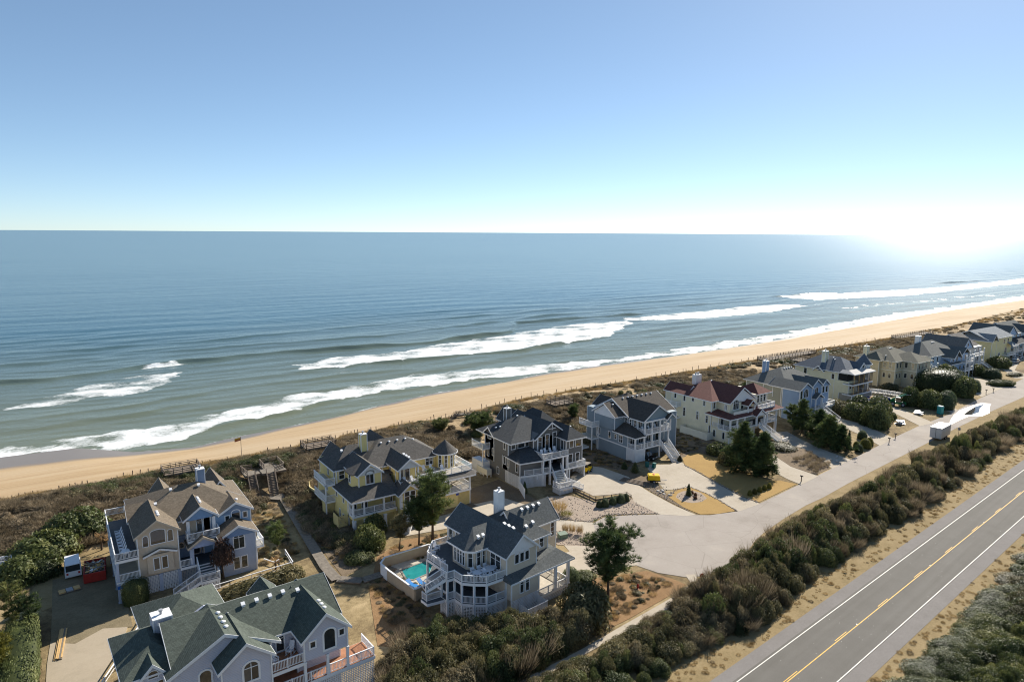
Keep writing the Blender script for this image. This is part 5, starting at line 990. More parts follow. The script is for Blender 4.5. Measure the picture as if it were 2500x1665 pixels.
def leaf_quads(P, D, size, rg, aspect=.55):
    n = len(P); r = rg.normal(size=(n, 3)); U = np.cross(D, r); U /= np.linalg.norm(U, axis=1)[:, None]+1e-9
    Dn = D+rg.normal(size=(n, 3))*.55; Dn /= np.linalg.norm(Dn, axis=1)[:, None]; U = np.cross(Dn, U); U /= np.linalg.norm(U, axis=1)[:, None]+1e-9; W = np.cross(Dn, U)
    s_ = (size*(.6+.8*rg.random(n)))[:, None]; a = U*s_; b = W*s_*aspect
    V = np.stack([P-a, P-b*.9, P+a, P+b*.9], 1).reshape(-1, 3); F = np.arange(4*n).reshape(n, 4); return V, F
def lump(d, rg, k=9, amp=.28):
    c = rg.normal(size=(k, 3)); c[:, 2] = np.abs(c[:, 2]); c /= np.linalg.norm(c, axis=1)[:, None]
    dd = d@c.T; return 1-amp+amp*1.25*np.exp(-((1-dd)/.16)**2*.5).max(1)
def shrub_mesh(name, mat, seed, n=2200, amp=.3, size=.075, flat=.85, core=True, boxy=1.0, inner=.72):
    rg = np.random.default_rng(seed); d = rg.normal(size=(n, 3)); d[:, 2] = np.abs(d[:, 2])*1.15-.22; d /= np.linalg.norm(d, axis=1)[:, None]
    if boxy != 1: d = np.sign(d)*np.abs(d)**boxy; d /= np.abs(d).max(1)[:, None]**(1-boxy)+1e-6
    st = rg.bit_generator.state; r = lump(d/np.linalg.norm(d, axis=1)[:, None], np.random.default_rng(seed+1), 11, amp)
    rad = r*(inner+(1.03-inner)*rg.random(n)**.45); P = d*rad[:, None]; P[:, 2] = P[:, 2]*flat+.12
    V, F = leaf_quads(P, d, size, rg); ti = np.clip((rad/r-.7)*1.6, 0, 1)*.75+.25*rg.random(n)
    if core:
        m = 14; q = 7; cv = []
        for i in range(q+1):
            for j in range(m): th = math.pi*.62*i/q; cv.append((math.sin(th)*math.cos(2*math.pi*j/m), math.sin(th)*math.sin(2*math.pi*j/m), math.cos(th)))
        cv = np.array(cv); cd_ = cv/np.linalg.norm(cv, axis=1)[:, None]
        if boxy != 1: cd_ = np.sign(cd_)*np.abs(cd_)**boxy; cd_ /= np.abs(cd_).max(1)[:, None]**(1-boxy)+1e-6
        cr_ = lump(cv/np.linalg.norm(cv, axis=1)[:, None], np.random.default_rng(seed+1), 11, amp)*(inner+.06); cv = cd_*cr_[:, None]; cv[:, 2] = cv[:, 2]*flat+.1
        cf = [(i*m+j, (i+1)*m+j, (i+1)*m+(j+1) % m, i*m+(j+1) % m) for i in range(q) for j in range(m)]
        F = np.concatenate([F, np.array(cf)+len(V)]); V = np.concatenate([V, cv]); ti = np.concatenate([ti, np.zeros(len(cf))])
    V[:, 2] = np.maximum(V[:, 2], -.02); return raw(name, V, F, mat, ti)
def twig_mesh(name, mat, seed, n=900, h=1.0, spread=1.0, w_=.016, leafy=0):
    rg = np.random.default_rng(seed); a = rg.random(n)*2*np.pi; r0 = np.sqrt(rg.random(n))*.45*spread; b = np.stack([r0*np.cos(a), r0*np.sin(a), np.zeros(n)], 1)
    ln = (.45+.6*rg.random(n))*h; out = np.stack([np.cos(a), np.sin(a), np.zeros(n)], 1)*(r0*.9+.25*rg.random(n))[:, None]+rg.normal(size=(n, 3))*.12; t_ = b+out; t_[:, 2] = ln
    s_ = b+(t_-b)*(.25+.3*rg.random(n))[:, None]; d = t_-s_; u = np.cross(d, rg.normal(size=(n, 3))); u /= np.linalg.norm(u, axis=1)[:, None]+1e-9; u *= w_
    V = np.stack([s_-u, s_+u, t_+u*.4, t_-u*.4], 1).reshape(-1, 3); return raw(name, V, np.arange(4*n).reshape(n, 4), mat, rg.random(n))
SHR = {}
for k_, (mat_, n_, am_, sz_) in dict(dark=(L_DARK, 2600, .3, .062), olive=(L_OLIVE, 2600, .34, .06), bright=(L_BRIGHT, 2600, .34, .066), brown=(L_BROWN, 2600, .34, .055), yellow=(L_YEL, 1800, .15, .06), rust=(L_RUST, 1500, .4, .07)).items():
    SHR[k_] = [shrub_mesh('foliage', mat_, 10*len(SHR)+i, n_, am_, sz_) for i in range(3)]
L_BOX = m_leaf('boxwood_leaves', (.085, .115, .055), (.20, .235, .115))
SHR['ball'] = [shrub_mesh('foliage', L_BOX, 301, 2600, .05, .045, .95, inner=.86), shrub_mesh('foliage', L_BOX, 302, 2600, .06, .045, .95, inner=.86)]
SHR['yball'] = [shrub_mesh('foliage', L_YEL, 303, 2200, .06, .05, .95, inner=.86)]
SHR['hedge'] = [shrub_mesh('foliage', L_BRIGHT, 305, 4200, .1, .035, .95, inner=.88, boxy=.55)]
SHR['dbox'] = [shrub_mesh('foliage', L_DARK, 306, 4200, .06, .035, .98, inner=.88, boxy=.6)]
SHR['mass'] = [shrub_mesh('foliage', L_DARK, 307, 5200, .2, .032, .95, inner=.86, boxy=.75)]
stem_m = MB(); stem_m.tube([(0, 0, -.05), (.03, 0, .3), (0, .02, .55)], [.07, .05, .03], 6); STEM = stem_m.mesh('stem', BARK)
def shrub(kind, x, y, r, hgt, label, group, cat='shrub', name='shrub', ry=None, rz=None):
    o = thing(name, label, cat, (x, y, g0(x, y)), rz if rz is not None else rnd.random()*6.28, group); o.scale = (r, ry or r, hgt/.98)
    put('foliage', rnd.choice(SHR[kind]), o); put('stem', STEM, o); return o
# -- individual shrubs: kind, x, y, radius, height, label, (ry, rz)
GA = 'broad evergreen shrubs left of the taupe house'
for kd, x, y, r, hh, lb in (('bright', .8, 123.5, 4.6, 4.4, 'big round glossy green shrub behind the left deck of the taupe house'), ('bright', -3.6, 118, 4.6, 4.0, 'sprawling lit green shrub uphill of the parked white van'),
        ('bright', -6.2, 113, 3.2, 3.2, 'curving hedge shrub beside the little white hut'), ('dark', -3.8, 112, 2.2, 2.4, 'dark inner shrub in the curl of the hedge by the van')):
    shrub(kd, x, y, r, hh, lb, GA)
shrub('hedge', -6.0, 88.6, 1.9, 2.6, 'clipped pale green hedge along the left edge of the drive', 'hedges', 'hedge', 'hedge', 8.2, 0)
shrub('dbox', 6.3, 97.0, 1.45, 2.9, 'near black clipped box bush in front of the taupe house lattice', 'clipped bushes')
shrub('olive', 19.8, 90.2, 1.5, 2.4, 'long olive hedge between the green roof and the white rail fence', 'hedges', 'hedge', 'hedge', 6.8, R(-83))
shrub('olive', 25.0, 91.0, 1.9, 2.4, 'square end of the olive hedge by the stepping stones', 'hedges', 'hedge', 'hedge')
shrub('dark', 41.0, 98.8, 1.9, 3.2, 'dark shrub against the lattice of the yellow porch', 'foundation shrubs'); shrub('bright', 38.3, 94.6, 2.4, 3.8, 'sunlit tall green shrub at the front corner of the yellow house', 'foundation shrubs')
shrub('olive', 36.2, 97.5, 2.2, 1.6, 'low shaded shrub under the yellow house shower stall', 'foundation shrubs'); shrub('dark', 35.4, 91.6, 2.2, 1.3, 'low dark creeping shrub beside the boardwalk', 'foundation shrubs')
shrub('olive', 53.0, 60.6, 4.2, 4.2, 'large speckled golden green shrub beside the porch lattice of the pool house', 'shrubs round the pool house', ry=3.6); shrub('dark', 55.2, 62.0, 2.6, 3.6, 'dark shaded side bush next to the leaning pine', 'shrubs round the pool house')
shrub('ball', 57.4, 68.3, 1.35, 2.3, 'smooth clipped dome bush beside the porch post of the pool house', 'clipped bushes'); shrub('dark', 60.1, 68.4, 1.7, .9, 'low dark creeping bush by the concrete drive', 'low bushes'); 
shrub('rust', 17.3, 97.0, 1.6, 3.6, 'reddish purple leafed small tree before the taupe house stairs', None, 'tree', 'purple_tree', 1.5).location.z = 2.6
mb = MB(); mb.tube([(17.3, 97, 0), (17.2, 97, 1.6), (17.4, 97.1, 3.4)], [.14, .1, .05]); tp = mb.build('trunk', BARK); pt_ = [o for o in COL.objects if o.name == 'purple_tree'][0]; tp.parent = pt_; tp.matrix_parent_inverse = Matrix.LocRotScale(pt_.location, pt_.rotation_euler, pt_.scale).inverted()
for i, (x, y) in enumerate(((79.0, 86.4), (80.0, 86.0), (80.9, 86.9), (81.9, 86.0), (82.9, 86.5), (83.7, 85.7), (85.0, 85.8))):
    shrub('ball', x, y, (.62, .72, .6, .72, .6, .82, .72)[i], (1.15, 1.35, 1.1, 1.35, 1.1, 1.5, 1.3)[i], ('leftmost clipped boxwood ball below the low timber fence', 'second boxwood ball from the left below the timber fence', 'small back row boxwood ball, third from the left', 'fourth clipped boxwood ball, in the middle of the row', 'fifth boxwood ball, small one behind its neighbours', 'largest clipped boxwood ball, second from the right', 'rightmost boxwood ball at the end of the timber fence')[i], 'row of clipped boxwood balls')
for i, x in enumerate((106.4, 107.9, 109.5, 111.1, 112.7)): shrub('yball', x, 74.6+.05*i, .48, 1.0, ('leftmost', 'second from left', 'middle', 'second from right', 'rightmost')[i]+' small yellow tipped shrub in the row on the lawn', 'row of yellow tipped lawn shrubs')
GB = 'shrubs between the drives'
for kd, x, y, r, hh, lb in (('dark', 121, 94.0, 2.4, 2.6, 'shadowed shrub at the foot of the cream house wall'), ('olive', 117.2, 88.6, 1.9, 2.7, 'pale flecked shrub left of the big twin pine'), ('dark', 119.5, 81.5, 1.5, 1.6, 'dark skirt of shrub under the twin pine'),
        ('olive', 137, 88.5, 3.2, 1.2, 'low frosted ground cover shrub beside the cream house drive'), ('ball', 160, 82, 1.2, 1.9, 'dark round shrub above the yellow one by the street'), ('yball', 153.8, 77.9, 1.3, 2.0, 'bright yellow green round shrub near the kerb'), ('yball', 156.3, 78.3, .9, 1.8, 'small yellow shrub behind the bright round one'),
        ('ball', 149.8, 77.2, .9, 1.6, 'small green round shrub nearest the street kerb'), ('yball', 152.6, 79.4, .7, 1.2, 'smallest yellow shrub in the roadside cluster'), ('dark', 185, 87, 1.1, 1.6, 'small round shrub beside the lumber pile')):
    shrub(kd, x, y, r, hh, lb, GB)
GM = 'tall evergreen masses between the far houses'
for kd, x, y, r, hh, lb, ry in (('dark', 176, 92.5, 3.1, 4.4, 'tall bush below the stair of the sage house', 3.4), ('dark', 172.8, 85.6, 3.6, 6.2, 'dark rounded bush standing closest to the sage house drive', 3.2), ('dark', 179.8, 88.4, 3.4, 6.4, 'largest dark bush beside the lumber pile', 3.6), ('dark', 183.5, 96, 3.3, 4.6, 'bush below the stripped stud walls', 3.6), ('olive', 178, 98, 3, 4, 'olive bush squeezed between sage house and stripped house', 3),
        ('olive', 217, 104.2, 2.3, 2.7, 'long green hedge below the tan house', 5.5), ('dark', 204, 91.6, 2.7, 5.4, 'tall bush right of the green telehandler', 2.7), ('dark', 205.8, 87.2, 3.2, 5.2, 'big dark bush behind the portable toilet', 3.4), ('ball', 208.5, 84.5, 2.6, 4.3, 'smooth domed bush behind the teal portable toilet', 2.8), ('ball', 217.4, 87.4, 2.2, 3.3, 'neat dome bush right of the portable toilet', 2.4),
        ('mass', 231.5, 95.4, 6.4, 6.2, 'huge dark evergreen mass before the pale blue house', 8.2), ('dark', 228.6, 87.4, 3.4, 6.2, 'tall dark end of the evergreen mass nearest the street', 3.4), ('ball', 240, 89, 1.8, 3.4, 'pillar shaped bush at the end of the evergreen mass', 1.8), ('dark', 244.5, 99.5, 4.2, 6.4, 'tall pine like bush against the pale blue balcony', 4),
        ('ball', 267.6, 94.6, 3.2, 3.2, 'wide dome bush in the far sandy forecourt', 3), ('dark', 257, 87.6, 4.6, 1.9, 'flat spreading bush by the far street kerb', 2.4), ('olive', 265.6, 101.5, 2.4, 3.6, 'olive bush at the foot of the pale blue house', 2.6), ('dark', 268.5, 99.6, 2.7, 3.8, 'dark bush beside the long far stair', 2.6), ('dark', 291.5, 101, 5.0, 4.0, 'broad bush before the far yellow house', 3.2), ('olive', 279, 91.6, 3.2, 1.2, 'low bush at the far kerb', 2)):
    shrub(kd, x, y, r, hh, lb, GM, ry=ry)
# -- pines
def tuft_mesh(mat, seed, n=34, L=.5):
    rg = np.random.default_rng(seed); d = rg.normal(size=(n, 3)); d[:, 2] = np.abs(d[:, 2])*1.1+.15; d /= np.linalg.norm(d, axis=1)[:, None]; r = rg.normal(size=(n, 3)); u = np.cross(d, r); u /= np.linalg.norm(u, axis=1)[:, None]
    return d*L*(.7+.5*rg.random(n))[:, None], u*L*.085
def pine(x, y, hgt, rad, label, group='pines', lean=(0, 0), bare=.25, seed=1, mat=None, nb=34, tuft=.55, name='pine_tree', cat='pine', wide=1.0, conic=False):
    rg = np.random.default_rng(seed); T = thing(name, label, cat, (x, y, g0(x, y)), 0, group); tr = MB()
    ax = lambda t_: Vector((lean[0]*(t_**1.3)+.12*math.sin(t_*5+seed), lean[1]*(t_**1.3)+.1*math.sin(t_*4+2*seed), hgt*t_))
    tr.tube([ax(i/8) for i in range(9)], [max(.03, hgt*.022*(1-i/8.6)) for i in range(9)], 8); tr.build('trunk', BARK, T)
    V = []; F = []; ti = []; br = MB(); nv = 0
    for b in range(nb):
        t0 = bare+(1-bare)*(b+.5)/nb; a = b*2.4+rg.random()*.7; s_ = ax(t0*.94); prof = (math.sin(math.pi*min(1, (1-t0)/(1-bare)*.78+.2))**.8) if not conic else (1-t0)**.62*(1.0+.25*math.sin(t0*17+seed))
        L = rad*prof*(.65+.5*rg.random())*(1 if wide == 1 else wide); up_ = .15+.5*t0+.25*rg.random(); e = s_+Vector((math.cos(a)*L, math.sin(a)*L, L*up_*.55)); mid = s_.lerp(e, .5)-Vector((0, 0, L*.06))
        br.tube([s_, mid, e], [max(.015, hgt*.006*(1-t0*.6)), .02, .012], 4, cap=False)
        m = max(5, int(L*9))
        for k in range(m):
            f = .3+.72*k/m; q = s_.lerp(e, f)+Vector(rg.normal(size=3)*L*.11); q.z += .1*tuft
            d, u = tuft_mesh(None, int(rg.integers(1e9)), 20, tuft*(.75+.5*rg.random())); p0 = np.array(q)
            v = np.stack([p0-u*.6+d*.05, p0+u*.6+d*.05, p0+d+u*.3, p0+d-u*.3], 1).reshape(-1, 3); V.append(v); F.append(np.arange(80).reshape(20, 4)+nv); nv += 80; ti.append(np.full(20, .15+.75*rg.random()))
    br.build('branches', BARK, T)['kind'] = 'stuff'; put('needles', raw('needles', np.concatenate(V), np.concatenate(F), mat or L_PINE, np.concatenate(ti)), T); return T
pine(59.3, 62.6, 8.8, 3.7, 'pine with a curved leaning trunk on the mulch beside the turning circle', lean=(1.6, 1.3), bare=.26, seed=3, nb=52)
pine(41.8, 91.0, 5.2, 1.6, 'slender young pine nearest the boardwalk in front of the yellow house', seed=5, bare=.4, nb=20, mat=L_OLIVE)
pine(45.1, 91.0, 7.6, 2.5, 'middle pine of the group before the yellow house entry', seed=6, bare=.3, nb=34)
pine(47.6, 91.2, 11.2, 3.1, 'tallest pine of the group before the yellow house', seed=7, bare=.22, nb=46)
pine(26.3, 103.0, 3.8, 1.5, 'small sapling pine right of the taupe house', seed=8, bare=.05, nb=22, tuft=.45)
pine(116.6, 84.0, 10.8, 4.3, 'taller stem of the big dark twin pine on the ochre lawn', seed=9, conic=True, bare=.02, nb=76, tuft=.6)
pine(117.4, 79.9, 9.4, 3.9, 'shorter stem of the dark twin pine nearest the street', seed=10, conic=True, bare=.02, nb=66, tuft=.6)
pine(152.5, 93.2, 8.6, 3.4, 'tall pine masking the front of the sage house', seed=11, conic=True, bare=.05, nb=40, tuft=.65); pine(147.7, 83.4, 7.4, 4.2, 'bushy dark pine spreading along the cream house drive', seed=12, conic=True, bare=.02, nb=44, tuft=.65); pine(146.0, 79.4, 6.2, 2.8, 'lower pine at the street end of the long dark clump', seed=13, conic=True, bare=.02, nb=34, tuft=.6); pine(151.2, 87.8, 7.4, 3.6, 'dense pine in the middle of the long dark clump', seed=14, conic=True, bare=.02, nb=40, tuft=.65)
pine(155.0, 97.6, 5.6, 2.0, 'dark pine beside the white deck corner of the cream house', seed=15, bare=.1, nb=26)
pine(82.5, 133.5, 3.4, 3.2, 'wide low green pine in the dune beside the charcoal house', seed=16, bare=.02, nb=40, tuft=.55, wide=1.15)
pine(74.5, 138, 2.2, 2.4, 'low dark bushy pine in the dune behind the turret', seed=17, bare=.02, nb=26, mat=L_DARK); pine(-7.0, 99.0, 5.8, 1.6, 'slim green conifer left of the drive', seed=18, bare=.03, nb=36, tuft=.4, mat=L_BRIGHT); pine(-5.2, 97.2, 4.4, 1.4, 'shorter green conifer at the edge of the drive', seed=19, bare=.03, nb=28, tuft=.4)
pine(-8.2, 88.0, 5.0, 1.8, 'yellow green conifer at the lower left edge', seed=20, bare=.02, nb=34, tuft=.45, mat=L_YEL)
pine(110, 131, 3.6, 1.5, 'small dune pine behind the slate blue house', seed=21, bare=.05, nb=22); pine(176.5, 126, 3.0, 2.4, 'rounded dune pine behind the sage house', seed=22, bare=.02, nb=26); pine(129.5, 125.5, 2.6, 2.6, 'dark dune pine behind the red roof', seed=23, bare=.02, nb=28, mat=L_DARK)
def cone_shrub(x, y, hgt, r, label, mat=None, seed=1, group='narrow upright junipers'):
    rg = np.random.default_rng(seed); n = 1500; T = thing('juniper', label, 'juniper', (x, y, 0), 0, group); z = rg.random(n)**1.25; a = rg.random(n)*6.283; rr = r*(1-z)**.7*(.65+.4*rg.random(n))*np.minimum(1, z*6+.45)
    P = np.stack([rr*np.cos(a), rr*np.sin(a), z*hgt], 1); D = np.stack([np.cos(a)*.5, np.sin(a)*.5, np.ones(n)], 1); V, F = leaf_quads(P, D/1.12, np.full(n, .09), rg); put('foliage', raw('foliage', V, F, mat or L_DARK, rg.random(n)*.8), T)
    mb = MB(); mb.lathe([(r*.62, .02), (r*.5, hgt*.35), (r*.2, hgt*.75), (.02, hgt*.95)], 8); put('stem', mb.mesh('stem', mat or L_DARK), T)
cone_shrub(96.6, 81.0, 2.4, .62, 'upright dark juniper in the gravel oval on the lawn', None, 2); cone_shrub(71.5, 99.1, 2.4, .6, 'upright juniper below the charcoal house lattice', None, 3)
cone_shrub(97.2, 95.8, 2.2, 1.0, 'shaded juniper by the corner of the slate blue house', None, 4); cone_shrub(96.9, 98.6, 1.5, .8, 'small shaded juniper further along the slate blue wall', None, 5); cone_shrub(112.2, 99.2, 2.2, .5, 'slim juniper right of the slate blue stair', None, 6); cone_shrub(149.9, 79.8, 4.4, .9, 'twisted narrow juniper at the end of the dark clump', None, 7); cone_shrub(110.4, 95.4, 1.3, .7, 'short round juniper beside the stair foot', L_OLIVE, 8)
def grass_clump(x, y, hgt, r, label, group, mat=None, seed=1):
    me = twig_mesh('blades', mat or L_STRAW, seed, 420, 1, 1, .012); T = thing('grass_clump', label, 'grass clump', (x, y, 0), 0, group); T.scale = (r*1.6, r*1.6, hgt); put('blades', me, T)
for i, (x, y, lb) in enumerate(((67.2, 81.6, 'upright straw grass clump nearest the green utility box'), (68.0, 80.8, 'middle straw grass clump of three on the gravel island'), (68.8, 79.8, 'straw grass clump closest to the turning circle'))): grass_clump(x, y, 1.6, .42, lb, 'three straw grass clumps', seed=30+i)
grass_clump(71.4, 88.8, 2.2, 1.1, 'large pampas grass clump behind the pool house', 'pampas grass', seed=34); grass_clump(71.4, 86.6, 1.0, .8, 'low yellow grass clump below the pampas', 'pampas grass', L_YEL, 35)
grass_clump(46.5, 88.2, .8, 1.2, 'yellow green grasses beside the white deck rail of the pool house', 'pampas grass', L_YEL, 36)
gm = twig_mesh('blades', L_BROWN, 40, 260, 1, 1, .014)
for i, (a, b) in enumerate([(p, q) for p in range(6) for q in range(4)]):
    x = 128.6+a*1.35+b*.9+rnd.uniform(-.3, .3); y = 75.0+b*2.0+a*.22+rnd.uniform(-.4, .4)
    T = thing('grass_clump', 'brown tufted grass clump planted in rows in the bed beside the street', 'grass clump', (x, y, .04), rnd.random()*6, 'rows of brown grass clumps'); T.scale = (.75, .75, rnd.uniform(.8, 1.1)); put('blades', gm, T)
for i, (x, y, r, hh, lb) in enumerate(((97.9, 81.3, .35, .7, 'upper red brown shrublet in the gravel oval'), (97.6, 80.2, .35, .65, 'middle red brown shrublet in the gravel oval'), (96.4, 79.2, .38, .6, 'lowest red brown shrublet in the gravel oval'))): shrub('rust', x, y, r, hh, lb, 'red brown shrublets')
# palms, dried
PALM = m_leaf('dry_palm_fronds', (.42, .25, .10), (.60, .42, .2), .7)
def palm(x, y, hgt, label, seed):
    T = thing('palm', label, 'palm', (x, y, g0(x, y)), 0, 'dry fan palms'); mb = MB(); mb.tube([(0, 0, 0), (.05, 0, hgt*.5), (0, .05, hgt)], [.16, .13, .12], 7); mb.build('trunk', BARK, T); rg = np.random.default_rng(seed)
    for k in range(16):
        a = k*2.4; el = rg.uniform(-.3, 1.0); d = Vector((math.cos(a)*math.cos(el), math.sin(a)*math.cos(el), math.sin(el))); u = d.cross(Vector((0, 0, 1))).normalized(); c = Vector((0, 0, hgt)); m = MB(); L = rg.uniform(.9, 1.3)
        for j in range(-3, 4): e = c+d*L*(1-abs(j)*.06)+u*j*.16*L-Vector((0, 0, .12*abs(j))); b = c+d*L*.35; m.face([tuple(b-u*.02), tuple(b+u*.02), tuple(e+u*.03), tuple(e-u*.03)])
        m.build('frond', PALM, T)
palm(3.6, 116.8, 2.2, 'dry orange fan palm beside the left deck of the taupe house', 3); palm(24.2, 95.8, 1.2, 'dry orange fan palm inside the white rail fence', 4); palm(5.0, 115.6, 1.8, 'smaller dry palm in the shade of the left deck', 5)

# ------------------------------------------------------------------ masses of scrub (nobody could count them)
def scatter(name, pts, scl, idx, meshes, label=None, cat=None):
    col_ = bpy.data.collections.new(name+'_kinds')
    for i, me in enumerate(meshes): o = bpy.data.objects.new(f'{name}_kind_{chr(97+i)}', me); col_.objects.link(o)
    P = np.asarray(pts, np.float32); me = bpy.data.meshes.new(name); me.vertices.add(len(P)); me.vertices.foreach_set('co', P.ravel()); rg = np.random.default_rng(len(P))
    for k, a in (('sx', scl[0]), ('sz', scl[1]), ('rot', rg.random(len(P))*6.28)): at = me.attributes.new(k, 'FLOAT', 'POINT'); at.data.foreach_set('value', np.asarray(a, np.float32))
    at = me.attributes.new('idx', 'INT', 'POINT'); at.data.foreach_set('value', np.asarray(idx, np.int32))
    ob = put(name, me); ob['kind'] = 'stuff'
    if label: tag(ob, label, cat)
    ng = bpy.data.node_groups.new(name+'_nodes', 'GeometryNodeTree'); ng.interface.new_socket('Geometry', in_out='INPUT', socket_type='NodeSocketGeometry'); ng.interface.new_socket('Geometry', in_out='OUTPUT', socket_type='NodeSocketGeometry')
    N = ng.nodes.new; gi, go = N('NodeGroupInput'), N('NodeGroupOutput'); ip = N('GeometryNodeInstanceOnPoints'); ci = N('GeometryNodeCollectionInfo'); ci.inputs['Collection'].default_value = col_; ci.inputs['Separate Children'].default_value = True; ci.inputs['Reset Children'].default_value = True
    def na(k, ty='FLOAT'): n = N('GeometryNodeInputNamedAttribute'); n.data_type = ty; n.inputs['Name'].default_value = k; return n.outputs['Attribute']
    cs = N('ShaderNodeCombineXYZ'); a = na('sx'); ng.links.new(a, cs.inputs[0]); ng.links.new(a, cs.inputs[1]); ng.links.new(na('sz'), cs.inputs[2]); cz = N('ShaderNodeCombineXYZ'); ng.links.new(na('rot'), cz.inputs[2])
    L = ng.links.new; L(gi.outputs[0], ip.inputs['Points']); L(ci.outputs[0], ip.inputs['Instance']); ip.inputs['Pick Instance'].default_value = True; L(na('idx', 'INT'), ip.inputs['Instance Index']); L(cz.outputs[0], ip.inputs['Rotation']); L(cs.outputs[0], ip.inputs['Scale']); L(ip.outputs[0], go.inputs[0])
    md = ob.modifiers.new('scatter', 'NODES'); md.node_group = ng; return ob
def inpoly(x, y, poly):
    x = np.asarray(x); r = np.zeros(len(x), bool); n = len(poly)
    for i in range(n):
        (x0, y0), (x1, y1) = poly[i], poly[(i+1) % n]; c_ = ((y0 > y) != (y1 > y)) & (x < (x1-x0)*(y-y0)/((y1-y0) or 1e-9)+x0); r ^= c_
    return r
rg = np.random.default_rng(11)
def rpts(poly, n):
    a = np.array(poly); lo, hi = a.min(0), a.max(0); out = []
    while sum(map(len, out)) < n: p = lo+(hi-lo)*rg.random((n*2, 2)); out.append(p[inpoly(p[:, 0], p[:, 1], poly)])
    return np.concatenate(out)[:n]
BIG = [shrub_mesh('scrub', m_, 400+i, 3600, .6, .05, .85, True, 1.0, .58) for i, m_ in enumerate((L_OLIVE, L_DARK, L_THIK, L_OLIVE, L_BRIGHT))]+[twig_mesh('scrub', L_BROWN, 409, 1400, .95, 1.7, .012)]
# thicket between street and highway
TN = [(64, 56.0), (70, 57.2), (77.6, 57.6), (81.2, 59.0), (90.6, 60.6), (95.6, 61.3), (105, 62.6), (111.4, 61.8), (127, 63.6), (149, 66.2), (175, 67.6), (206, 69.6), (244, 71), (330, 80), (470, 94)]
TS = [(470, 80), (330, 70), (230, 62.4), (191, 59.6), (165.8, 57.4), (142.5, 54.4), (124.8, 52.8), (103.8, 51.4), (85.5, 49.8), (76.1, 47.6), (71.2, 46.6), (64.2, 47.4), (59.7, 47.6), (53.6, 47), (40, 45), (25, 44), (25, 52.8), (40, 53.4), (52, 54.2), (60, 55.2)]
tp_ = TN+TS; p = np.concatenate([rpts(tp_, 1100), rpts([q for q in tp_ if q[0] < 130], 560)])
a_ = np.array(tp_); dmin = np.full(len(p), 99.)
for i in range(len(tp_)):
    A_, B_ = a_[i], a_[(i+1) % len(tp_)]; ab = B_-A_; u = np.clip(((p-A_)@ab)/(ab@ab), 0, 1); dmin = np.minimum(dmin, np.linalg.norm(p-(A_+u[:, None]*ab), axis=1))
ok = dmin > .3; p, dmin = p[ok], dmin[ok]
sx = np.minimum(.7+1.25*rg.random(len(p))**1.6, .8+dmin*.6); low = np.where(p[:, 0] < 66, .72, 1.0); sz = np.clip(1.4+dmin*.7, 1.3, 4.0)*(.7+.45*rg.random(len(p)))*low
hh = hz(p[:, 0]*1.3, p[:, 1]*1.3); ix = np.where(hh > .25, 2, np.where(hh > -.05, 0, np.where(hh > -.3, 3, 1))); ix = np.where(rg.random(len(p)) < .25, rg.integers(0, 5, len(p)), ix); ix = np.where(rg.random(len(p)) < .1, 5, ix)
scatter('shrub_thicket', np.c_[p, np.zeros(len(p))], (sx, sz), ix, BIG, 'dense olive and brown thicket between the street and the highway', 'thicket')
# thicket in front of the pool house
q_ = [(30.5, 66), (36, 67.0), (40.5, 64.6), (45, 62.8), (49, 60.2), (50.5, 57.4), (46, 56.3), (38, 55.6), (28, 55.2), (24, 57), (26.5, 62.6)]
p = rpts(q_, 250); sx = .8+1.2*rg.random(len(p)); sz = 2.0+1.7*rg.random(len(p)); hh = hz(p[:, 0]*2, p[:, 1]*2); ix = np.where(hh > .2, 2, np.where(hh > -.2, 0, 1)); ix = np.where(rg.random(len(p)) < .08, 5, ix); ix = np.where(rg.random(len(p)) < .15, 3, ix)
scatter('foreground_thicket', np.c_[p, np.zeros(len(p))], (sx, sz), ix, BIG, 'tangled foreground thicket below the white decks of the pool house', 'thicket')
# green scrub south of the highway
p = np.array([hw(rg.uniform(-60, 330), -(8.6+abs(rg.normal())*8))[:2] for _ in range(3400)]); off = -((p-np.array(H0)[:2])@np.array(HN)[:2]); sx = .8+1.3*rg.random(len(p)); sz = np.clip(.45+(off-8.2)*.28, .5, 2.3)*(.8+.4*rg.random(len(p)))
hh = hz(p[:, 0], p[:, 1]); ix = np.where(hh > .35, 0, np.where(hh > -.1, 1, 4)); ix = np.where(rg.random(len(p)) < .2, 1, ix)
scatter('roadside_scrub', np.c_[p, np.zeros(len(p))], (sx, sz), ix, BIG, 'green scrub along the south side of the highway', 'scrub')
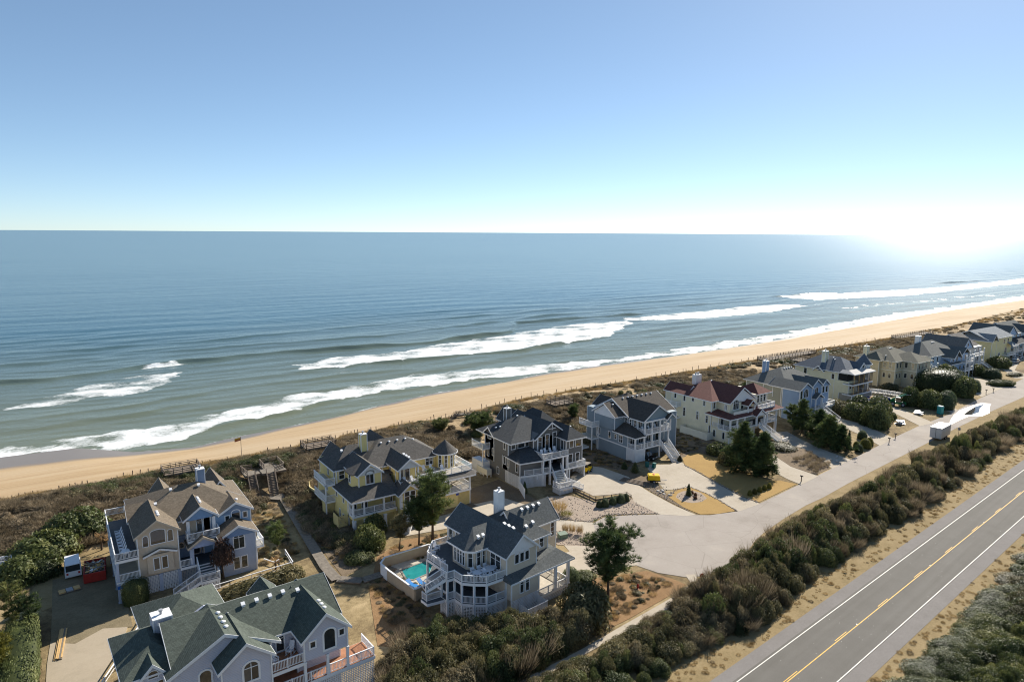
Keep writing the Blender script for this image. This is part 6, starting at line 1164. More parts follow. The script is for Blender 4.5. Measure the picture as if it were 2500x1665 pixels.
# dune brush and grasses
SM = [shrub_mesh('brush', m_, 500+i, 750, .4, .085, .7) for i, m_ in enumerate((L_BROWN, L_OLIVE, L_BROWN, L_DARK))]+[twig_mesh('brush', L_BROWN, 510, 520, .9, 1.5, .017), twig_mesh('brush', L_STRAW, 511, 420, .9, 1.3, .015)]
n = 9000; X = np.concatenate([rg.uniform(-22, 330, n), rg.uniform(330, 700, 1500), rg.uniform(-22, 75, 2600)]); V = rg.random(len(X)); V = np.concatenate([V[:n+1500], V[n+1500:]*.8]); T_ = toe(X); Y = 116+(T_-1.0-116)*V
den = hz(X*.8, Y*1.1, 1.0)+.35*hz(X*2.7, Y*2.5, 2.0); keep = (den > -.28-.5*(V < .75)*(X < 75)) | (rg.random(len(X)) < .1)
keep &= ~((X > 27) & (X < 35) & (Y < 136))     # boardwalk corridor
for bx in ((2, 27, 112, 121), (34, 64, 112, 121.5), (66, 92, 112, 123), (98, 120, 112, 120.5), (126, 147, 112, 119), (158, 182, 110, 119), (188, 206, 110, 124), (218, 240, 110, 121), (243, 268, 110, 120), (267, 290, 110, 121), (290, 350, 110, 124), (-4, 5.5, 112, 119), (78, 92, 128, 150)): keep &= ~((X > bx[0]) & (X < bx[1]) & (Y > bx[2]) & (Y < bx[3])) | (rg.random(len(X)) < .03)
X, Y, V = X[keep], Y[keep], V[keep]; big_ = np.clip(1.25-V*1.1, .25, 1)*np.where(X < 75, 1.25, 1.0); sx = (.55+1.0*rg.random(len(X)))*(.6+big_*.75); sz = (.5+.7*rg.random(len(X)))*(.45+big_*1.15)
hh = hz(X*.9+3, Y*.9); ix = np.where(hh > .1, 0, np.where(hh > -.15, 2, np.where(hh > -.35, 1, 3))); ix = np.where(rg.random(len(X)) < .3, 4, ix); ix = np.where((V > .72) & (rg.random(len(X)) < .55), 5, ix)
scatter('dune_brush', np.c_[X, Y, gz(X, Y)-.03], (sx, sz), ix, SM, 'brown winter brush and grasses covering the dune', 'dune brush')
pp = np.concatenate([rpts([(33.4, 121), (37.4, 121), (38, 103), (36, 95), (32.5, 97), (32.6, 108)], 260), rpts([(33.5, 120), (37.6, 132), (44, 134), (44, 119)], 120), rpts([(22.6, 112), (29.6, 120), (28, 128), (14, 132), (14, 118)], 110), rpts([(35, 92.5), (42, 98), (39.5, 99.8), (34, 96)], 60)])
sx = .55+.95*rg.random(len(pp)); sz = .5+1.1*rg.random(len(pp)); scatter('side_yard_brush', np.c_[pp, gz(pp[:, 0], pp[:, 1])-.03], (sx, sz), rg.choice([0, 2, 4, 1, 3], len(pp), p=[.3, .25, .2, .15, .1]), SM, 'brown brush filling the yard between the boardwalk and the yellow house', 'brush')
st_m = []
for k, c_ in enumerate(((.36, .30, .25), (.22, .18, .15), (.46, .40, .34))):
    m = MB(); m.lathe([(.3, -.1), (.5, .1), (.42, .35), (.12, .5)], 6); st_m.append(m.mesh('stone', m_plain('bed_stone_%s' % 'abc'[k], c_, .95, .2)))
def along(path, wd, n): 
    P = np.array(path); L = np.linalg.norm(np.diff(P, axis=0), axis=1); u = rg.random(n)*L.sum(); i = np.searchsorted(np.cumsum(L), u); i = np.minimum(i, len(L)-1); f = (u-np.concatenate([[0], np.cumsum(L)])[i])/L[i]; return P[i]+(P[i+1]-P[i])*f[:, None]+rg.normal(size=(n, 2))*wd
pp = np.concatenate([along([(69.2, 87.2), (73.4, 82.5), (77.2, 83.2), (81, 81.2), (85.6, 78.5)], .25, 420), rpts([(78.9, 85.2), (86.2, 84.6), (85.5, 79.2), (81, 81.6), (77.4, 83.4)], 260), rpts([(70, 87.2), (74, 83), (78, 84), (79, 88), (78, 92.5), (72, 93)], 200), along([(109.2, 93), (108, 87.6), (106.1, 80.8), (104.8, 75), (104.8, 71.5)], .16, 420), along([(100.3, 84), (100.3, 80), (99.4, 75.4), (98.2, 71.3)], .12, 260), along([(92.9, 82.7), (96.9, 84.4), (100.2, 83.9)], .2, 160), rpts([(93.3, 92), (94.6, 92), (96.5, 86), (94.4, 84.6), (92.5, 82.4), (91.4, 76.5), (91, 76.5), (92.1, 86)], 320), rpts([(94.2, 81.8), (97.3, 83), (99.5, 80.7), (98.4, 78.2), (96, 77.7), (93.6, 79.8)], 200), rpts([(66.2, 82.8), (69.3, 81.6), (69.9, 78), (69, 76.5), (66.5, 76.4), (63.6, 78.8)], 420), rpts([(128, 78), (132, 86), (138, 90), (140, 86), (138, 81), (133, 75), (128, 74.5)], 200)])
sx = .08+.18*rg.random(len(pp))**2; scatter('bed_stones', np.c_[pp, np.full(len(pp), .05)], (sx, sx*.8), rg.integers(0, 3, len(pp)), st_m, 'loose stones in the gravel beds and along the lawn edges', 'stones')
# rough yard weeds on the lots
ZN = [[(30, 62), (33.5, 84), (38, 88), (40, 80), (38, 66)], [(31.9, 118), (37, 118), (37.5, 99), (40, 93), (36.5, 89), (32, 92)], [(22.5, 97), (29, 99), (30.6, 121), (24, 121), (22.6, 104)], [(52, 58), (64, 59), (70, 61), (66, 65.5), (57, 66.5), (52, 63)], [(84, 101), (88, 112), (100, 112), (100.5, 100), (97, 98.6), (93, 103)], [(112, 98), (117, 98), (126, 100), (128, 112), (113, 112)], [(39, 88), (41.5, 93), (52, 92.4), (58, 86), (50, 83)]]
pp = np.concatenate([rpts(z_, 150) for z_ in ZN]); sx = .22+.45*rg.random(len(pp)); sz = .12+.4*rg.random(len(pp)); scatter('yard_weeds', np.c_[pp, np.zeros(len(pp))], (sx, sz), rg.choice([0, 4, 5, 5, 1], len(pp)), SM, 'low dry weeds in the sandy yards', 'weeds')
pp = np.array([hw(rg.uniform(-45, 260), rg.choice([1, -1])*rg.uniform(5.5, 11))[:2] for _ in range(3200)]); o_ = (pp-np.array(H0)[:2])@np.array(HN)[:2]; pp = pp[(o_ > 5.4) | (o_ < -5.7)]; sx = .1+.26*rg.random(len(pp)); scatter('verge_tufts', np.c_[pp, np.full(len(pp), .02)], (sx, sx*.55), rg.choice([5, 4, 1], len(pp), p=[.93, .05, .02]), SM, 'dry grass tufts on the highway verges', 'grass')
# ------------------------------------------------------------------ small things
def solid(name, label, cat, mat, loc, build, rz=0, group=None):
    o = thing(name, label, cat, loc, rz, group); return o
# -- boardwalk and dune crossings
bw = thing('boardwalk', 'long pale plank boardwalk running from the pool house path up to the dune', 'boardwalk', (30.4, 88, 0))
pmb = MB(); pmb.box(-.78, .78, -.17, .17, -.05, 0); PL = pmb.mesh('plank', WOODP); PATH = [(30.4, 87.4), (30.3, 92), (30.7, 97), (31.2, 103), (31.7, 109), (32.2, 115), (32.7, 121), (32.5, 123.5)]
def planks(root, path, z0, z1, step=.36, me=PL, wd=1):
    P = [Vector((x, y, 0)) for x, y in path]; L = [(b-a).length for a, b in zip(P, P[1:])]; tot = sum(L); s_ = .2; o = root.location
    while s_ < tot:
        q = s_; i = 0
        while q > L[i] and i < len(L)-1: q -= L[i]; i += 1
        p = P[i].lerp(P[i+1], q/L[i]); d = P[i+1]-P[i]
        put('plank', me, root, (p.x-o.x, p.y-o.y, z0+(z1-z0)*s_/tot-o.z), math.atan2(d.y, d.x)-R(90)+rnd.uniform(-.015, .015), (wd, 1, 1)); s_ += step
    sb = MB()
    for sg in (-1, 1):
        for i in range(len(P)-1):
            d = (P[i+1]-P[i]).normalized(); n_ = Vector((-d.y, d.x, 0))*sg*.7*wd; f0, f1 = sum(L[:i])/tot, sum(L[:i+1])/tot
            sb.beam(P[i]+n_-o+Vector((0, 0, z0-.12+(z1-z0)*f0)), P[i+1]+n_-o+Vector((0, 0, z0-.12+(z1-z0)*f1)), .08, .16)
    sb.build('joists', WOODW, root)
planks(bw, PATH, .28, .45)
b2 = thing('boardwalk', 'short boardwalk branch from the long one to the pool house gate', 'boardwalk', (31, 87, 0)); planks(b2, [(30.6, 87.6), (33.2, 85.3), (36.8, 85.4), (38.6, 86.2)], .26, .26)
b3 = thing('boardwalk', 'short plank link between the two dune stairs', 'boardwalk', (29, 124, 0)); planks(b3, [(28.4, 124.6), (30.2, 123.4), (32.3, 121.4)], .4, .45)
st = thing('stepping_boards', 'three old boards laid as steps beside the hedge end', 'steps', (27.4, 89.2, 0))
for k in range(5): mb = MB(); mb.box(-.7, .7, -.2, .2, .02, .1); o = mb.build('board', WOODP, st); o.location = (-k*.35, -k*.62+.9, 0); o.rotation_euler.z = .25+.05*k
class Timber(House):
    def __init__(s, name, label, cat, ox, oy, rz=0, group=None): House.__init__(s, name, label, ox, oy, rz, WOODW, WOODW, trim=WOODW, deck=WOODP, group=group); s.r['category'] = cat; s.far = False
    def frail(s, pts, h_=1.0, n=3):
        mb = MB(); P = [Vector(p) for p in pts]
        for a, b in zip(P, P[1:]):
            L = (b-a).length; m = max(1, round(L/1.8))
            for k in range(m+1): q = a.lerp(b, k/m); mb.box(q.x-.06, q.x+.06, q.y-.06, q.y+.06, q.z-.6, q.z+h_)
            for j in range(n): u = Vector((0, 0, h_*(j+1)/n-.05)); mb.beam(a+u, b+u, .05 if j < n-1 else .14, .14 if j < n-1 else .05)
        s.put(mb, 'timber_railing', WOODW)
T = Timber('dune_stair', 'left timber dune stair climbing to a railed platform behind the taupe house', 'stairs', 28.6, 125, 0, 'dune crossings')
T.stairs((0, 0, .4), (.5, 4.4, 3.0), 1.3, 13, False, WOODW); T.frail([(-.7, 0, .4), (-.2, 4.4, 3.0)]); T.frail([(.75, 0, .4), (1.2, 4.4, 3.0)]); T.deck([(-.6, 4.4), (2.2, 4.4), (2.2, 6.2), (-.6, 8.2)], 3.05, WOODP); T.frail([(-.2, 4.4, 3.05), (-.6, 8.2, 3.05), (1.4, 7.6, 3.05)])
T = Timber('dune_stair', 'right timber dune stair with the wider railed platform in the brush', 'stairs', 31.6, 123.4, 0, 'dune crossings')
T.stairs((0, 0, .45), (.9, 5.2, 3.1), 1.4, 14, False, WOODW); T.frail([(-.75, 0, .45), (.1, 5.2, 3.1)]); T.frail([(.8, 0, .45), (1.7, 5.2, 3.1)]); T.deck([(-.6, 5.2), (3.9, 5.2), (3.9, 11.6), (.3, 11.6), (.3, 8), (-.6, 8)], 3.15, WOODP); T.frail([(1.7, 5.2, 3.15), (3.85, 6.4, 3.15), (3.85, 11.5, 3.15), (.4, 11.5, 3.15), (.4, 8, 3.15)])
T = Timber('dune_walkover', 'weathered timber walkover with steps down to the beach behind the charcoal house', 'walkover', 88, 136, 0, 'dune crossings')
T.deck([(-1.5, 0), (1.6, 0), (1.6, 6), (-.2, 10.4), (-1.8, 10.4), (-1.5, 4)], 2.6, WOODP); T.frail([(1.6, -1, 2.6), (1.6, 6, 2.6), (-.2, 10.4, 2.6)]); T.frail([(-1.5, -1, 2.6), (-1.5, 4, 2.6), (-1.8, 10.4, 2.6), (-4, 11, 2.6)]); T.stairs((-5.6, 14.5, -.6), (-3.6, 10.6, 2.6), 1.4, 14, False, WOODW); T.frail([(-6.3, 14.2, -.6), (-4.3, 10.4, 2.6)]); T.frail([(-4.8, 14.8, -.6), (-2.8, 10.9, 2.6)]); T.deck([(-4.3, 10.2), (-1.5, 10.2), (-1.5, 11.5), (-4.3, 11.5)], 2.6, WOODP)
for k, (x, y, lb) in enumerate(((45.5, 139.5, 'dark timber dune deck behind the yellow house chimney'), (112.5, 140, 'square timber dune deck behind the slate blue house'), (18.5, 139.5, 'small dune deck behind the brown roof'), (226, 141, 'timber dune deck behind the conical turret'), (232, 150, 'long low dune walkway behind the tan house'), (330, 150, 'long dune walkway far down the beach'))):
    T = Timber('dune_deck', lb, 'deck', x, y, 0, 'dune decks'); z = g0(x, y)+1.1; L = 3.2 if k < 4 else 16
    T.deck([(-L, -2), (L, -2), (L, 2), (-L, 2)], z, WOODW); T.frail([(-L, -2, z), (L, -2, z), (L, 2, z), (-L, 2, z), (-L, -2, z)])
    for sx_ in (-L+.1, L-.1):
        for sy_ in (-1.9, 1.9): T.col(sx_, sy_, z-2.2, z-.1, .16, WOODW, False)
# -- sand fence posts on the beach
pm_ = MB(); pm_.box(-.07, .07, -.07, .07, -.3, 1.25); PM = pm_.mesh('fence_post', WOODW); xx = -11.
while xx < 330:
    y = float(toe(xx))+.8+.5*math.sin(xx*.7); 
    if rnd.random() < .8: o = put('fence_post', PM, None, (xx, y, g0(xx, y))); o.rotation_euler = (rnd.uniform(-.12, .12), rnd.uniform(-.12, .12), rnd.random()); o.scale.z = rnd.uniform(.7, 1.25); tag(o, 'weathered sand fence post standing at the foot of the dune', 'post', 'sand fence posts along the beach')
    xx += rnd.uniform(.8, 1.7) if xx < 95 else rnd.uniform(1.6, 4.2)
fp = thing('flag_pole', 'thin flag pole with an orange and black flag at the edge of the beach', 'flag', (31.4, 147.3, g0(31.4, 147.3))); mb = MB(); mb.tube([(0, 0, -.3), (0, 0, 5.6)], [.06, .04], 6); mb.build('pole', WOODW, fp)
mb = MB()
for k, m in ((0, 0), (1, 1)): mb.ext([(-.05-1.0*0, 0, 4.7+.35*k), (-1.2, .25, 4.45+.35*k), (-1.2, .25, 4.8+.35*k), (-.05, 0, 5.05+.35*k)], (0, .015, 0), m)
mb.build('flag', [m_plain('flag_red', (.5, .12, .05)), m_plain('flag_gold', (.65, .38, .04))], fp)
# -- white rail fences
def rfence(pts, label, hh=1.0):
    o = thing('rail_fence', label, 'fence', (*pts[0], 0), 0, 'white rail fences'); x0, y0 = pts[0]
    for a, b in zip(pts, pts[1:]):
        a, b = Vector((a[0]-x0, a[1]-y0, 0)), Vector((b[0]-x0, b[1]-y0, 0)); n = max(1, round((b-a).length/2.6)); mb = MB(); mb.beam(a+Vector((0, 0, hh)), b+Vector((0, 0, hh)), .12, .1); mb.build('rail', WHITE, o); mb = MB(); mb.beam(a+Vector((0, 0, .45)), b+Vector((0, 0, .45)), .05, .05); mb.build('rail', WHITE, o)
        for k in range(n+1): q = a.lerp(b, k/n); mb = MB(); mb.box(q.x-.05, q.x+.05, q.y-.05, q.y+.05, 0, hh); mb.build('post', WHITE, o)
rfence([(12.5, 93.7), (17.5, 94.0), (26.4, 94.6), (26.6, 99.2)], 'white rail fence between the hedge and the sandy yard of the taupe house'); rfence([(.5, 77.5), (2.7, 82.1), (5.2, 87.5), (8, 93.6), (9.6, 93.8)], 'white rail fence along the gravel edge of the lower left drive'); rfence([(23.4, 99.0), (24.4, 97.0), (25.2, 97.6)], 'short broken white rail lying in the sandy yard', .5)
# -- low timber fence by the boxwoods
T = Timber('timber_fence', 'low timber post and rail fence beside the boxwood balls', 'fence', 80, 95.2); T.frail([(0, 0, 0), (.1, -6.6, 0), (6.6, -8.0, 0), (6.3, -9.4, 0)], .95, 2)
for p, q in (((0, 0), (.1, -6.6)), ((.1, -6.6), (6.6, -8))): mb = MB(); mb.beam((*p, .25), (*q, .25), .06, .3); T.put(mb, 'board', WOODP)
# -- furniture
def chair_proto(name, label, cat, mat, back=.75, seat=.38, rec=.25, rock=False):
    o = thing(name, label, cat); mb = MB(); mb.box(-.3, .3, -.3, .28, seat-.05, seat); mb.build('seat', mat, o)
    mb = MB(); mb.beam((0, .25, seat), (0, .25+rec, seat+back), .56, .05, upv=(0, 1, .3)); mb.build('backrest', mat, o)
    for sx_ in (-.29, .29):
        for sy_ in (-.28, .26): mb = MB(); mb.box(sx_-.035, sx_+.035, sy_-.035, sy_+.035, 0, seat+(.22 if sy_ < 0 else 0)); mb.build('leg', mat, o)
        mb = MB(); mb.box(sx_-.06, sx_+.06, -.34, .34, seat+.2, seat+.25); mb.build('armrest', mat, o)
        if rock: mb = MB(); mb.tube([(sx_, -.5, .08), (sx_, -.1, .0), (sx_, .3, .0), (sx_, .62, .1)], .03, 5); mb.build('rocker', mat, o)
    return o
PWH = m_plain('white_plastic_wood', (.72, .73, .76), .5, .05); adir = chair_proto('porch_chair', 'white slatted porch chair', 'chair', PWH, .8, .36, .32); rock = chair_proto('rocking_chair', 'white rocking chair', 'chair', PWH, .85, .45, .25, True); used = set()
def place(pr, lx, ly, z, fr, rz, label, group):
    ox, oy, fr_r = fr; a = R(fr_r); x = ox+lx*math.cos(a)-ly*math.sin(a); y = oy+lx*math.sin(a)+ly*math.cos(a)
    if pr.name not in used: used.add(pr.name); pr.location = (x, y, z); pr.rotation_euler.z = rz+a; tag(pr, label, None, group); return pr
    return dup(pr, (x, y, z), rz+a, label, group)
F0, F1, F2, F3, F4, F5, F6 = (23.08, 63.81, 2.8), (7.1, 98.6, 0), (38.07, 100.52, 0), (45.65, 65.96, 5.9), (71.96, 106.4, 0), (101.15, 99.88, 0), (129.35, 97.32, 0)
place(rock, -7.2, 1.5, 5.67, F0, .3, 'white rocking chair at the left of the red cedar balcony', 'rocking chairs on the cedar balcony'); place(rock, -5.4, 2.1, 5.67, F0, -.9, 'white rocking chair turned sideways in the balcony corner', 'rocking chairs on the cedar balcony')
for k, lb in enumerate(('chair nearest the house corner on the charcoal balcony', 'second chair from the left on the charcoal balcony', 'third chair along on the charcoal balcony', 'chair at the right end of the charcoal balcony')): place(adir, 5.9+k*1.15, -4.3+(.3 if k % 2 else 0), 5.41, F4, .25*(k % 3-1), 'white '+lb, 'chairs on the charcoal balcony')
for k, lb in enumerate(('left corner chair on the upper slate blue porch', 'middle left chair on the upper slate blue porch', 'middle right chair on the upper slate blue porch', 'right hand chair on the upper slate blue porch')): place(adir, 3.7+k*1.9, 1.2, 6.01, F5, .2*(k % 2), 'white '+lb, 'chairs on the upper slate blue porch')
for k, lb in enumerate(('chair nearest the deck end of the taupe side deck', 'second chair on the taupe side deck', 'third chair on the taupe side deck', 'fourth chair on the taupe side deck', 'fifth chair on the taupe side deck', 'sixth chair on the taupe side deck', 'chair furthest seaward on the taupe side deck')): place(adir, -1.75, 1.0+k*1.15, 5.96, F1, R(-90), 'white '+lb, 'row of chairs on the taupe side deck')
for x, y, rz, lb in ((10.3, 1.9, 0, 'left chair on the yellow tower balcony'), (11.8, 1.8, .4, 'right chair on the yellow tower balcony')): place(adir, x, y, 5.77, F2, rz, 'white '+lb, 'chairs on the yellow decks')
for x, y, rz, lb in ((15.4, 4.6, 0, 'first chair beside the yellow turret wall'), (16.8, 4.4, .2, 'second chair beside the yellow turret wall'), (18.2, 3.0, -.2, 'chair just left of the round turret'), (22.3, 5.0, 1.2, 'chair right of the round turret')): place(adir, x, y, 6.11, F2, rz, 'white '+lb, 'chairs on the yellow decks')
for x, y, rz, lb in ((-4.3, 9.2, R(90), 'chair facing out on the pool house deck'), (-3.7, 12.3, R(60), 'lounge chair at the sea end of the pool house deck'), (-2.6, 13.0, .2, 'chair at the far rail of the pool house deck'), (-4.4, 11.0, R(90), 'low chair by the rail bend of the pool house deck')): place(adir, x, y, 5.16, F3, rz, 'white '+lb, 'chairs on the pool house deck')
din = chair_proto('dining_chair', 'white dining chair', 'chair', PWH, .5, .45, .1)
def table(lx, ly, z, fr, rx, ry, label, n):
    ox, oy, fr_r = fr; a = R(fr_r); x = ox+lx*math.cos(a)-ly*math.sin(a); y = oy+lx*math.sin(a)+ly*math.cos(a); o = thing('deck_table', label, 'table', (x, y, z), a, 'deck tables'); mb = MB(); mb.lathe([(1, .70), (1, .75)], 20); t_ = mb.build('tabletop', PWH, o); t_.scale = (rx, ry, 1)
    for sx_ in (-.6, .6):
        for sy_ in (-.6, .6): mb = MB(); mb.box(sx_*rx-.04, sx_*rx+.04, sy_*ry-.04, sy_*ry+.04, 0, .7); mb.build('leg', PWH, o)
table(-2.9, 3.4, 5.16, F3, .62, .62, 'small round white table on the pool house deck', 4); table(-1.2, 3.2, 5.16, F3, 1.25, .7, 'large oval white table on the pool house deck', 6); table(-1.4, .2, 5.96, F1, .5, .9, 'white oval table at the end of the taupe side deck', 0)
for k, (x, y, rz, lb) in enumerate(((-3.7, 3.7, R(90), 'left of the small round table'), (-2.9, 4.2, 0, 'behind the small round table'), (-2.1, 3.3, R(-90), 'right of the small round table'), (-2.7, 2.5, R(180), 'in front of the small round table'), (-1.9, 2.3, R(180), 'at the front left of the oval table'), (-.7, 2.2, R(180), 'at the front right of the oval table'), (-1.9, 4.1, 0, 'behind the oval table on the left'), (-.9, 4.1, 0, 'behind the oval table on the right'), (.15 if 0 else -.0, 3.2, R(-90), 'at the wall end of the oval table'))): place(din, x-.12 if k == 8 else x, y, 5.16, F3, rz, 'white dining chair '+lb, 'dining chairs on the pool house deck')
BLU = m_plain('blue_sling', (.02, .20, .55), .6, .1)
for k, (x, y, lb) in enumerate(((-5.6, 13.9, 'left blue sun lounger in the pool corner'), (-4.3, 13.2, 'right blue sun lounger in the pool corner'))):
    a = R(5.9); o = thing('sun_lounger', lb, 'lounger', (45.65+x*math.cos(a)-y*math.sin(a), 65.96+x*math.sin(a)+y*math.cos(a), .2), a+.2, 'blue sun loungers'); mb = MB(); mb.box(-.35, .35, -.3, 1.1, .28, .34); mb.build('sling', BLU, o); mb = MB(); mb.beam((0, 1.1, .32), (0, 1.7, .75), .7, .06); mb.build('backrest', BLU, o)
    for sx_ in (-.33, .33):
        for sy_ in (-.2, 1.0): mb = MB(); mb.box(sx_-.03, sx_+.03, sy_-.03, sy_+.03, 0, .28); mb.build('leg', PWH, o)
YCH = m_plain('yellow_paint', (.72, .46, .06), .5, .1)
ych = chair_proto('porch_chair', 'yellow chair', 'chair', YCH, .8, .36, .32); place(ych, 6.2, 2.2, 1.16, F3, .4, 'yellow porch chair on the ground floor porch of the pool house', 'yellow chairs'); place(ych, 6.4, 3.6, 1.16, F3, -.5, 'yellow porch chair deeper in the shade of the pool house porch', 'yellow chairs')
# -- lattice stalls by the yellow house
for x, y, w_, d_, lb in ((-1.7, 8.6, 1.5, 1.3, 'tall yellow lattice shower stall against the yellow house wall'), (-1.9, 1.7, 1.5, 2.3, 'yellow lattice stand holding an air conditioner beside the yellow house')):
    s_ = House('lattice_stall', lb, 38.07+x, 100.52+y, 0, YEL, CHAR, trim=YTRIM, group='yellow lattice stalls'); s_.r['category'] = 'stall'; z0, z1 = (1.0, 2.9) if y > 5 else (1.3, 2.8)
    s_.deck([(0, 0), (w_, 0), (w_, d_), (0, d_)], z0, WOODW); s_.lat((0, 0), (w_, 0), z0, z1, .22, .1); s_.blk(-.05, .05, 0, d_, z0, z1, YTRIM, corner=False)
    for a_ in (.08, w_-.08):
        for b_ in (.08, d_-.08): s_.col(a_, b_, 0, z0, .14, YTRIM, False)
    if y < 5: ac = thing('air_conditioner', 'grey air conditioner inside the yellow lattice stand', 'air conditioner', (38.07+x+.75, 100.52+y+.7, z0)); mb = MB(); mb.box(-.4, .4, -.4, .4, 0, .85); mb.build('casing', METAL, ac); mb = MB(); mb.lathe([(.33, .85), (.33, .88), (.05, .89)], 12); mb.build('fan_guard', BLACK, ac)
ac = thing('air_conditioner', 'dark air conditioner in the white lattice enclosure', 'air conditioner', (47.2, 64.9, .05), R(6)); mb = MB(); mb.box(-.4, .4, -.4, .4, 0, .8); mb.build('casing', METAL, ac); mb = MB(); mb.lathe([(.33, .8), (.33, .83), (.05, .84)], 12); mb.build('fan_guard', BLACK, ac)
# -- yard and street furniture
hy = thing('fire_hydrant', 'small red fire hydrant on the mulch beside the leaning pine', 'hydrant', (64.3, 62, 0)); HR = m_plain('hydrant_red', (.42, .03, .02), .45, .1)
mb = MB(); mb.lathe([(.16, 0), (.16, .06), (.11, .08), (.11, .55), (.15, .57), (.14, .66), (.07, .76), (.03, .8)], 12); mb.build('barrel', HR, hy)
for d in ((.22, 0), (-.22, 0), (0, -.22)): mb = MB(); mb.tube([(0, 0, .45), (*d, .45)], .065, 8); mb.build('outlet', HR, hy)
sn = thing('round_sign', 'round red sign on a short green post at the mouth of the path', 'sign', (72.4, 57.6, 0), R(-38)); mb = MB(); mb.box(-.035, .035, -.03, .03, 0, 1.55); mb.build('post', m_plain('sign_green', (.03, .09, .05)), sn); mb = MB(); mb.tube([(0, -.04, 1.6), (0, -.06, 1.6)], .33, 8); mb.build('plate', m_plain('sign_red', (.5, .06, .03), .4), sn); mb = MB(); mb.tube([(0, -.061, 1.6), (0, -.066, 1.6)], .17, 8); mb.build('reflector', m_plain('sign_orange', (.55, .22, .12), .4), sn)
ub = thing('utility_box', 'pale green electrical utility box on the gravel island', 'utility box', (65.6, 80.3, 0), R(-8)); UG = m_plain('utility_green', (.15, .21, .15), .5, .1); mb = MB(); mb.ext([(-.7, -.5, 0), (-.7, .5, 0), (-.7, .5, .85), (-.7, -.4, .7)], (1.4, 0, 0)); mb.build('cabinet', UG, ub); mb = MB(); mb.ext([(-.75, -.48, .71), (-.75, .55, .87), (-.75, .55, .93), (-.75, -.5, .78)], (1.5, 0, 0)); mb.build('lid', UG, ub)
def roadsign(x, y, hgt, label):
    o = thing('road_sign', label, 'sign', (x, y, 0), R(95)); mb = MB(); mb.box(-.04, .04, -.03, .03, 0, hgt); mb.build('post', WOODW, o); mb = MB(); mb.box(-.3, .3, -.05, -.03, hgt-.7, hgt); mb.build('plate', METAL, o)
roadsign(181.3, 69.6, 2.4, 'grey backed road sign on the grass beside the box trailer'); roadsign(175.3, 53.6, 3.2, 'grey backed sign on the highway verge at the right edge'); 
for x, y, lb in ((162, 76.6, 'dark mailbox post beside the street below the round shrubs'), (167.0, 77.6, 'brown mailbox post at the sage house drive'), (239.4, 85.6, 'short brown post by the far kerb'), (243.6, 85.2, 'tall brown post by the far kerb'), (121.2, 73.4, 'small dark post at the lawn corner')):
    o = thing('mailbox_post', lb, 'mailbox', (x, y, 0), R(5), 'mailbox posts'); mb = MB(); mb.box(-.07, .07, -.07, .07, 0, 1.1); mb.build('post', WOODW, o); mb = MB(); mb.tube([(0, -.3, 1.2), (0, .3, 1.2)], .13, 8); mb.build('mailbox', BLACK, o)
# -- vehicles and site plant
def wheel(o, x, y, r=.33, w_=.22, name='wheel', rot=0):
    mb = MB(); mb.tube([(0, -w_/2, 0), (0, w_/2, 0)], r, 14); a = mb.build(name, BLACK, o); a.location = (x, y, r); mb = MB(); mb.tube([(0, -w_/2-.01, 0), (0, w_/2+.01, 0)], r*.55, 10); b = mb.build('rim', METAL, a); return a
def car(name, label, cat, x, y, rz, paint, L=4.7, W=1.85, H=1.45, van=False, pickup=False, group=None):
    o = thing(name, label, cat, (x, y, .06), rz, group); h1 = H*.55; mb = MB(); hw_ = W/2; sec = [(-L/2, .35), (-L/2+.05, h1*.95), (-L*.1, h1), (L*.22, h1), (L/2-.15, h1*.88), (L/2, .5), (L/2-.05, .3), (-L/2+.05, .28)]
    if van: sec = [(-L/2, .35), (-L/2+.03, h1), (L*.3, h1), (L/2-.2, h1*.85), (L/2, .5), (L/2-.05, .3), (-L/2+.05, .28)]
    mb.ext([(a, -hw_, b) for a, b in sec], (0, W, 0)); mb.build('body', paint, o)
    cab = [(-L*.46, h1), (-L*.42, H), (L*.12, H), (L*.27, h1)] if not van and not pickup else ([(-L/2+.05, h1), (-L/2+.15, H), (L*.2, H), (L*.34, h1)] if van else [(-L*.08, h1), (-L*.05, H), (L*.16, H), (L*.26, h1)])
    mb = MB(); mb.ext([(a, -hw_*.86, b-.01) for a, b in cab], (0, W*.86, 0)); mb.build('cabin_glass', GLASS, o); rf = MB(); rf.ext([(cab[1][0]-.02, -hw_*.88, H-.05), (cab[2][0]+.05, -hw_*.88, H-.05), (cab[2][0]+.0, -hw_*.86, H+.03), (cab[1][0]+.02, -hw_*.86, H+.03)], (0, W*.88, 0)); rf.build('roof', paint, o)
    for sx_ in (-L*.31, L*.31):
        for sy_ in (-hw_+.1, hw_-.1): wheel(o, sx_, sy_)
    for sy_ in (-hw_*.7, hw_*.7): mb = MB(); mb.box(L/2-.08, L/2-.0, sy_-.15, sy_+.15, h1*.66, h1*.8); mb.build('headlight', WHITE, o); mb = MB(); mb.box(-L/2-.01, -L/2+.05, sy_-.12, sy_+.12, h1*.6, h1*.85); mb.build('tail_light', HR, o)
    return o
CW = m_plain('white_car_paint', (.72, .72, .72), .25, .03, 1, .5); CS = m_plain('silver_car_paint', (.42, .44, .46), .25, .05, 1, .6); CK = m_plain('black_car_paint', (.012, .012, .014), .2, .05, 1, .6)
car('van', 'pale van parked tail first on the drive beside the red skip', 'van', -.3, 111.4, R(90), CW, 5.2, 2.0, 2.05, van=True)
car('pickup_truck', 'black pickup truck parked in the dark carport of the slate blue house', 'pickup', 105.3, 100.8, R(-80), CK, 5.2, 1.95, 1.75, pickup=True)
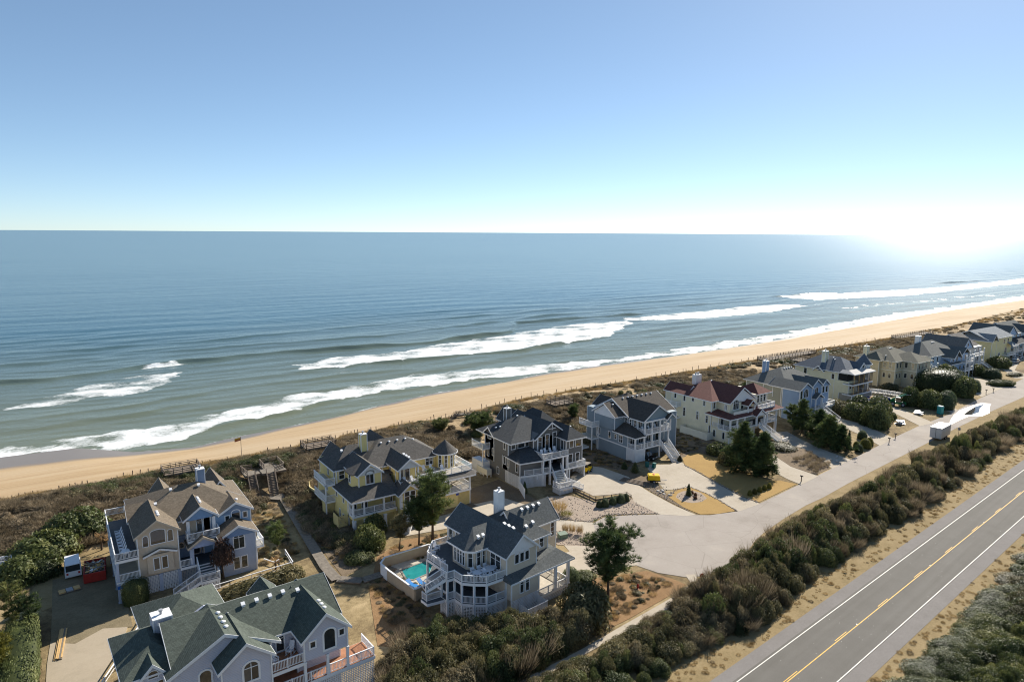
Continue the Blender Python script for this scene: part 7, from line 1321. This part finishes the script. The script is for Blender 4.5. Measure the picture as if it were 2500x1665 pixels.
for k, (x, y, rz, p_, lb) in enumerate(((309, 101.8, .1, CW, 'white car nearest the street in the last driveway'), (314.5, 103.6, .15, CS, 'silver car in the middle of the last driveway'), (320, 104.4, .1, CW, 'white car at the far end of the last driveway'), (312, 98.2, .1, CW, 'white car parked on the street side of the last driveway'))): car('parked_car', lb, 'car', x, y, rz, p_, group='cars in the last driveway')
def skip(x, y, rz, L, W, H, mat, label, seed):
    o = thing('rubbish_skip', label, 'skip', (x, y, .06), rz, 'rubbish skips'); mb = MB()
    for a, b in (((-L/2, -W/2), (L/2, -W/2)), ((L/2, -W/2), (L/2, W/2)), ((L/2, W/2), (-L/2, W/2)), ((-L/2, W/2), (-L/2, -W/2))): mb.beam((*a, H/2+.1), (*b, H/2+.1), .08, H)
    mb.box(-L/2, L/2, -W/2, W/2, .08, .18); mb.build('tub', mat, o); n = int(L/.8)
    for k in range(n+1):
        for sy_ in (-W/2-.06, W/2+.06): x_ = -L/2+L*k/n; mb = MB(); mb.box(x_-.05, x_+.05, sy_-.04, sy_+.04, .1, H+.1); mb.build('rib', mat, o)
    d = thing('debris_heap', 'heap of broken boards and scrap filling the '+('red' if seed == 1 else 'blue')+' skip', 'debris', (x, y, .06), rz); r_ = random.Random(seed); fl = MB(); fl.box(-L/2+.1, L/2-.1, -W/2+.1, W/2-.1, .2, H*.8); fl.build('rubble', WOODW, d)
    ms = [WOODN, WHITE, WOODW, METAL, WOODP, WOODN]
    for k in range(70):
        mb = MB(); l = r_.uniform(.3, 1.6); mb.box(-l/2, l/2, -.09, .09, -.02, .02) if r_.random() < .7 else mb.box(-.3, .3, -.25, .25, -.05, .05); q = mb.build('scrap', ms[k % 6], d); q.location = (r_.uniform(-L/2+.7, L/2-.7), r_.uniform(-W/2+.4, W/2-.4), H*.8+r_.uniform(.02, .4)); q.rotation_euler = (r_.uniform(-.5, .5), r_.uniform(-.5, .5), r_.uniform(0, 3.1))
    return o
skip(2.3, 108.3, R(86), 4.6, 2.5, 1.35, m_plain('skip_red', (.40, .035, .025), .5, .2), 'red rubbish skip full of broken boards beside the taupe house', 1)
skip(197, 98.0, R(-22), 7.5, 2.4, 1.9, m_plain('skip_blue', (.02, .055, .20), .5, .2), 'long blue rubbish skip heaped with timber below the stripped house', 2)
pl = thing('lumber_stack', 'long stack of yellow lumber lying on the drive', 'lumber', (-2.2, 91.4, .06), R(84)); 
for k in range(9): mb = MB(); mb.box(-3.5+.1*(k % 3), 3.5-.13*(k % 2), -.075, .075, 0, .09); q = mb.build('board', WOODN if k % 3 else WOODP, pl); q.location = (0, -.34+(k % 5)*.17, .09*(k//5)+.0)
pl = thing('pallet', 'pallet of flat boards and shingle bundles lying before the van', 'pallet', (-.9, 105.2, .06), R(8)); 
for k in range(5): mb = MB(); mb.box(-1.3, 1.3, -.6+k*.25, -.4+k*.25, .08, .14); mb.build('slat', WOODP, pl)
for k in range(3): mb = MB(); mb.box(-1.25+k*.85, -.5+k*.85, -.5, .5, .14, .3); mb.build('bundle', (WOODN, METAL, WOODN)[k], pl)
hu = thing('white_hut', 'white outdoor shower hut at the left edge of the picture', 'hut', (-8.4, 116.4, 0)); mb = MB()
for a, b in (((-.9, -.9), (.9, -.9)), ((.9, -.9), (.9, .9)), ((.9, .9), (-.9, .9)), ((-.9, .9), (-.9, -.9))): mb.beam((*a, 1.1), (*b, 1.1), .1, 2.2)
mb.build('panel', WHITE, hu); mb = MB(); mb.box(-.85, .85, -.85, .85, 0, .1); mb.build('floor', DECKG, hu)
# air compressor trailer
cp_ = thing('air_compressor', 'yellow towable air compressor parked on the concrete drive', 'compressor', (96.2, 89.6, .06), R(-38)); CY = m_plain('plant_yellow', (.72, .46, .01), .4, .08)
mb = MB(); mb.ext([(-1.25, -.75, .55), (1.25, -.75, .55), (1.15, -.75, 1.45), (1.0, -.75, 1.6), (-1.0, -.75, 1.6), (-1.2, -.75, 1.45)], (0, 1.5, 0)); mb.build('canopy', CY, cp_); mb = MB(); mb.box(-1.3, 1.3, -.78, .78, .42, .6); mb.build('chassis', BLACK, cp_); mb = MB(); mb.box(-1.29, -1.2, -.7, .7, .6, 1.4); mb.build('grille', BLACK, cp_)
for sy_ in (-.85, .85): wheel(cp_, 0, sy_, .34, .2)
for sy_ in (-.3, .3): mb = MB(); mb.beam((1.3, sy_, .5), (2.6, sy_*.6, .5), .08); mb.build('drawbar', METAL, cp_)
mb = MB(); mb.lathe([(.25, 1.6), (.25, 1.68), (.1, 1.7)], 12); mb.build('exhaust_cap', HR, cp_)
yc = thing('yellow_forklift', 'small yellow machine half hidden behind the charcoal house corner', 'forklift', (89.0, 101.4, .06), R(20)); mb = MB(); mb.box(-1, 1, -.6, .6, .35, 1.15); mb.build('body', CY, yc); mb = MB(); mb.box(-1.1, .6, -.65, .65, 1.9, 2.0); mb.build('roof', WOODP, yc)
for sx_ in (-.7, .7):
    for sy_ in (-.6, .6): wheel(yc, sx_, sy_, .35, .25)
    mb = MB(); mb.box(sx_-.04, sx_+.04, -.5, .5, 1.15, 1.9); mb.build('frame', BLACK, yc)
TEAL = m_plain('teal_plastic', (.01, .13, .12), .45, .1)
for k, (x, y, lb) in enumerate(((101.6, 96.6, 'dark green wheeled bin nearest the slatted wall'), (102.4, 95.4, 'dark green wheeled bin by the edge of the drive'))):
    o = thing('wheeled_bin', lb, 'bin', (x, y, .06), R(-20+30*k), 'dark green wheeled bins'); mb = MB(); mb.ext([(-.28, -.28, .05), (.28, -.28, .05), (.34, -.34, 1.0), (-.34, -.34, 1.0)], (0, .6, 0)); mb.build('bin_body', TEAL, o); mb = MB(); mb.box(-.36, .36, -.38, .34, 1.0, 1.08); mb.build('lid', TEAL, o)
    for sx_ in (-.3, .3): wheel(o, sx_, .32, .1, .06)
# box trailer on the street
bt = thing('box_trailer', 'white box trailer parked on the street verge', 'trailer', (176.6, 71.8, .04), R(6)); TW = m_plain('trailer_white', (.58, .57, .55), .45, .06); TWT = m_plain('trailer_top', (.78, .78, .76), .4, .05); L, W, H = 6.4, 2.5, 2.7
mb = MB(); mb.box(-L/2, L/2, -W/2, W/2, .55, H+.4); mb.build('box_body', TW, bt); mb = MB(); mb.box(-L/2-.03, L/2+.03, -W/2-.03, W/2+.03, H+.4, H+.46); mb.build('roof', TWT, bt); mb = MB(); mb.box(-L/2-.035, -L/2-.005, -.03, .03, .6, H+.35); mb.build('door_seam', BLACK, bt)
for x_ in (-.5, .5):
    for sy_ in (-W/2-.02, W/2+.02): wheel(bt, x_, sy_, .36, .24)
mb = MB(); mb.beam((L/2, 0, .6), (L/2+1.5, 0, .55), .12); mb.build('drawbar', METAL, bt)
# portable toilet
pt = thing('portable_toilet', 'teal portable toilet standing before the dark clipped bushes', 'toilet', (200.8, 82.2, 0), R(-15)); PTM = m_plain('toilet_teal', (.03, .30, .29), .45, .06); mb = MB(); mb.box(-.58, .58, -.58, .58, .1, 2.05); mb.build('cabin', PTM, pt); mb = MB(); mb.ext([(-.62, -.62, 2.05), (.62, -.62, 2.05), (.4, -.62, 2.32), (-.4, -.62, 2.32)], (0, 1.24, 0)); mb.build('roof', m_plain('toilet_roof', (.25, .45, .45)), pt); mb = MB(); mb.box(-.4, .4, -.61, -.58, .15, 1.95); mb.build('door', PTM, pt); mb = MB(); mb.box(-.6, .6, -.6, .6, 0, .1); mb.build('skid', BLACK, pt)
# telehandler
th = thing('telehandler', 'green telescopic handler with raised boom beside the blue skip', 'telehandler', (200.2, 93.2, .06), R(-68)); JG = m_plain('machine_green', (.01, .16, .05), .4, .1); mb = MB(); mb.box(-2.0, 2.0, -.7, .7, .6, 1.2); mb.build('chassis', JG, th); mb = MB(); mb.ext([(-.6, -.75, 1.2), (.7, -.75, 1.2), (.5, -.75, 2.5), (-.5, -.75, 2.5)], (0, .75, 0)); mb.build('cab', GLASS, th); mb = MB(); mb.box(-.6, .6, -.8, .05, 2.5, 2.6); mb.build('cab_roof', WHITE, th); mb = MB(); mb.beam((-2.0, .45, 1.5), (1.8, .45, 3.6), .35, .4); mb.build('boom', m_plain('boom_green', (.12, .32, .2), .4), th); mb = MB(); mb.box(-2.1, -.8, .1, .8, 1.2, 1.8); mb.build('engine_cover', JG, th)
for sx_ in (-1.3, 1.3):
    for sy_ in (-.9, .9): wheel(th, sx_, sy_, .6, .4)
for sy_ in (.25, .65): mb = MB(); mb.box(1.8, 3.0, sy_-.06, sy_+.06, 3.4, 3.46); mb.build('fork', METAL, th)
for x, y, n_, lb in ((181.5, 83.6, 12, 'pile of white boards and wrapped material on the dry grass'), (196.0, 85.6, 9, 'heap of silver sheeting dumped beside the drive')):
    o = thing('board_pile', lb, 'pile', (x, y, .03), R(20), 'building material heaps'); r_ = random.Random(n_)
    for k in range(n_): mb = MB(); mb.box(-1.5, 1.5, -.35, .35, -.04, .04); q = mb.build('board', WHITE if k % 3 else METAL, o); q.location = (r_.uniform(-.4, .4), r_.uniform(-.9, .9), .12+.06*k); q.rotation_euler = (r_.uniform(-.15, .15), r_.uniform(-.1, .1), r_.uniform(-.4, .4))
# stones and timbers between the drives
r_ = random.Random(5); SM_ = m_plain('pale_stone', (.5, .46, .40), .9, .2)
for k in range(16):
    m = MB(); m.lathe([(.05, 0), (.3, .04), (.34, .16), (.22, .28), (.03, .32)], 7); o = put('stone', m.mesh('stone', SM_), None, (r_.uniform(93.2, 94.4) if k < 9 else r_.uniform(138, 142), r_.uniform(82.4, 86) if k < 9 else r_.uniform(74.8, 78), .04), r_.random()*6, (r_.uniform(.5, 1.1), r_.uniform(.5, 1.1), r_.uniform(.5, 1.1))); tag(o, 'pale rounded stone in the gravel strip between two concrete drives' if k < 9 else 'pale kerb stone at the street end of the planted bed', 'stone', 'pale stones in the gravel strip' if k < 9 else 'kerb stones at the planted bed')
for k in range(4): mb = MB(); mb.beam((0, 0, .12+.0*k), (2.6, -6.2, .12), .2, .22); o = mb.build('railway_sleeper', WOODW); o.location = (91.2+k*.55, 94.0+k*.2, 0); tag(o, ('long timber sleeper edging the charcoal house drive', 'second timber sleeper from the charcoal house drive', 'third timber sleeper beside the compressor', 'sleeper nearest the compressor')[k], 'sleeper', 'timber sleepers between the drives')
mb = MB(); mb.box(-.35, .35, -.02, .02, -.25, .25); o = mb.build('house_number_board', m_plain('plaque_blue', (.03, .07, .35), .5)); o.location = (57.9, 100.85, 2.4); tag(o, 'small blue plaque on the yellow porch base beside the lattice', 'plaque')
